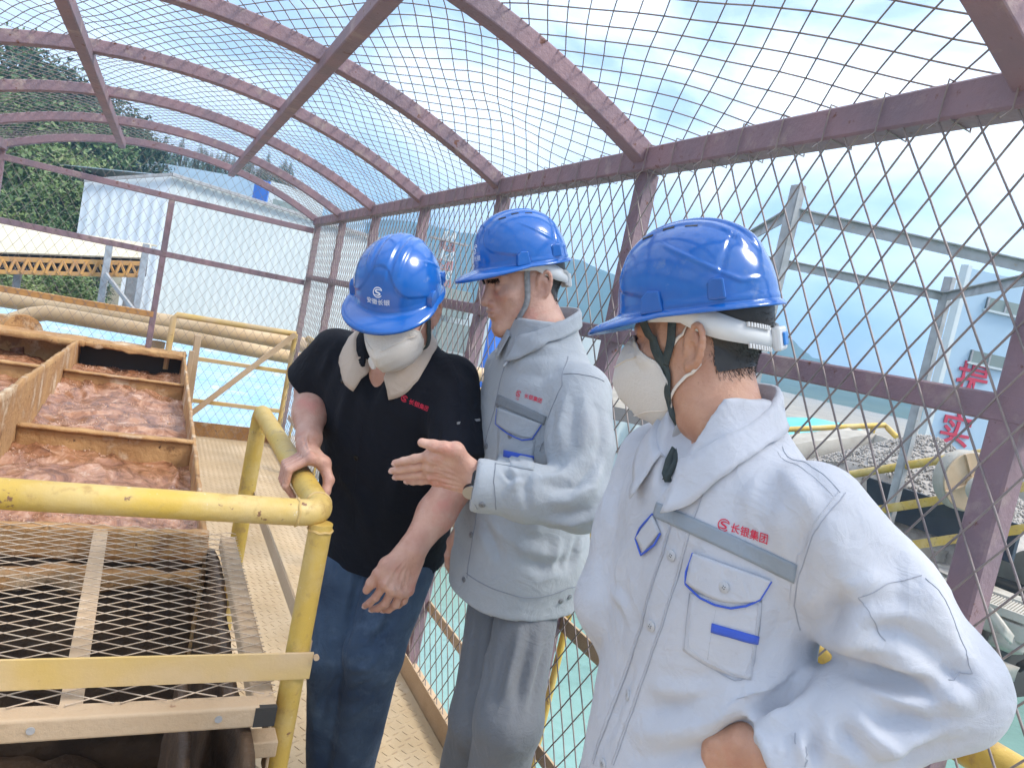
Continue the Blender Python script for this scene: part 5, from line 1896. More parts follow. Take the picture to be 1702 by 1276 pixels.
# ---------------------------------------------------------------- hands
def hand_field(f, J, k=0.010, palm_r=0.0125, fr=1.0):
    """J: dict with 'wrist' (two side points), 'fingers' (4 chains of 4 points: knuckle, two joints, tip), 'thumb' (chain)"""
    w0, w1 = np.array(J['wrist'][0]), np.array(J['wrist'][1])
    for i, ch in enumerate(J['fingers']):
        base = w0 + (w1 - w0) * i / 3.0
        f.add(f.cone(base, ch[0], 0.0165, palm_r), 0.014)
    K = [np.array(ch[0]) for ch in J['fingers']]
    for i in range(3):
        f.add(f.cone(K[i], K[i + 1], palm_r * 0.98, palm_r * 0.96), k)
    rs = [(0.0102, 0.0092, 0.0083, 0.0072), (0.0105, 0.0095, 0.0085, 0.0073), (0.0100, 0.0090, 0.0081, 0.0070), (0.0090, 0.0080, 0.0072, 0.0063)]
    for i, ch in enumerate(J['fingers']):
        g = None
        for s in range(len(ch) - 1):
            c = f.cone(ch[s], ch[s + 1], rs[i][s] * fr, rs[i][s + 1] * fr)
            g = c if g is None else smin(g, c, 0.004)
        f.add(g, 0.0045)
    t = J['thumb']
    f.add(f.cone(w0 + (w1 - w0) * 0.15, t[0], 0.0185, 0.0165), 0.016)
    f.add(f.cone(t[0], K[0], 0.014, 0.0105), 0.014)
    for s in range(len(t) - 1):
        r_ = (0.0150, 0.0122, 0.0112, 0.0092)
        f.add(f.cone(t[s], t[s + 1], r_[s] * fr, r_[s + 1] * fr), 0.007)

def bound(pts, pad):
    P = np.array(pts)
    return P.min(0) - pad, P.max(0) + pad

def arm_and_hand(J, forearm, vox=0.0019, fr=1.0, dorsal=None):
    """forearm: list of (point, radius) from elbow to wrist"""
    pts = [p for ch in J['fingers'] for p in ch] + list(J['thumb']) + list(J['wrist']) + [p for p, _ in forearm]
    lo, hi = bound(pts, 0.045)
    f = Field(lo, hi, vox)
    for i in range(len(forearm) - 1):
        f.add(f.cone(forearm[i][0], forearm[i + 1][0], forearm[i][1], forearm[i + 1][1]), 0.02)
    wm = (np.array(J['wrist'][0]) + np.array(J['wrist'][1])) / 2
    f.add(f.cone(forearm[-1][0], wm, forearm[-1][1], 0.021), 0.02)
    hand_field(f, J, fr=fr)
    V, F = f.mesh()
    V = relax(V, F, 1, 0.4)
    if dorsal is not None:
        dz = np.array(dorsal, float) * 0.03
        w0, w1 = np.array(J['wrist'][0]), np.array(J['wrist'][1])
        K = [np.array(ch[0]) for ch in J['fingers']]
        st = []
        for i in range(4):
            b = w0 + (w1 - w0) * (0.3 + 0.4 * i / 3)
            st.append(([b + dz, b * 0.5 + K[i] * 0.5 + dz, K[i] + dz], 0.0034, 0.0016))
            st.append(([K[i] + dz * 0.5 - (K[i] - b) * 0.06, K[i] + dz * 0.5 + (K[i] - b) * 0.06], 0.0075, 0.0022))
            if i < 3:
                mid0, mid1 = b * 0.55 + K[i] * 0.45, b * 0.2 + (K[i] * 0.5 + K[i + 1] * 0.5) * 0.8
                st.append(([mid0 + dz, mid1 + dz], 0.0026, 0.0012))
                st.append(([K[i] * 0.5 + K[i + 1] * 0.5 + dz, K[i] * 0.4 + K[i + 1] * 0.4 + b * 0.2 + dz], 0.0045, -0.0016))
        for ch in J['fingers']:
            for q in (1, 2):
                p_, d_ = np.array(ch[q]), np.array(ch[q + 1]) - np.array(ch[q - 1])
                s_ = np.cross(d_, dz)
                s_ = s_ / np.linalg.norm(s_) * 0.007
                for o_ in (-0.0022, 0.0022):
                    e_ = p_ + d_ / np.linalg.norm(d_) * o_ + dz * 0.4
                    st.append(([e_ - s_, e_, e_ + s_], 0.0013, -0.0011))
        V = folds(V, F, st)
    return V, F

def join(parts):
    V, F, n = [], [], 0
    for v, f_ in parts:
        V.append(v)
        F.append(f_ + n)
        n += len(v)
    return np.concatenate(V), np.concatenate(F)

def nails(J, parent, palm_n):
    """thin nail plates on the finger and thumb tips; palm_n points from the back of the hand to the palm"""
    for ch in list(J['fingers']) + [J['thumb']]:
        a, b = np.array(ch[-2]), np.array(ch[-1])
        d_ = (b - a) / np.linalg.norm(b - a)
        up = -(np.array(palm_n) - d_ * np.dot(palm_n, d_))
        up /= np.linalg.norm(up)
        sd = np.cross(d_, up)
        V, F = [], []
        for i in range(5):
            for j in range(5):
                s_, t_ = (i - 2) / 2.0, j / 4.0
                V.append(b - d_ * 0.004 + d_ * 0.0095 * t_ + sd * 0.0050 * s_ * (1 - 0.25 * t_ ** 3) + up * (0.0070 - 0.0020 * s_ * s_ - 0.0020 * t_ * t_))
        F = [(i * 5 + j, (i + 1) * 5 + j, (i + 1) * 5 + j + 1, i * 5 + j + 1) for i in range(4) for j in range(4)]
        m = MB()
        m.add(V, F)
        o = m.build('fingernail', 'nail', parent, smooth=True)
        md = o.modifiers.new('thickness', 'SOLIDIFY')
        md.thickness = 0.0008

# ---------------------------------------------------------------- garments
def torso_field(f, fr, tab, power=2.3):
    """loft of rounded sections in the body frame; tab rows = (z, half width, half depth, centre x, centre y)"""
    R, o = fr
    R = R.astype(np.float32)
    x, y, z = f.X - np.float32(o[0]), f.Y - np.float32(o[1]), f.Z - np.float32(o[2])
    lx = x * R[0, 0] + y * R[1, 0] + z * R[2, 0]
    ly = x * R[0, 1] + y * R[1, 1] + z * R[2, 1]
    lz = x * R[0, 2] + y * R[1, 2] + z * R[2, 2]
    T = np.array(tab, np.float32)
    zs = T[:, 0]
    tt = np.interp(np.linspace(zs[0], zs[-1], 200), zs, np.arange(len(zs)))
    def smooth_col(c):
        v = np.interp(np.linspace(zs[0], zs[-1], 200), zs, T[:, c])
        k = np.ones(15) / 15
        return np.convolve(np.pad(v, 7, mode='edge'), k, 'valid')
    zi = np.clip((lz - zs[0]) / (zs[-1] - zs[0]) * 199, 0, 198.999)
    i0 = zi.astype(np.int32)
    fz = zi - i0
    def col(c):
        v = smooth_col(c).astype(np.float32)
        return v[i0] * (1 - fz) + v[i0 + 1] * fz
    a, b, cx, cy = col(1), col(2), col(3), col(4)
    q = (np.abs((lx - cx) / a) ** power + np.abs((ly - cy) / b) ** power) ** (1 / power)
    d = (q - 1) * np.minimum(a, b) * 0.9
    d = np.maximum(d, np.maximum(zs[0] - lz, lz - zs[-1]))
    return d

def sleeve(f, pts, k=0.03):
    """pts = list of (point, radius)"""
    g = None
    for i in range(len(pts) - 1):
        c = f.cone(pts[i][0], pts[i + 1][0], pts[i][1], pts[i + 1][1])
        g = c if g is None else smin(g, c, 0.025)
    return g

def cut_end(f, g, p, d):
    """cut a sleeve or leg flat at point p, direction d pointing outwards"""
    d = np.array(d, float)
    d /= np.linalg.norm(d)
    return -smin(-g, -f.plane(p, d), 0.004)

def wrinkle(V, F, amp, scale, seed, stretch=(1, 1, 1)):
    N = normals_of(V, F)
    w = fbm(V * scale * np.array(stretch), 3, seed)
    w2 = 1 - 2 * np.abs(fbm(V * scale * 1.7 * np.array(stretch) + 11.0, 3, seed + 5))
    return V + N * (amp * (0.6 * w + 0.5 * w2))[:, None]

def grid_patch(name, bv, corners, n, off, material, parent, nu=14, nv=10, shape=None, thick=0.0016):
    """cloth patch on a garment: four corners (world), bilinear grid dropped onto the surface along -n"""
    c = [np.array(t, float) for t in corners]
    P = []
    for i in range(nu + 1):
        for j in range(nv + 1):
            s, t = i / nu, j / nv
            p = (c[0] * (1 - s) + c[1] * s) * (1 - t) + (c[3] * (1 - s) + c[2] * s) * t
            if shape:
                p = p + shape(s, t, c)
            P.append(p)
    W = on_surface(bv, P, n, off)
    F = np.array([(i * (nv + 1) + j, (i + 1) * (nv + 1) + j, (i + 1) * (nv + 1) + j + 1, i * (nv + 1) + j + 1) for i in range(nu) for j in range(nv)])
    o = np_mesh(name, W, F, material, parent, smooth=True)
    md = o.modifiers.new('thickness', 'SOLIDIFY')
    md.thickness = thick
    md.offset = 0
    return o

def seam(name, bv, pts, r, off, material, parent, n=None, sub=8):
    """a stitched line or piping lying on a garment"""
    P = []
    pts = [np.array(p, float) for p in pts]
    for i in range(len(pts) - 1):
        for k in range(sub):
            P.append(pts[i] + (pts[i + 1] - pts[i]) * k / sub)
    P.append(pts[-1])
    W = []
    for p in P:
        h_ = bv.find_nearest(Vector(p))
        W.append(np.array(h_[0][:]) + np.array(h_[1][:]) * off)
    m = MB()
    m.tube(W, r, 6)
    return m.build(name, material, parent, smooth=True)

def button(bv, p, r, material, parent):
    h_ = bv.find_nearest(Vector(p))
    c, n = np.array(h_[0][:]), np.array(h_[1][:])
    d_, u_, v_ = perp(n)
    m = MB()
    m.tube([c, c + n * 0.0022, c + n * 0.0030, c + n * 0.0024], r, 20, r_list=[r, r, r * 0.86, r * 0.62])
    b_ = m.build('button', material, parent, smooth=True)
    for k in range(4):
        a = k * math.pi / 2 + 0.5
        m = MB()
        m.disc(c + n * 0.0019 + (u_ * math.cos(a) + v_ * math.sin(a)) * r * 0.28, n, r * 0.11, 0.0009, 8)
        m.build('button_hole', 'watch_black', b_)
    return b_

def collar(name, bv, fr, C, rx, ry, zb, zf, stand, fall_b, fall_f, gap, material, parent, lean=0.012, flare=0.020, tipx=0.0):
    """turned-down collar in the body frame: ring centre C, radii, back/front height, opening half angle gap (degrees)"""
    rows = []
    N_ = 64
    for i in range(N_ + 1):
        a = math.radians(-180 + gap + (360 - 2 * gap) * i / N_)      # 0 = back, +-180 = front
        t = (1 - math.cos(a)) / 2                                    # 0 back .. 1 front
        sx, sy = math.sin(a), -math.cos(a)
        base = np.array([C[0] + rx * sx, C[1] + ry * sy, zb + (zf - zb) * t ** 1.3])
        out = np.array([sx, sy, 0.0])
        st = stand * (1 - 0.45 * t ** 2)
        fl = fall_b + (fall_f - fall_b) * t ** 2.2
        top = base + out * (lean * 0.25) + np.array([0, 0, st])
        r0 = base - out * 0.002 - np.array([0, 0, 0.015])
        fold = top + out * 0.005 + np.array([0, 0, 0.002])
        r = [r0, base, (base + top) / 2 + out * 0.001, top, fold]
        for k in range(1, 6):
            s = k / 5.0
            tip = np.array([tipx * sx * (t ** 4), 0.35 * fl * (t ** 3), 0]) * s
            r.append(fold + out * (0.004 + flare * s ** 1.3) + np.array([0, 0, -fl * s]) + tip)
        rows.append(r)
    W = np.array(rows)
    M = W.shape[1]
    Wd = tow(fr, W.reshape(-1, 3)).reshape(W.shape)
    for i in range(N_ + 1):
        for k in range(4, M):
            p = Wd[i, k]
            h_ = bv.find_nearest(Vector(p))
            q, nn = np.array(h_[0][:]), np.array(h_[1][:])
            dd = np.dot(p - q, nn)
            if dd < 0.006:
                Wd[i, k] = q + nn * 0.006
    idx = np.arange((N_ + 1) * M).reshape(N_ + 1, M)
    F = np.stack([idx[:-1, :-1], idx[1:, :-1], idx[1:, 1:], idx[:-1, 1:]], -1).reshape(-1, 4)
    o = np_mesh(name, Wd.reshape(-1, 3), F, material, parent, smooth=True)
    md = o.modifiers.new('thickness', 'SOLIDIFY')
    md.thickness = 0.0019
    md.offset = 0
    return o, Wd

def relax_open(W, it):
    for _ in range(it):
        A2 = W.copy()
        A2[1:-1, 1:-1] = 0.5 * W[1:-1, 1:-1] + 0.125 * (W[:-2, 1:-1] + W[2:, 1:-1] + W[1:-1, :-2] + W[1:-1, 2:])
        W = A2
    return W

def face_mask(fr, label, parent_group, ridge_pts, edge_pts, valve=False, seams=(), group='folded face masks', head_bv=None):
    """folded dust mask: surface between the central ridge and the cheek edge on both sides (head frame)"""
    rp, ep = np.array(ridge_pts, float), np.array(edge_pts, float)
    N_, M_ = 30, 22
    def rs(P, n):
        l = np.concatenate([[0], np.cumsum(np.linalg.norm(np.diff(P, axis=0), axis=1))])
        t = np.linspace(0, l[-1], n)
        return np.stack([np.interp(t, l, P[:, k]) for k in range(P.shape[1])], 1)
    r_, e_ = rs(rp, N_), rs(ep, N_)
    rows = []
    for i in range(N_):
        row = []
        for j in range(-M_, M_ + 1):
            s = abs(j) / M_
            p = np.array([0, r_[i, 0], r_[i, 1]]) * (1 - s) + np.array([e_[i, 0], e_[i, 1], e_[i, 2]]) * s
            bul = math.sin(s * math.pi) * 0.012 * math.sin(math.pi * (i + 0.5) / N_) ** 0.5
            p = p + np.array([bul * 0.9, bul * 0.6, 0])
            ridge_soft = 0.004 * math.exp(-(s / 0.08) ** 2)
            p[1] -= ridge_soft
            if j < 0:
                p[0] = -p[0]
            p[2] += 0.0012 * math.sin(i * 1.1 + j * 0.4)
            row.append(p)
        rows.append(row)
    W = np.array(rows)
    for i in range(W.shape[0]):
        for j in range(W.shape[1]):
            h_ = head_bv.find_nearest(Vector(W[i, j]))
            q_, n_ = np.array(h_[0][:]), np.array(h_[1][:])
            if np.dot(W[i, j] - q_, n_) < 0.0035:
                W[i, j] = q_ + n_ * 0.0035
    mk = empty('face_mask', tuple(tow(fr, [(0, 0.1, -0.04)])[0]))
    tag(mk, label, 'mask', group)
    idx = np.arange(W.shape[0] * W.shape[1]).reshape(W.shape[:2])
    F = np.stack([idx[:-1, :-1], idx[1:, :-1], idx[1:, 1:], idx[:-1, 1:]], -1).reshape(-1, 4)
    V = tow(fr, W.reshape(-1, 3))
    o = np_mesh('mask_cup', V, F, 'mask_white', mk, smooth=True)
    md = o.modifiers.new('thickness', 'SOLIDIFY')
    md.thickness = 0.002
    bv = bvh_of(V, F)
    W3 = V.reshape(W.shape)
    # welded seams
    for fr_ in seams:
        i = int(fr_ * (N_ - 1))
        for sgn in (0, 1):
            row = W3[i, :M_ + 1] if sgn == 0 else W3[i, M_:]
            m = MB()
            out = fr[0] @ np.array([(-1 if sgn == 0 else 1) * 0.5, 0.85, 0])
            m.tube([p + out * 0.0012 for p in row[2:-2]], 0.0011, 6)
            m.build('seam', 'elastic', mk, smooth=True)
    # edge binding
    for row in (W3[:, 0], W3[:, -1]):
        m = MB()
        m.tube(list(row), 0.0016, 6)
        m.build('edge_binding', 'mask_white', mk, smooth=True)
    if valve:
        c0 = W3[int(N_ * 0.58), M_ - 5]
        nn = fr[0] @ np.array([-0.55, 0.8, 0.0])
        m = MB()
        m.disc(c0, nn, 0.015, 0.006, 24)
        vv = m.build('valve', 'white_plastic', mk, smooth=True, bevel=0.0015)
    return mk, W3, bv

# folds of the cloth, each a line of points on the garment, a width and a height
FOLDS = {
 'p3': [
  ([(0.8103, 0.5604, 1.1445), (0.8129, 0.5214, 1.1502), (0.8318, 0.4815, 1.1554), (0.8590, 0.4499, 1.1468)], 0.011, -0.011),
  ([(0.7993, 0.5245, 1.1248), (0.8254, 0.4865, 1.1344), (0.8566, 0.4542, 1.1553), (0.8906, 0.4389, 1.1768)], 0.013, 0.008),
  ([(0.7958, 0.5234, 1.1746), (0.8179, 0.4934, 1.1787), (0.8522, 0.4621, 1.1691)], 0.014, 0.006),
  ([(0.7800, 0.5232, 1.2451), (0.7772, 0.5300, 1.2051), (0.7967, 0.5497, 1.1607)], 0.018, 0.007),
  ([(0.7598, 0.5513, 1.2547), (0.7645, 0.5565, 1.2150), (0.7864, 0.5705, 1.1697)], 0.013, -0.006),
  ([(0.7528, 0.5712, 1.3287), (0.7475, 0.5653, 1.2933), (0.7598, 0.5513, 1.2547), (0.7767, 0.5263, 1.2364)], 0.022, 0.006),
  ([(0.8117, 0.5394, 1.3060), (0.8086, 0.5123, 1.2723), (0.7991, 0.5025, 1.2329)], 0.020, -0.005),
  ([(0.8307, 0.5056, 1.2757), (0.8530, 0.4802, 1.2361), (0.8694, 0.4586, 1.1958)], 0.020, 0.005),
  ([(0.8201, 0.5872, 1.1445), (0.7809, 0.6053, 1.0954), (0.7335, 0.6195, 1.0571), (0.7070, 0.6644, 1.0067), (0.6864, 0.7336, 0.9429)], 0.016, 0.009),
  ([(0.8095, 0.5892, 1.1194), (0.7646, 0.5948, 1.0780), (0.7304, 0.6148, 1.0357), (0.7217, 0.6430, 0.9980)], 0.013, -0.012),
  ([(0.7813, 0.6119, 1.1488), (0.7497, 0.6194, 1.1051), (0.7179, 0.6450, 1.0511), (0.6936, 0.6961, 1.0009)], 0.018, 0.006),
  ([(0.7740, 0.5792, 1.0945), (0.7437, 0.5806, 1.0639), (0.7424, 0.6150, 1.0143)], 0.012, 0.007),
  ([(0.7534, 0.6177, 1.1866), (0.7556, 0.6174, 1.1465), (0.7367, 0.6264, 1.1018)], 0.016, -0.005),
  ([(0.7155, 0.6473, 1.0664), (0.6946, 0.6903, 1.0173), (0.6844, 0.7552, 0.9702)], 0.016, -0.005),
  ([(0.7217, 0.6430, 0.9980), (0.6944, 0.6913, 0.9477), (0.6847, 0.7569, 0.8941)], 0.018, -0.005),
  ([(0.7204, 0.6750, 1.3405), (0.7040, 0.6625, 1.3029), (0.7062, 0.6507, 1.2752)], 0.014, 0.004),
  ([(0.7303, 0.6171, 1.3504), (0.7123, 0.6173, 1.3106), (0.7155, 0.6225, 1.2703)], 0.016, 0.004),
  ([(0.7331, 0.5839, 1.3232), (0.7259, 0.5926, 1.2820), (0.7426, 0.6022, 1.2327)], 0.010, -0.004),
  ([(0.8923, 0.4414, 1.1826), (0.8553, 0.4530, 1.1271), (0.8185, 0.4752, 1.0829), (0.7871, 0.4930, 1.0616)], 0.016, 0.007),
  ([(0.8669, 0.4446, 1.1206), (0.8355, 0.4692, 1.0728), (0.7994, 0.4849, 1.0562)], 0.014, -0.007),
  ([(0.7876, 0.5149, 1.1086), (0.7951, 0.4918, 1.0926), (0.8274, 0.4714, 1.0736)], 0.012, 0.007),
  ([(0.7739, 0.5253, 1.0956), (0.7773, 0.5071, 1.0806), (0.7915, 0.4894, 1.0650)], 0.009, -0.006),
  ([(0.7588, 0.5416, 1.0753), (0.7553, 0.5310, 1.0557), (0.7582, 0.5216, 1.0391)], 0.008, -0.006),
  ([(0.7520, 0.5462, 1.0653), (0.7442, 0.5386, 1.0480), (0.7444, 0.5303, 1.0346)], 0.008, 0.005),
  ([(0.7320, 0.5546, 1.0463), (0.7277, 0.5465, 1.0329)], 0.007, 0.003),
  ([(0.6778, 0.8557, 1.1812), (0.6822, 0.8666, 1.1291), (0.6808, 0.8421, 1.0918)], 0.012, 0.003),
  ([(0.6928, 0.8849, 1.0922), (0.6787, 0.8326, 1.0961), (0.6785, 0.8101, 1.0785)], 0.010, 0.004),
  ([(0.6831, 0.6978, 1.2571), (0.6740, 0.7333, 1.1757), (0.6773, 0.7448, 1.0835)], 0.012, -0.003),
  ([(0.6797, 0.7779, 1.0486), (0.6861, 0.7971, 0.9542), (0.6869, 0.8099, 0.8795)], 0.010, -0.004),
  ([(0.7812, 0.5960, 1.1769), (0.7681, 0.5413, 1.2258), (0.7989, 0.5067, 1.2491)], 0.013, -0.007),
  ([(0.8050, 0.6000, 1.1529), (0.7843, 0.5272, 1.1900), (0.8185, 0.4897, 1.1917)], 0.012, 0.008),
  ([(0.7810, 0.5218, 1.2090), (0.8070, 0.4955, 1.2145), (0.8453, 0.4737, 1.2030)], 0.011, -0.006),
  ([(0.8467, 0.4712, 1.1898), (0.8665, 0.4521, 1.1777), (0.8819, 0.4341, 1.1513)], 0.013, -0.007),
  ([(0.8140, 0.4886, 1.1154), (0.8422, 0.4645, 1.1209), (0.8667, 0.4433, 1.1431)], 0.012, -0.008),
  ([(0.7334, 0.6084, 1.0556), (0.7163, 0.6500, 1.0024), (0.6896, 0.7105, 0.9442)], 0.011, 0.007),
  ([(0.7284, 0.6330, 1.0821), (0.7008, 0.6704, 1.0455), (0.6859, 0.7301, 1.0118)], 0.012, 0.006),
  ([(0.7379, 0.6550, 1.3558), (0.7264, 0.5990, 1.3328), (0.7341, 0.5787, 1.3026)], 0.013, 0.005),
 ],
 'p2': [
  ([(0.8681, 1.2297, 1.2203), (0.8347, 1.1942, 1.1737), (0.7897, 1.2026, 1.1424), (0.7470, 1.2217, 1.1293)], 0.011, 0.009),
  ([(0.8453, 1.2288, 1.2183), (0.8014, 1.2114, 1.1746), (0.7563, 1.2255, 1.1578)], 0.010, -0.009),
  ([(0.8171, 1.2457, 1.2238), (0.7798, 1.2401, 1.1834), (0.7272, 1.2428, 1.1716)], 0.010, 0.007),
  ([(0.8637, 1.1861, 1.1556), (0.8247, 1.1833, 1.1285), (0.7820, 1.2110, 1.1062)], 0.011, -0.006),
  ([(0.8437, 1.1798, 1.1309), (0.8073, 1.2008, 1.0961), (0.7580, 1.2360, 1.0860)], 0.010, 0.006),
  ([(0.7209, 1.2633, 1.1841), (0.7054, 1.2402, 1.1517), (0.7234, 1.2325, 1.1053)], 0.009, -0.006),
  ([(0.6893, 1.2816, 1.1786), (0.6912, 1.2536, 1.1590), (0.6790, 1.2521, 1.1309)], 0.008, 0.005),
  ([(0.6709, 1.2844, 1.1735), (0.6836, 1.2622, 1.1621), (0.7056, 1.2555, 1.1723)], 0.007, -0.006),
  ([(0.8067, 1.3882, 1.3239), (0.8056, 1.3848, 1.2554), (0.8204, 1.3953, 1.1847)], 0.010, -0.006),
  ([(0.8206, 1.3534, 1.3458), (0.7973, 1.3082, 1.2716), (0.7963, 1.2696, 1.2154)], 0.014, 0.006),
  ([(0.8483, 1.3254, 1.3548), (0.8378, 1.2680, 1.2855), (0.8222, 1.2425, 1.2252)], 0.016, 0.005),
  ([(0.8756, 1.2943, 1.3243), (0.8695, 1.2504, 1.2672), (0.8515, 1.2249, 1.2135)], 0.012, -0.005),
  ([(0.7704, 1.5376, 1.4378), (0.7906, 1.4771, 1.4267), (0.8395, 1.4499, 1.4312)], 0.012, 0.004),
  ([(0.7609, 1.5114, 1.3526), (0.7975, 1.4320, 1.3636), (0.8327, 1.4081, 1.3936)], 0.016, -0.004),
  ([(0.7788, 1.4442, 0.9945), (0.8240, 1.3937, 0.9648), (0.9114, 1.3752, 0.9610)], 0.018, 0.007),
  ([(0.7570, 1.5046, 1.0015), (0.7731, 1.4504, 0.9627), (0.7925, 1.4194, 0.9173)], 0.014, -0.006),
  ([(0.7905, 1.4255, 0.9729), (0.8683, 1.3751, 0.9377), (0.9480, 1.3780, 0.9539)], 0.016, -0.007),
  ([(0.9015, 1.3788, 1.0102), (0.8964, 1.3743, 0.9535), (0.8947, 1.3706, 0.9185)], 0.012, 0.006),
  ([(0.9558, 1.3863, 1.0102), (0.9480, 1.3780, 0.9539), (0.9405, 1.3735, 0.9259)], 0.011, -0.006),
  ([(0.7965, 1.4200, 1.0041), (0.8404, 1.3884, 1.0179), (0.7828, 1.2286, 1.0849)], 0.015, 0.005),
 ],
 'p1': [
  ([(0.4416, 1.8700, 1.3436), (0.4112, 1.8536, 1.2772), (0.4013, 1.8735, 1.2251)], 0.014, 0.008),
  ([(0.4730, 1.7693, 1.2990), (0.4575, 1.7886, 1.2009), (0.4685, 1.8314, 1.0663)], 0.018, 0.008),
  ([(0.6589, 1.6820, 1.3412), (0.6964, 1.6276, 1.2944), (0.6976, 1.5551, 1.1894)], 0.016, 0.007),
  ([(0.4830, 1.8423, 1.0000), (0.5477, 1.7951, 0.9379), (0.6001, 1.7899, 0.8274)], 0.02, 0.009),
  ([(0.6202, 1.6887, 1.1493), (0.6132, 1.7318, 1.0111), (0.6176, 1.7642, 0.8708)], 0.02, 0.008),
  ([(0.6428, 1.6027, 1.2018), (0.6369, 1.5807, 1.1172), (0.6806, 1.7218, 0.9874)], 0.015, -0.008),
 ],
 't2': [
  ([(0.8611, 1.3985, 0.7880), (0.8341, 1.3562, 0.6710), (0.8194, 1.3379, 0.4932)], 0.010, 0.010),
  ([(0.8853, 1.3879, 0.7930), (0.8578, 1.3437, 0.6770), (0.8359, 1.3143, 0.5075)], 0.010, -0.007),
  ([(0.8390, 1.5648, 0.7479), (0.8332, 1.5136, 0.5984), (0.8489, 1.4982, 0.3828)], 0.012, -0.008),
  ([(0.8574, 1.5388, 0.7281), (0.8099, 1.4282, 0.6467), (0.8029, 1.3872, 0.4917)], 0.014, 0.006),
  ([(0.8333, 1.4073, 0.7468), (0.8132, 1.3624, 0.6393), (0.8080, 1.3502, 0.5008)], 0.012, -0.005),
  ([(0.9076, 1.3819, 0.7883), (0.8790, 1.3395, 0.6784), (0.8466, 1.2997, 0.5306)], 0.011, 0.007),
  ([(0.9485, 1.3934, 0.7824), (0.9111, 1.3551, 0.7128), (0.8787, 1.3129, 0.6211)], 0.010, -0.006),
 ],
 't1': [
  ([(0.6085, 1.8671, 0.7119), (0.5949, 1.8432, 0.6179), (0.5771, 1.7701, 0.5343)], 0.012, -0.010),
  ([(0.6824, 1.7573, 0.7004), (0.6369, 1.7434, 0.6141), (0.5927, 1.7628, 0.5714)], 0.012, 0.008),
  ([(0.6726, 1.7367, 0.6339), (0.6237, 1.7213, 0.5669), (0.5863, 1.7442, 0.5392)], 0.010, -0.008),
  ([(0.6615, 1.7083, 0.5645), (0.6215, 1.7066, 0.5167), (0.5865, 1.7436, 0.4944)], 0.011, 0.008),
  ([(0.6624, 1.6982, 0.5031), (0.6211, 1.7241, 0.4568), (0.5992, 1.7696, 0.4148)], 0.010, -0.007),
  ([(0.6631, 1.7172, 0.4418), (0.6309, 1.7382, 0.3803), (0.6089, 1.7751, 0.3248)], 0.012, 0.007),
  ([(0.5104, 1.9583, 0.7069), (0.5129, 1.9044, 0.5892), (0.5244, 1.8374, 0.5005)], 0.014, 0.007),
  ([(0.5744, 1.7985, 0.4510), (0.5614, 1.8221, 0.3690), (0.5704, 1.8430, 0.2499)], 0.012, -0.007),
  ([(0.5427, 1.8374, 0.5346), (0.5635, 1.8003, 0.4676), (0.5647, 1.8163, 0.3896)], 0.012, 0.007),
 ]}

# ================================================================ THE THREE WORKERS
RAD = math.radians
TAB = [(-0.14, 0.180, 0.136, 0, -0.008), (0.0, 0.175, 0.128, 0, -0.008), (0.12, 0.170, 0.120, 0, -0.008), (0.25, 0.176, 0.122, 0, -0.006), (0.36, 0.180, 0.119, 0, -0.009),
       (0.425, 0.162, 0.108, 0, -0.012), (0.462, 0.122, 0.090, 0, -0.014), (0.495, 0.090, 0.078, 0, -0.014), (0.515, 0.076, 0.070, 0, -0.012), (0.522, 0.074, 0.068, 0, -0.012)]

def neck_in_head(hf, tf, local):
    return hf[0].T @ (tow(tf, [local])[0] - hf[1])

def legs(tf, hip_w, L, Rr, radii, vox, top):
    """trousers: pelvis plus two legs, each leg = (knee, ankle)"""
    pts = [tow(tf, [(0, 0, top)])[0], *L, *Rr]
    lo, hi = bound(pts, 0.20)
    lo[2] = 0.03
    f = Field(lo, hi, vox)
    for s, leg in ((1, L), (-1, Rr)):
        h_ = tow(tf, [(s * hip_w, 0.0, -0.10)])[0]
        g = f.cone(h_, leg[0], radii[0], radii[1])
        g = smin(g, f.cone(leg[0], leg[1], radii[1], radii[2]), 0.03)
        f.add(g, 0.012)
    pel = torso_field(f, tf, [(-0.10, 0.152, 0.115, 0, -0.01), (0.0, 0.155, 0.115, 0, -0.005), (0.10, 0.145, 0.105, 0, 0)])
    f.add(pel, 0.03)
    f.d = np.maximum(f.d, f.plane((0, 0, 0.075), (0, 0, -1)))
    return f.mesh()

def shoe(ank, fwd, parent):
    f = Field(np.array([ank[0], ank[1], 0]) - (0.2, 0.2, 0.02), np.array([ank[0], ank[1], 0.12]) + (0.2, 0.2, 0.02), 0.006)
    fw = np.array([fwd[0], fwd[1], 0])
    fw /= np.linalg.norm(fw)
    b = np.array([ank[0], ank[1], 0.04])
    f.add(f.cone(b - fw * 0.05, b + fw * 0.09, 0.042, 0.043))
    f.add(f.cone(b + fw * 0.09, b + fw * 0.15, 0.043, 0.034), 0.02)
    f.add(f.cone(b - fw * 0.01, b + (0, 0, 0.07), 0.045, 0.045), 0.03)
    f.d = np.maximum(f.d, f.plane((0, 0, 0.004), (0, 0, -1)))
    V, F = f.mesh()
    np_mesh('shoe', V, F, 'shoe_black', parent, smooth=True)

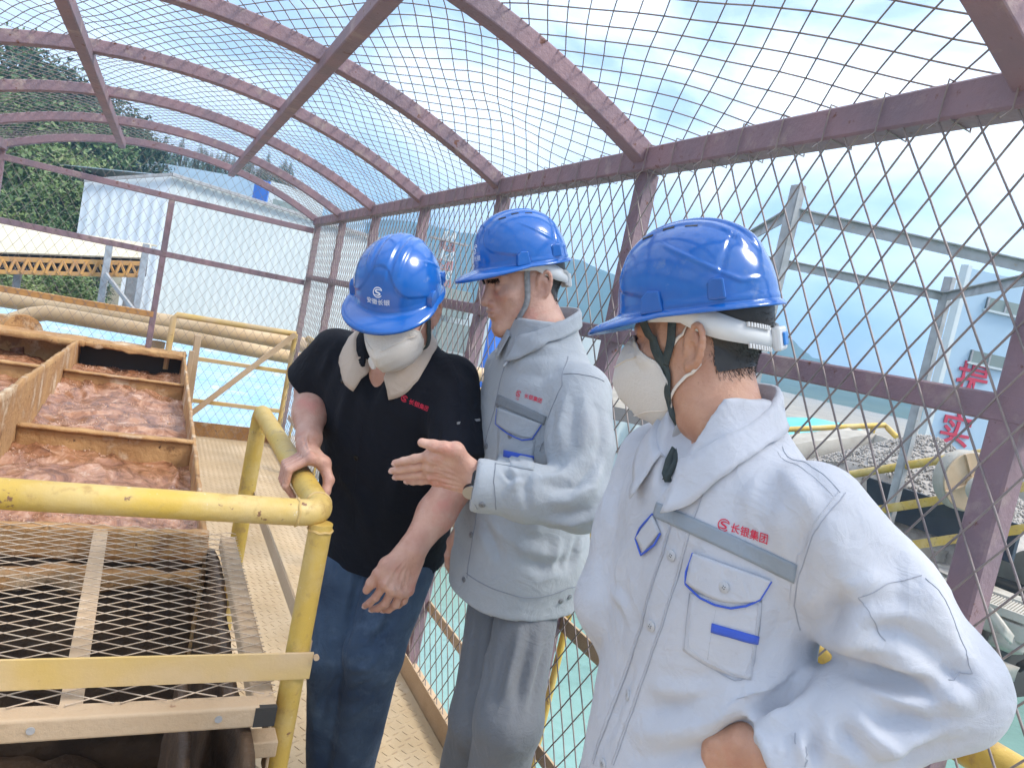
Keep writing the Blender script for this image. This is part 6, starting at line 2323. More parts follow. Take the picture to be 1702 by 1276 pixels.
# ---------------------------------------------------------------- worker with mask, nearest, hand on hip
F3 = frame(RAD(178), RAD(4), RAD(-3), (0.805, 0.775, 0.890))
H3 = frame(RAD(124), RAD(16), RAD(8), (0.745, 0.868, 1.494))
p3 = empty('person', (0.80, 0.76, 0.0))
tag(p3, 'nearest worker in pale grey jacket and white mask with a hand on the hip', 'person', 'workers on the walkway')
TAB3 = TAB[:5] + [(0.425, 0.162, 0.108, 0, -0.008), (0.465, 0.120, 0.092, 0, -0.002), (0.505, 0.084, 0.076, 0, 0.008), (0.535, 0.068, 0.066, 0, 0.014), (0.542, 0.066, 0.064, 0, 0.014)]
nd = neck_in_head(H3, F3, (0, 0.012, 0.51))
V, F = head_mesh(nd)
hv3, hff3 = V.copy(), F
sh3 = tow(F3, [(0.165, -0.012, 0.405)])[0]
el3, wr3 = np.array((0.9172, 0.4991, 1.1412)), np.array((0.7676, 0.5846, 1.0034))
J = dict(wrist=((0.7468, 0.5962, 1.0139), (0.7568, 0.5990, 0.9785)),
         fingers=[((0.7290, 0.6479, 0.9884), (0.7354, 0.6813, 0.9593), (0.7442, 0.6974, 0.9390), (0.7420, 0.6975, 0.9284)), ((0.7285, 0.6466, 0.9724), (0.7344, 0.6801, 0.9409), (0.7432, 0.6962, 0.9203), (0.7405, 0.6968, 0.9129)),
                  ((0.7360, 0.6468, 0.9547), (0.7403, 0.6756, 0.9258), (0.7490, 0.6919, 0.9065), (0.7466, 0.6923, 0.8975)), ((0.7471, 0.6451, 0.9375), (0.7496, 0.6697, 0.9131), (0.7583, 0.6861, 0.8952), (0.7553, 0.6871, 0.8894))],
         thumb=((0.7433, 0.6202, 1.0109), (0.7454, 0.6461, 0.9983), (0.7507, 0.6646, 0.9844), (0.7519, 0.6742, 0.9729)))
hand = arm_and_hand(J, [(wr3 * 0.7 + el3 * 0.3, 0.038), (wr3, 0.030)])
inner = Field(np.array(F3[1]) - (0.3, 0.3, 0.2), np.array(F3[1]) + (0.3, 0.3, 0.62), 0.012)
inner.add(torso_field(inner, F3, [(r[0], r[1] - 0.016, r[2] - 0.016, r[3], r[4]) for r in TAB[1:]]))
body = np_mesh('body', *join([(tow(H3, V), F[:, ::-1]), hand, inner.mesh()]), 'skin_warm', p3, smooth=True)

lo, hi = bound([tow(F3, [(0, 0, -0.14)])[0], tow(F3, [(0, 0, 0.53)])[0], el3, wr3, (0.7476, 0.9521, 1.0315), (0.8579, 0.9275, 0.8886)], 0.10)
lo -= (0.12, 0.06, 0)
hi += (0.12, 0.10, 0)
f = Field(lo, hi, 0.0052)
f.add(torso_field(f, F3, TAB3))
gl = sleeve(f, [(sh3, 0.072), (sh3 * 0.5 + el3 * 0.5, 0.076), (el3, 0.068), (el3 * 0.45 + wr3 * 0.55, 0.064), (wr3, 0.056), (np.array((0.7539, 0.5916, 1.0033)), 0.050)])
gl = cut_end(f, gl, (0.7510, 0.5931, 1.0042), np.array((0.7483, 0.5944, 1.0036)) - np.array(el3))
sr3 = tow(F3, [(-0.165, -0.012, 0.405)])[0]
er3, wrr3 = np.array((0.7445, 0.9330, 1.0509)), np.array((0.8503, 0.9089, 0.8888))
grr = sleeve(f, [(sr3, 0.072), (sr3 * 0.5 + er3 * 0.5, 0.070), (er3, 0.062), (wrr3, 0.055)])
f.add(gl, 0.028)
f.add(grr, 0.009)
a_, b_ = tow(F3, [(0, 0.070, 0.57), (0, 0.118, 0.375)])
f.sub(f.cone(a_, b_, 0.062, 0.006), 0.004)
V, F = f.mesh()
V = relax(V, F, 1, 0.5)
V = wrinkle(V, F, 0.0022, 11, 301)
V = folds(V, F, FOLDS['p3'], 1.5)
jk3 = np_mesh('jacket', V, F, 'cloth_pale', p3, smooth=True)
bj3 = bvh_of(V, F)
collar('collar', bj3, F3, (0, 0.016, 0), 0.064, 0.074, 0.528, 0.418, 0.034, 0.042, 0.070, 19, 'cloth_pale', jk3, flare=0.010, tipx=0.034)
V, F = legs(F3, 0.085, (np.array([0.76, 0.66, 0.48]), np.array([0.78, 0.66, 0.08])), (np.array([0.76, 0.86, 0.48]), np.array([0.78, 0.87, 0.08])), (0.10, 0.085, 0.075), 0.009, 0.1)
np_mesh('trousers', V, F, 'trouser_grey', p3, smooth=True)
shoe((0.78, 0.66), (-1, -0.1), p3)
shoe((0.78, 0.87), (-1, 0.1), p3)
hm3, hmf3, bvh3, _ = helmet(H3, 'glossy blue safety helmet on the nearest worker', vents=True)

# ---------------------------------------------------------------- worker in the grey jacket, explaining with an open hand
F2 = frame(RAD(184), RAD(6), RAD(0), (0.905, 1.56, 0.938))
H2 = frame(RAD(176), RAD(20), RAD(-2), (0.809, 1.633, 1.563))
p2 = empty('person', (0.89, 1.50, 0.0))
tag(p2, 'middle worker in grey jacket without a mask holding out an open hand', 'person', 'workers on the walkway')
nd = neck_in_head(H2, F2, (0, 0.004, 0.53))
V, F = head_mesh(nd)
hv2, hff2 = V.copy(), F
sh2 = tow(F2, [(0.165, -0.012, 0.405)])[0]
el2, wr2 = np.array((0.8455, 1.2494, 1.1314)), np.array((0.6514, 1.3251, 1.1267))
J2 = dict(wrist=((0.6276, 1.3400, 1.1565), (0.6456, 1.3436, 1.1128)),
          fingers=[((0.5464, 1.3711, 1.1673), (0.5202, 1.3942, 1.1521), (0.5061, 1.4171, 1.1394), (0.4959, 1.4381, 1.1288)), ((0.5524, 1.3828, 1.1454), (0.5252, 1.4121, 1.1295), (0.5086, 1.4361, 1.1160), (0.4991, 1.4569, 1.1066)),
                   ((0.5627, 1.3926, 1.1253), (0.5373, 1.4211, 1.1109), (0.5202, 1.4456, 1.0997), (0.5111, 1.4608, 1.0931)), ((0.5793, 1.3996, 1.1103), (0.5580, 1.4262, 1.0980), (0.5458, 1.4430, 1.0906), (0.5376, 1.4580, 1.0868))],
          thumb=((0.5849, 1.3402, 1.1907), (0.5604, 1.3439, 1.1935), (0.5397, 1.3521, 1.1930), (0.5183, 1.3631, 1.1943)))
hand = arm_and_hand(J2, [(wr2 * 0.6 + el2 * 0.4, 0.036), (wr2, 0.028)], dorsal=(-0.45, -0.62, -0.55))
wq2 = np.array((0.8055, 1.6569, 0.9392))
J2r = dict(wrist=((0.7842, 1.6449, 0.9357), (0.8270, 1.6670, 0.9238)),
           fingers=[((0.7590, 1.6422, 0.8902), (0.7530, 1.6419, 0.8546), (0.7606, 1.6466, 0.8271), (0.7743, 1.6491, 0.8070)), ((0.7821, 1.6520, 0.8795), (0.7762, 1.6514, 0.8420), (0.7884, 1.6597, 0.8161), (0.8044, 1.6672, 0.8036)),
                    ((0.8059, 1.6619, 0.8751), (0.8021, 1.6608, 0.8425), (0.8161, 1.6739, 0.8179), (0.8284, 1.6781, 0.8098)), ((0.8282, 1.6730, 0.8736), (0.8263, 1.6715, 0.8475), (0.8341, 1.6772, 0.8305), (0.8450, 1.6821, 0.8222))],
           thumb=((0.7694, 1.6283, 0.9183), (0.7627, 1.6238, 0.8941), (0.7661, 1.6258, 0.8743), (0.7735, 1.6259, 0.8553)))
hand_r = arm_and_hand(J2r, [(np.array((0.8493, 1.6895, 1.0438)), 0.038), (wq2, 0.027)], vox=0.003)
inner = Field(np.array(F2[1]) - (0.3, 0.3, 0.2), np.array(F2[1]) + (0.3, 0.3, 0.62), 0.012)
inner.add(torso_field(inner, F2, [(r[0], r[1] - 0.016, r[2] - 0.016, r[3], r[4]) for r in TAB[1:]]))
body = np_mesh('body', *join([(tow(H2, V), F[:, ::-1]), hand, hand_r, inner.mesh()]), 'skin_light', p2, smooth=True)
pn2 = np.array([0.45, 0.62, 0.55])
nails(J2, body, pn2)

TAB2 = [(-0.138, 0.176, 0.156, 0, 0.004), (-0.10, 0.178, 0.158, 0, 0.004), (-0.05, 0.190, 0.162, 0, 0.0), (0.02, 0.186, 0.156, 0, 0.0), (0.12, 0.178, 0.140, 0, 0.0), (0.25, 0.178, 0.130, 0, 0.0), (0.36, 0.182, 0.124, 0, -0.004), (0.425, 0.165, 0.112, 0, -0.006), (0.47, 0.130, 0.096, 0, -0.004), (0.51, 0.098, 0.084, 0, 0.0), (0.545, 0.078, 0.074, 0, 0.002), (0.556, 0.075, 0.072, 0, 0.002)]
lo, hi = bound([tow(F2, [(0, 0, -0.15)])[0], tow(F2, [(0, 0, 0.56)])[0], el2, wr2], 0.10)
lo -= (0.06, 0.02, 0)
hi += (0.14, 0.22, 0)
f = Field(lo, hi, 0.0052)
f.add(torso_field(f, F2, TAB2))
gl = sleeve(f, [(sh2, 0.070), (sh2 * 0.5 + el2 * 0.5, 0.071), (el2, 0.063), (el2 * 0.45 + wr2 * 0.55, 0.058), (wr2, 0.050), (np.array((0.6286, 1.3367, 1.1265)), 0.047)])
gl = cut_end(f, gl, (0.6367, 1.3325, 1.1258), np.array((0.6367, 1.3325, 1.1258)) - np.array(el2))
f.add(gl, 0.028)
sr2 = tow(F2, [(-0.165, -0.012, 0.405)])[0]
er2 = np.array((0.9146, 1.6922, 1.0655))
f.add(sleeve(f, [(sr2, 0.070), (er2, 0.060), (np.array((0.8425, 1.6640, 0.9753)), 0.048)]), 0.03)
V, F = f.mesh()
V = relax(V, F, 1, 0.5)
V = wrinkle(V, F, 0.0022, 11, 201)
V = folds(V, F, FOLDS['p2'], 1.4)
jk2 = np_mesh('jacket', V, F, 'cloth_grey', p2, smooth=True)
bj2 = bvh_of(V, F)
collar('collar', bj2, F2, (0, 0.004, 0), 0.068, 0.076, 0.545, 0.482, 0.046, 0.038, 0.058, 12, 'cloth_grey', jk2, flare=0.006, tipx=0.014)
V, F = legs(F2, 0.076, (np.array((0.8684, 1.3755, 0.5614)), np.array([0.95, 1.50, 0.08])), (np.array((0.8836, 1.5284, 0.4743)), np.array([0.95, 1.68, 0.08])), (0.076, 0.076, 0.071), 0.0075, 0.1)
V = wrinkle(V, F, 0.003, 8, 211, (1, 1, 0.25))
V = folds(V, F, FOLDS['t2'])
tr2 = np_mesh('trousers', V, F, 'trouser_grey', p2, smooth=True)
shoe((0.95, 1.50), (-1, -0.1), p2)
shoe((0.95, 1.68), (-1, 0.1), p2)
hm2, hmf2, bvh2, _ = helmet(H2, 'blue safety helmet with white emblem on the middle worker', vents=True)

# ---------------------------------------------------------------- worker in the dark shirt leaning over the handrail
F1 = frame(RAD(230), RAD(20), RAD(0), (0.655, 1.915, 0.905))
H1 = frame(RAD(232), RAD(30), RAD(-2), (0.527, 1.705, 1.440))
p1 = empty('person', (0.64, 1.95, 0.0))
tag(p1, 'worker in dark navy shirt, jeans and mask leaning on the yellow handrail', 'person', 'workers on the walkway')
nd = neck_in_head(H1, F1, (0, -0.015, 0.50))
V, F = head_mesh(nd)
hv1, hff1 = V.copy(), F
RC = np.array([0.372, 0, 1.0])
def grip(y, ang, r):
    return (RC[0] + r * math.cos(RAD(ang)), y, RC[2] + r * math.sin(RAD(ang)))
J1r = dict(wrist=((0.3725, 1.7712, 1.0708), (0.4031, 1.8176, 1.0705)),
           fingers=[tuple(grip(y, a, r) for a, r in ((84, 0.060), (146, 0.049), (196, 0.043), (240, 0.041))) for y in (1.690, 1.713, 1.736, 1.757)],
           thumb=(grip(1.700, 52, 0.062), grip(1.676, 16, 0.055), grip(1.662, -12, 0.047), grip(1.652, -36, 0.043)))
el1r, wr1r = np.array((0.4084, 1.9831, 1.1831)), np.array((0.3883, 1.8035, 1.0801))
hand_r = arm_and_hand(J1r, [(el1r, 0.046), (el1r * 0.5 + wr1r * 0.5, 0.043), (wr1r, 0.029)], vox=0.0022, dorsal=(-0.3, -0.3, 0.8))
el1l, wr1l = np.array((0.7073, 1.5622, 1.0768)), np.array((0.5891, 1.4837, 0.9203))
J1l = dict(wrist=((0.5626, 1.4794, 0.9110), (0.6069, 1.4837, 0.8968)),
           fingers=[((0.5380, 1.4693, 0.8499), (0.5287, 1.4870, 0.8082), (0.5234, 1.5046, 0.7874), (0.5195, 1.5220, 0.7722)), ((0.5569, 1.4642, 0.8384), (0.5513, 1.4801, 0.7974), (0.5452, 1.5036, 0.7751), (0.5372, 1.5234, 0.7630)),
                    ((0.5783, 1.4695, 0.8308), (0.5772, 1.4834, 0.7932), (0.5725, 1.5063, 0.7711), (0.5639, 1.5211, 0.7627)), ((0.5977, 1.4766, 0.8309), (0.5982, 1.4901, 0.7989), (0.5941, 1.5074, 0.7808), (0.5882, 1.5208, 0.7717))],
           thumb=((0.5374, 1.4788, 0.8879), (0.5210, 1.4795, 0.8662), (0.5125, 1.4871, 0.8418), (0.5086, 1.4983, 0.8199)))
hand_l = arm_and_hand(J1l, [(el1l, 0.047), (el1l * 0.5 + wr1l * 0.5, 0.043), (wr1l, 0.029)], vox=0.0022, dorsal=(-0.3, -0.85, 0.2))
inner = Field(np.array(F1[1]) - (0.35, 0.4, 0.2), np.array(F1[1]) + (0.3, 0.3, 0.62), 0.012)
inner.add(torso_field(inner, F1, [(r[0], r[1] - 0.016, r[2] - 0.016, r[3], r[4]) for r in TAB[1:]]))
body = np_mesh('body', *join([(tow(H1, V), F[:, ::-1]), hand_r, hand_l, inner.mesh()]), 'skin_pink', p1, smooth=True)
nails(J1l, body, (0.3, 0.75, 0.3))

lo, hi = bound([tow(F1, [(0, 0, -0.14)])[0], tow(F1, [(0, 0, 0.53)])[0], el1r, el1l], 0.13)
lo -= (0.06, 0.04, 0)
f = Field(lo, hi, 0.0058)
TAB1 = [(-0.155, 0.190, 0.150, 0, 0.0), (0.0, 0.190, 0.150, 0, 0.0), (0.12, 0.186, 0.138, 0, -0.004), (0.25, 0.188, 0.132, 0, -0.006), (0.36, 0.188, 0.124, 0, -0.009)] + TAB[5:]
f.add(torso_field(f, F1, TAB1))
s1r, s1l = tow(F1, [(-0.165, -0.012, 0.405)])[0], tow(F1, [(0.165, -0.012, 0.405)])[0]
g1 = sleeve(f, [(s1r, 0.072), (el1r, 0.082)])
e_ = s1r + (el1r - s1r) * 0.92
g1 = cut_end(f, g1, e_, el1r - s1r)
f.add(g1, 0.03)
g2 = sleeve(f, [(s1l, 0.070), (el1l, 0.070)])
e_ = s1l + (el1l - s1l) * 0.86
g2 = cut_end(f, g2, e_, el1l - s1l)
f.add(g2, 0.03)
a_, b_ = tow(F1, [(0, 0.060, 0.55), (0, 0.130, 0.335)])
f.sub(f.cone(a_, b_, 0.068, 0.006), 0.004)
V, F = f.mesh()
V = relax(V, F, 1, 0.5)
V = wrinkle(V, F, 0.003, 9, 101)
V = folds(V, F, FOLDS['p1'])
jk1 = np_mesh('shirt', V, F, 'cloth_navy', p1, smooth=True)
bj1 = bvh_of(V, F)
collar('collar', bj1, F1, (0, -0.006, 0), 0.067, 0.082, 0.508, 0.402, 0.034, 0.044, 0.050, 20, 'cloth_beige', jk1, flare=0.014, tipx=0.055)
V, F = legs(F1, 0.085, (np.array((0.6606, 1.7810, 0.5180)), np.array((0.6813, 1.8447, 0.1114))), (np.array((0.5842, 1.8817, 0.4582)), np.array((0.6406, 1.9068, 0.0727))), (0.098, 0.076, 0.062), 0.0075, 0.1)
V = wrinkle(V, F, 0.004, 9, 111, (1, 1, 0.6))
V = folds(V, F, FOLDS['t1'])
tr1 = np_mesh('jeans', V, F, 'denim', p1, smooth=True)
shoe((0.6813, 1.8447, 0.1114)[:2], (-0.5, -0.8), p1)
shoe((0.6406, 1.9068, 0.0727)[:2], (-0.5, -0.8), p1)
hm1, hmf1, bvh1, _ = helmet(H1, 'blue safety helmet with white emblem on the worker leaning over the rail', vents=False)

# ================================================================ CLOTHING DETAILS, MASKS, HAIR
def unit(v):
    v = np.array(v, float)
    return v / np.linalg.norm(v)

def axes_from(p_left, p_right, n):
    r = unit(np.array(p_right) - np.array(p_left))
    n = unit(np.array(n) - r * np.dot(n, r))
    return r, np.cross(n, r), n

CAMP = np.array([0, 0, 1.47])
def surf_n(bv, p):
    return np.array(bv.find_nearest(Vector(p))[1][:])

def ribbon(name, pts, width, bv, off, material, parent, sub=6, thick=0.0016):
    pts = [np.array(p, float) for p in pts]
    P = []
    for i in range(len(pts) - 1):
        p0, p1, p2, p3 = pts[max(i - 1, 0)], pts[i], pts[i + 1], pts[min(i + 2, len(pts) - 1)]
        for k in range(sub):
            t = k / sub
            P.append(0.5 * (2 * p1 + (p2 - p0) * t + (2 * p0 - 5 * p1 + 4 * p2 - p3) * t * t + (3 * p1 - p0 - 3 * p2 + p3) * t ** 3))
    P.append(pts[-1])
    W = []
    nn0 = None
    for i, p in enumerate(P):
        d_ = unit(P[min(i + 1, len(P) - 1)] - P[max(i - 1, 0)])
        h_ = bv.find_nearest(Vector(p))
        q, nn = np.array(h_[0][:]), np.array(h_[1][:])
        if np.dot(p - q, nn) < off or np.linalg.norm(p - q) < 0.012:
            p = q + nn * off
        nn = unit(p - q) if np.linalg.norm(p - q) > 0.02 else nn
        nn0 = nn if nn0 is None else unit(nn0 * 0.5 + nn * 0.5)
        s = unit(np.cross(d_, nn0))
        W.append([p - s * width / 2, p, p + s * width / 2])
    W = np.array(W)
    n = len(W)
    idx = np.arange(n * 3).reshape(n, 3)
    o = np_mesh(name, W.reshape(-1, 3), np.stack([idx[:-1, :-1], idx[1:, :-1], idx[1:, 1:], idx[:-1, 1:]], -1).reshape(-1, 4), material, parent, smooth=True)
    md = o.modifiers.new('thickness', 'SOLIDIFY')
    md.thickness = thick
    return o

def sst(t, e0, e1):
    q = np.clip((t - e0) / (e1 - e0), 0, 1)
    return q * q * (3 - 2 * q)

def hair_keep(nape=-0.055, side=0.012, front=0.028):
    def k(c):
        x, y, z = c[:, 0], c[:, 1], c[:, 2]
        ear = (np.abs(x) > 0.0715) & (y > -0.042) & (y < 0.02) & (z < 0.042)
        back = sst(-y, 0.030, 0.045) * sst(z, nape, nape + 0.035)
        sd = sst(-y, -front, -front + 0.012) * sst(z, side, side + 0.014)
        m_ = np.maximum(back, sd)
        m_[ear] = 0
        m_[z > 0.085] *= 0.3
        return m_
    return k

def brow_keep(c):
    x, y, z = np.abs(c[:, 0]), c[:, 1], c[:, 2]
    return ((x > 0.012) & (x < 0.047) & (y > 0.05) & (z > 0.024) & (z < 0.033)).astype(float)

for fr_, hv_, hf_, par in ((H3, hv3, hff3, p3), (H2, hv2, hff2, p2), (H1, hv1, hff1, p1)):
    hair_on(hv_, hf_, fr_, par, hair_keep(), n=12000, seed=3, length=(0.002, 0.0055), lie=0.93, r=0.0003)
    for s in (-1, 1):
        m = MB()
        c = np.array([s * 0.031, 0.0755, 0.010])
        for (name, cc, r, mt) in (('eye', c, 0.0128, 'eye_white'), ('iris', c + (0, 0.0036, -0.002), 0.0096, 'iris')):
            V, F = [], []
            for i in range(13):
                for j in range(16):
                    a, b = math.pi * i / 12, 2 * math.pi * j / 16
                    V.append(cc + r * np.array([math.sin(a) * math.cos(b), math.cos(a), math.sin(a) * math.sin(b)]))
            for i in range(12):
                for j in range(16):
                    F.append((i * 16 + j, i * 16 + (j + 1) % 16, (i + 1) * 16 + (j + 1) % 16, (i + 1) * 16 + j))
            if name == 'eye':
                eye = np_mesh('eye', tow(fr_, V), np.array(F), mt, par, smooth=True)
hair_on(hv2, hff2, H2, p2, brow_keep, n=420, length=(0.004, 0.007), seed=9, shell=False, lie=0.25, r=0.0004)

# ---- nearest worker (pale jacket)
bh3 = bvh_of(tow(H3, hv3), hff3[:, ::-1])
nch = unit(CAMP - np.array((0.7020, 0.6571, 1.2086)))
def s_line(name, bv, pts, par, r=0.0007, off=0.0004, material='stitch'):
    if material != 'stitch':
        return seam(name, bv, pts, r, off, material, par)
    pts = [np.array(p, float) for p in pts]
    l = np.concatenate([[0], np.cumsum([np.linalg.norm(b - a) for a, b in zip(pts[:-1], pts[1:])])])
    P = np.array(pts)
    A2, B2 = [], []
    for t in np.arange(0.001, l[-1] - 0.003, 0.0042):
        e = []
        for q in (t, t + 0.0026):
            p = np.array([np.interp(q, l, P[:, k]) for k in range(3)])
            h_ = bv.find_nearest(Vector(p))
            e.append(np.array(h_[0][:]) + np.array(h_[1][:]) * off)
        A2.append(e[0])
        B2.append(e[1])
    V_, F_ = segs(A2, B2, 0.00055, 4)
    return tag(np_mesh('stitches', V_, F_, 'stitch', par), kind='stuff')
grid_patch('reflective_band', bj3, ((0.6721, 0.7993, 1.2613), (0.7355, 0.5959, 1.2522), (0.7459, 0.6032, 1.2262), (0.6710, 0.8000, 1.2395)), nch, 0.0012, 'band_pale', jk3, 30, 5)
def flap_shape(depth):
    def f_(s, t, c):
        dn = unit(np.array(c[3]) - np.array(c[0]))
        return dn * depth * math.sin(math.pi * s) * t
    return f_
grid_patch('pocket_flap', bj3, ((0.6783, 0.7122, 1.2199), (0.7318, 0.6265, 1.2198), (0.7263, 0.6317, 1.1912), (0.6786, 0.7107, 1.1786)), nch, 0.0032, 'cloth_pale', jk3, 20, 10, flap_shape(0.012), 0.003)
seam('pocket_piping', bj3, [(0.6781, 0.7130, 1.2196), (0.6773, 0.7149, 1.1920), (0.6787, 0.7103, 1.1771), (0.6851, 0.6880, 1.1686), (0.6941, 0.6688, 1.1676), (0.7046, 0.6531, 1.1708), (0.7157, 0.6405, 1.1799), (0.7261, 0.6319, 1.1927), (0.7320, 0.6265, 1.2191)], 0.0016, 0.0035, 'trim_blue', jk3)
grid_patch('pocket', bj3, ((0.6806, 0.7031, 1.1677), (0.7292, 0.6296, 1.1889), (0.7387, 0.6259, 1.0873), (0.6864, 0.6981, 1.0900)), nch, 0.0010, 'cloth_pale', jk3, 16, 14, flap_shape(0.006), 0.0016)
s_line('stitching', bj3, [(0.7271, 0.6311, 1.2002), (0.7327, 0.6275, 1.1579), (0.7372, 0.6254, 1.1104), (0.7338, 0.6292, 1.0865), (0.7240, 0.6365, 1.0803), (0.7027, 0.6618, 1.0836), (0.6865, 0.6966, 1.0924), (0.6817, 0.7008, 1.1394), (0.6804, 0.7040, 1.1673)], jk3, 0.0008, 0.0012, 'seam_pale')
s_line('stitching', bj3, [(0.6949, 0.6676, 1.1615), (0.6966, 0.6670, 1.1265), (0.6993, 0.6661, 1.0939)], jk3, 0.0007, 0.0012, 'seam_pale')
grid_patch('blue_stripe', bj3, ((0.6950, 0.6685, 1.1431), (0.7336, 0.6268, 1.1461), (0.7345, 0.6263, 1.1351), (0.6959, 0.6678, 1.1311)), nch, 0.0028, 'trim_blue', jk3, 14, 3)
for x, y in ((0, 0),):
    for q in ((0.6793, 0.7433, 1.3113), (0.6723, 0.7449, 1.2035), (0.6752, 0.7576, 1.0957), (0.6853, 0.7857, 0.9760), (0.6867, 0.8038, 0.8566), ):
        button(bj3, q, 0.0078, 'button_grey', jk3)
button(bvh_of(*[np.array([np.array((0.6968, 0.6643, 1.1932)) + nch * 0.0045 + np.array(d_) * 0.01 for d_ in ((0, 0, -1), (0.3, -1, 0), (-0.3, 1, 0), (0, 0, 1))]), np.array([[0, 1, 3], [0, 3, 2]])]), np.array((0.6968, 0.6643, 1.1932)) + nch * 0.005, 0.0072, 'button_grey', jk3)
s_line('placket_seam', bj3, [(0.6764, 0.7564, 1.3003), (0.6709, 0.7610, 1.1972), (0.6765, 0.7770, 1.0854), (0.6869, 0.8059, 0.9660), (0.6919, 0.8328, 0.8364)], jk3, 0.0012, 0.0006, 'seam_pale')
s_line('placket_seam', bj3, [(0.6759, 0.7606, 1.2990), (0.6707, 0.7655, 1.1954), (0.6770, 0.7825, 1.0827), (0.6877, 0.8121, 0.9623), (0.6941, 0.8410, 0.8307)], jk3)
s_line('pocket_seam', bj3, [(0.7244, 0.6332, 1.1953), (0.7290, 0.6298, 1.1568), (0.7333, 0.6277, 1.1133), (0.7308, 0.6309, 1.0914), (0.7229, 0.6371, 1.0858), (0.7025, 0.6613, 1.0897), (0.6875, 0.6922, 1.0981), (0.6831, 0.6959, 1.1417)], jk3, off=0.0022)
s_line('placket_seam', bj3, [(0.6822, 0.7225, 1.3051), (0.6745, 0.7269, 1.2073), (0.6762, 0.7380, 1.1026), (0.6841, 0.7616, 0.9882), (0.6845, 0.7789, 0.8718)], jk3, 0.0008, 0.0005, 'seam_pale')
s_line('placket_seam', bj3, [(0.6813, 0.7259, 1.3040), (0.6740, 0.7309, 1.2057), (0.6760, 0.7423, 1.1005), (0.6841, 0.7664, 0.9854), (0.6849, 0.7845, 0.8680)], jk3, 0.0006, 0.0005)
s_line('armhole_seam', bj3, [(0.7668, 0.5803, 1.3508), (0.7390, 0.5773, 1.3198), (0.7307, 0.5856, 1.2811), (0.7418, 0.5975, 1.2386), (0.7627, 0.6089, 1.1946), (0.7836, 0.6100, 1.1619)], jk3, 0.0008, 0.0003, 'seam_pale')
s_line('armhole_seam', bj3, [(0.7586, 0.5832, 1.3507), (0.7339, 0.5817, 1.3195), (0.7276, 0.5909, 1.2805), (0.7394, 0.6036, 1.2375), (0.7589, 0.6136, 1.1925)], jk3, 0.0006, 0.0004)
s_line('yoke_seam', bj3, [(0.7775, 0.6992, 1.3792), (0.7548, 0.6255, 1.3695), (0.7594, 0.5819, 1.3497)], jk3, 0.0005, 0.0004, 'seam_pale')
s_line('yoke_seam', bj3, [(0.7632, 0.6923, 1.3728), (0.7438, 0.6216, 1.3634), (0.7505, 0.5818, 1.3445)], jk3, 0.0006, 0.0004)
s_line('sleeve_patch_seam', bj3, [(0.8321, 0.5071, 1.2780), (0.7952, 0.5161, 1.2646), (0.7716, 0.5344, 1.2415), (0.7813, 0.5191, 1.2214), (0.7970, 0.5056, 1.1993)], jk3, 0.0006, 0.0005, 'seam_pale')
s_line('sleeve_patch_seam', bj3, [(0.8353, 0.5040, 1.2750), (0.8546, 0.4828, 1.2422), (0.8719, 0.4644, 1.2072), (0.8774, 0.4501, 1.1871), (0.8569, 0.4603, 1.1779)], jk3, 0.0006, 0.0005, 'seam_pale')
s_line('cuff_seam', bj3, [(0.7461, 0.5513, 1.0602), (0.7449, 0.5401, 1.0507), (0.7448, 0.5295, 1.0336)], jk3, 0.0010, 0.0005, 'seam_pale')
grid_patch('pocket_flap', bj3, ((0.6711, 0.7981, 1.2419), (0.6702, 0.7743, 1.2254), (0.6714, 0.7997, 1.1856), (0.6723, 0.8238, 1.1993)), unit(CAMP - np.array((0.6705, 0.7966, 1.2120))), 0.003, 'cloth_pale', jk3, 8, 8, None, 0.003)
seam('pocket_piping', bj3, [(0.6711, 0.7987, 1.2435), (0.6712, 0.8190, 1.2148), (0.6725, 0.8247, 1.1971), (0.6716, 0.8039, 1.1804), (0.6702, 0.7793, 1.2050), (0.6702, 0.7725, 1.2243)], 0.0016, 0.0034, 'trim_blue', jk3)
r_, u_, n_ = axes_from((0.6954, 0.6719, 1.2687), (0.7139, 0.6278, 1.2698), nch)
emblem('emblem', bj3, (0.6902, 0.6832, 1.2692), r_, u_, n_, 0.0155, 0.0012, 'print_red', jk3)
lettering('lettering', bj3, '长银集团', (0.7058, 0.6525, 1.2690), r_, u_, n_, 0.0128, 0.0012, 'print_red', jk3, 0.012)
lettering('lettering', bj3, 'CYJT', (0.6890, 0.6837, 1.2608), r_, u_, n_, 0.0048, 0.0012, 'print_red', jk3, 0.015)

RIDGE = [(0.110, 0.024), (0.130, 0.004), (0.150, -0.028), (0.157, -0.048), (0.147, -0.074), (0.122, -0.104), (0.088, -0.122), (0.058, -0.128)]
EDGE = [(0.014, 0.103, 0.024), (0.034, 0.090, 0.016), (0.056, 0.072, 0.000), (0.070, 0.046, -0.020), (0.072, 0.032, -0.050), (0.066, 0.028, -0.084), (0.046, 0.040, -0.114), (0.012, 0.056, -0.128)]
mk3, W3, bm3 = face_mask(H3, 'white folded dust mask on the nearest worker', None, RIDGE, EDGE, seams=(0.30, 0.72), head_bv=bvh_of(hv3, hff3))
for a, mid, b in (((0.066, 0.046, -0.026), (0.077, 0.014, 0.012), (0.081, -0.012, 0.036)), ((0.064, 0.029, -0.074), (0.075, 0.004, -0.045), (0.083, -0.016, -0.022))):
    ribbon('ear_loop', [tow(H3, [t])[0] for t in (a, mid, b)], 0.0046, bh3, 0.0022, 'elastic', mk3)
hb3 = bh3
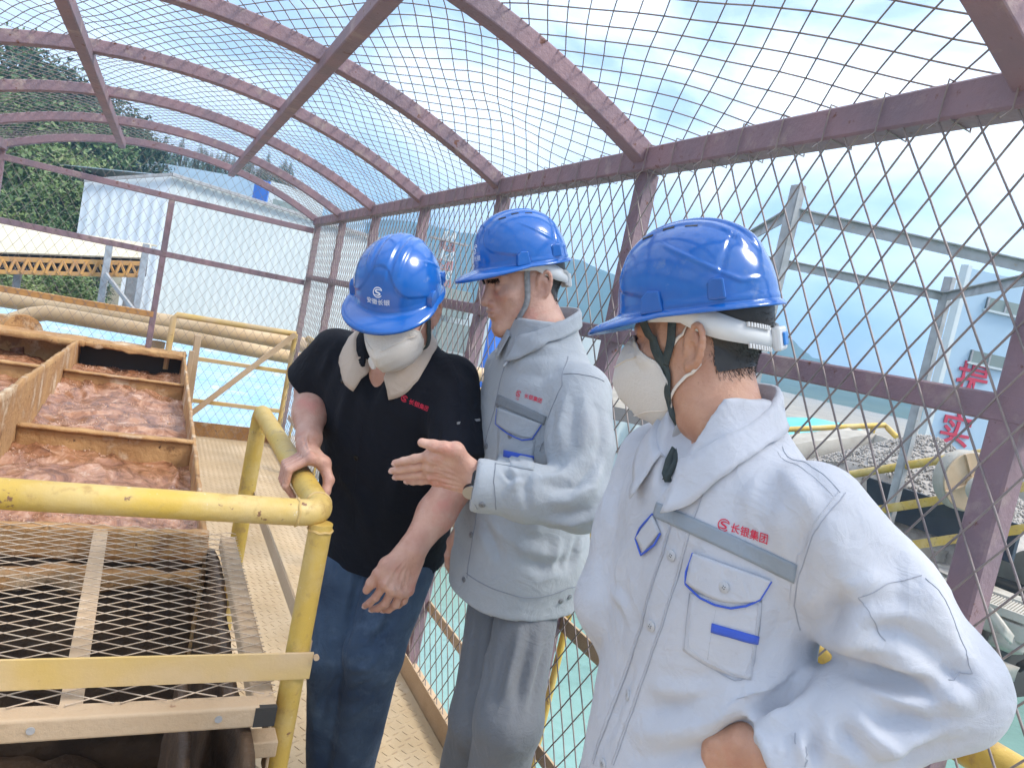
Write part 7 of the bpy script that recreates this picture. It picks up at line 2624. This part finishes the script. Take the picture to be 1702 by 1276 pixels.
ribbon('chin_strap', [tow(H3, [t])[0] for t in ((0.080, 0.060, 0.050), (0.072, 0.050, 0.012), (0.070, 0.038, -0.022), (0.066, 0.030, -0.050), (0.058, 0.030, -0.080), (0.040, 0.036, -0.115), (0.012, 0.040, -0.132))], 0.015, bh3, 0.004, 'strap_dark', hm3)
ribbon('chin_strap', [tow(H3, [t])[0] for t in ((0.084, 0.016, 0.046), (0.078, 0.022, 0.010), (0.070, 0.036, -0.022))], 0.013, bh3, 0.004, 'strap_dark', hm3)
bq = np.array((0.7122, 0.8324, 1.3629))
m = MB()
m.bar(bq + (0.001, 0, 0.012), bq + (-0.003, 0, -0.012), 0.018, 0.009, up=(-0.45, -0.89, 0))
m.build('strap_buckle', 'grey_steel', hm3, bevel=0.002)
def strap_tail(pts, w, par, material):
    pts = [np.array(p, float) for p in pts]
    sdir = unit(np.array([0.88, -0.43, 0.2]))
    V = []
    for p in pts:
        V += [p - sdir * w / 2, p + sdir * w / 2]
    F = [(2 * i, 2 * i + 1, 2 * i + 3, 2 * i + 2) for i in range(len(pts) - 1)]
    m = MB()
    m.add(V, F)
    o = m.build('strap_tail', material, par, smooth=True)
    md = o.modifiers.new('thickness', 'SOLIDIFY')
    md.thickness = 0.002
strap_tail([tow(H3, [(0.060, 0.036, -0.072)])[0], np.array((0.6984, 0.8369, 1.3840)), np.array((0.7088, 0.8327, 1.3716))], 0.014, hm3, 'strap_dark')
strap_tail([bq + (0, 0, -0.010), (0.7050, 0.8252, 1.3436), (0.6895, 0.8154, 1.3227), (0.6799, 0.8050, 1.3040), (0.6816, 0.7964, 1.2932)], 0.011, hm3, 'strap_dark')
strap_tail([bq + (0, 0, -0.010), (0.7086, 0.8211, 1.3432), (0.6964, 0.8095, 1.3213), (0.6835, 0.8008, 1.3028), (0.6786, 0.8003, 1.2954)], 0.010, hm3, 'strap_dark')

# ---- middle worker (grey jacket)
bh2 = bvh_of(tow(H2, hv2), hff2[:, ::-1])
nc2 = unit(CAMP - np.array((0.7714, 1.4467, 1.2516)))
grid_patch('reflective_band', bj2, ((0.7509, 1.5376, 1.2957), (0.8045, 1.3823, 1.2807), (0.8055, 1.3894, 1.2599), (0.7493, 1.5357, 1.2708)), nc2, 0.0012, 'band_grey', jk2, 20, 4)
grid_patch('pocket_flap', bj2, ((0.7509, 1.5232, 1.2662), (0.8039, 1.3982, 1.2605), (0.7975, 1.4110, 1.2233), (0.7524, 1.5150, 1.2285)), nc2, 0.0032, 'cloth_grey', jk2, 16, 8, flap_shape(0.008), 0.003)
seam('pocket_piping', bj2, [(0.7511, 1.5223, 1.2634), (0.7520, 1.5173, 1.2280), (0.7636, 1.4690, 1.2171), (0.7821, 1.4311, 1.2125), (0.7977, 1.4108, 1.2220), (0.8040, 1.3980, 1.2592)], 0.0016, 0.0035, 'trim_blue', jk2)
grid_patch('pocket', bj2, ((0.7537, 1.5062, 1.2190), (0.8017, 1.4065, 1.2220), (0.7271, 1.2587, 1.1835), (0.6596, 1.3020, 1.1803)), nc2, 0.001, 'cloth_grey', jk2, 12, 10, None, 0.0016)
grid_patch('blue_stripe', bj2, ((0.7639, 1.4708, 1.1778), (0.8066, 1.4052, 1.1849), (0.8081, 1.4042, 1.1698), (0.7652, 1.4694, 1.1624)), nc2, 0.0042, 'trim_blue', jk2, 10, 3)
for q in ((0.7502, 1.5281, 1.2724), (0.7499, 1.5428, 1.1670), (0.7505, 1.5271, 0.9511), (0.7554, 1.5266, 0.8389), (0.7659, 1.4622, 1.2132)):
    button(bj2, q, 0.0072, 'button_dark', jk2)
for q in ((0.9444, 1.3803, 0.8517), (0.9686, 1.3851, 0.8603), (0.6369, 1.2754, 1.1003)):
    button(bj2, q, 0.0070, 'button_dark', jk2)
s_line('placket_seam', bj2, [(0.7578, 1.5492, 1.3610), (0.7494, 1.5371, 1.2587), (0.7491, 1.5548, 1.1504), (0.7524, 1.5204, 0.9807), (0.7561, 1.5134, 0.8476)], jk2, 0.0010, 0.0005, 'seam_grey')
s_line('yoke_seam', bj2, [(0.8252, 1.3862, 1.3792), (0.8553, 1.3501, 1.3881), (0.9032, 1.3375, 1.3824)], jk2, 0.0010, 0.0004, 'seam_grey')
s_line('armhole_seam', bj2, [(0.8580, 1.4371, 1.4189), (0.8189, 1.3710, 1.3561), (0.8028, 1.3701, 1.2789), (0.8141, 1.3981, 1.1974)], jk2, 0.0010, 0.0004, 'seam_grey')
s_line('cuff_seam', bj2, [(0.6610, 1.3020, 1.1805), (0.6489, 1.2699, 1.1506), (0.6674, 1.2706, 1.0939)], jk2, 0.0011, 0.0005, 'seam_grey')
s_line('cuff_seam', bj2, [(0.7497, 1.5770, 1.1174), (0.6184, 1.2910, 1.1417), (0.6349, 1.2889, 1.0868)], jk2, 0.0009, 0.0005, 'seam_grey')
s_line('waistband_seam', bj2, [(0.7544, 1.5185, 0.8576), (0.7698, 1.4614, 0.8580), (0.8011, 1.4158, 0.8578), (0.8457, 1.3869, 0.8567), (0.8929, 1.3740, 0.8659), (0.9551, 1.3761, 0.8866), (1.0379, 1.4292, 0.8870)], jk2, 0.0011, 0.0005, 'seam_grey')
r_, u_, n_ = axes_from((0.7709, 1.4548, 1.3122), (0.8015, 1.4037, 1.3092), nc2)
emblem('emblem', bj2, (0.7666, 1.4652, 1.3125), r_, u_, n_, 0.0150, 0.0012, 'print_red', jk2)
lettering('lettering', bj2, '长银集团', (0.7862, 1.4287, 1.3107), r_, u_, n_, 0.0122, 0.0012, 'print_red', jk2, 0.012)
lettering('lettering', bj2, 'CYJT', (0.7656, 1.4638, 1.2998), r_, u_, n_, 0.0048, 0.0012, 'print_red', jk2, 0.015)
q0 = np.array((0.7630, 1.5435, 1.3832))
m = MB()
m.tube([q0 + nc2 * 0.008, q0 + nc2 * 0.012 + (-0.004, 0, -0.012), q0 + nc2 * 0.008 + (-0.010, 0, -0.020)], 0.0028, 8)
m.build('zip_pull', 'metal', jk2, smooth=True)
ribbon('chin_strap', [tow(H2, [t])[0] for t in ((0.086, 0.022, 0.052), (0.080, 0.024, 0.015), (0.074, 0.027, -0.020), (0.066, 0.030, -0.055), (0.056, 0.036, -0.080))], 0.014, bh2, 0.004, 'strap_grey', hm2)
ribbon('strap_end', [tow(H2, [t])[0] for t in ((0.058, 0.035, -0.076), (0.046, 0.042, -0.098), (0.020, 0.048, -0.118))], 0.016, bh2, 0.005, 'strap_dark', hm2)
wt = empty('wristwatch', (0.6327, 1.3343, 1.1224))
tag(wt, 'black wristwatch at the cuff of the open hand', 'watch')
wc_, wd_ = np.array((0.6365, 1.3390, 1.1330)), unit(np.array(wr2) - np.array(el2))
_, wu_, wv_ = perp(wd_)
m = MB()
ring = []
for i in range(33):
    a = 2 * math.pi * i / 32
    ring.append(wc_ + (wu_ * math.cos(a) + wv_ * math.sin(a)) * 0.030)
m.tube(ring, 0.0055, 8, cap=False)
m.build('watch_strap', 'watch_black', wt, smooth=True)
dn_ = unit(np.array((0.6174, 1.3070, 1.1090)) - wc_)
dn_ = unit(dn_ - wd_ * np.dot(dn_, wd_))
m = MB()
m.disc(wc_ + dn_ * 0.027, dn_, 0.0185, 0.010, 28)
cs = m.build('watch_case', 'watch_black', wt, smooth=True, bevel=0.0015)
m = MB()
m.tube([wc_ + dn_ * 0.0365, wc_ + dn_ * 0.0378], 0.0192, 28)
m.build('watch_bezel', 'metal', wt, smooth=True)

# ---- worker in the navy shirt
bh1 = bvh_of(tow(H1, hv1), hff1[:, ::-1])
nc1 = unit(CAMP - np.array((0.5723, 1.7017, 1.1716)))
r_, u_, n_ = axes_from((0.5870, 1.6840, 1.2277), (0.6318, 1.6431, 1.2189), nc1)
emblem('emblem', bj1, (0.5753, 1.6896, 1.2326), r_, u_, n_, 0.0155, 0.0014, 'print_red', jk1)
lettering('lettering', bj1, '长银集团', (0.6117, 1.6741, 1.2222), r_, u_, n_, 0.0135, 0.0014, 'print_red', jk1, 0.012)
button(bj1, (0.4440, 1.8021, 1.2401), 0.0075, 'watch_black', jk1)
button(bj1, (0.5116, 1.7863, 1.0503), 0.0070, 'watch_black', jk1)
s_line('placket_seam', bj1, [(0.5025, 1.7568, 1.1510), (0.5194, 1.7930, 1.0172), (0.5480, 1.8248, 0.8453)], jk1, 0.0010, 0.0005, 'cloth_navy')
s_line('armhole_seam', bj1, [(0.6797, 1.7710, 1.3598), (0.6842, 1.6284, 1.2924), (0.6841, 1.5735, 1.2132)], jk1, 0.0012, 0.0005, 'cloth_navy')
m = MB()
m.bar(np.array((0.6758, 1.5734, 1.2078)) + nc1 * 0.003, np.array((0.7392, 1.5870, 1.2217)) + nc1 * 0.003, 0.006, 0.003, up=tuple(nc1))
m.build('pen_clip', 'metal', jk1)
mk1, W1, bm1 = face_mask(H1, 'white folded dust mask with a valve on the worker leaning over the rail', None, RIDGE, EDGE, valve=True, seams=(0.34,), head_bv=bvh_of(hv1, hff1))
for s in (-1, 1):
    for a, mid, b in (((0.066, 0.046, -0.026), (0.077, 0.014, 0.012), (0.081, -0.012, 0.036)), ((0.064, 0.029, -0.074), (0.075, 0.004, -0.045), (0.083, -0.016, -0.022))):
        ribbon('ear_loop', [tow(H1, [(t[0] * s, t[1], t[2])])[0] for t in (a, mid, b)], 0.0042, bh1, 0.0022, 'elastic', mk1)
    ribbon('chin_strap', [tow(H1, [(t[0] * s, t[1], t[2])])[0] for t in ((0.086, 0.012, 0.050), (0.080, 0.012, 0.015), (0.072, 0.012, -0.030), (0.062, 0.016, -0.070), (0.030, 0.030, -0.115))], 0.013, bh1, 0.004, 'strap_dark', hm1)
# emblems on the two helmets
for hf_, bv_, h_ in ((hmf1, bvh1, hm1), (hmf2, bvh2, hm2)):
    rx_, fy_, uz_ = hf_[0][:, 0], hf_[0][:, 1], hf_[0][:, 2]
    emblem('emblem', bv_, tow(hf_, [(0, 0.13, 0.050)])[0], rx_, uz_, fy_, 0.024, 0.0006, 'print_white', h_)
    lettering('lettering', bv_, '安徽长银', tow(hf_, [(0, 0.13, 0.026)])[0], rx_, uz_, fy_, 0.0150, 0.0006, 'print_white', h_, 0.006)
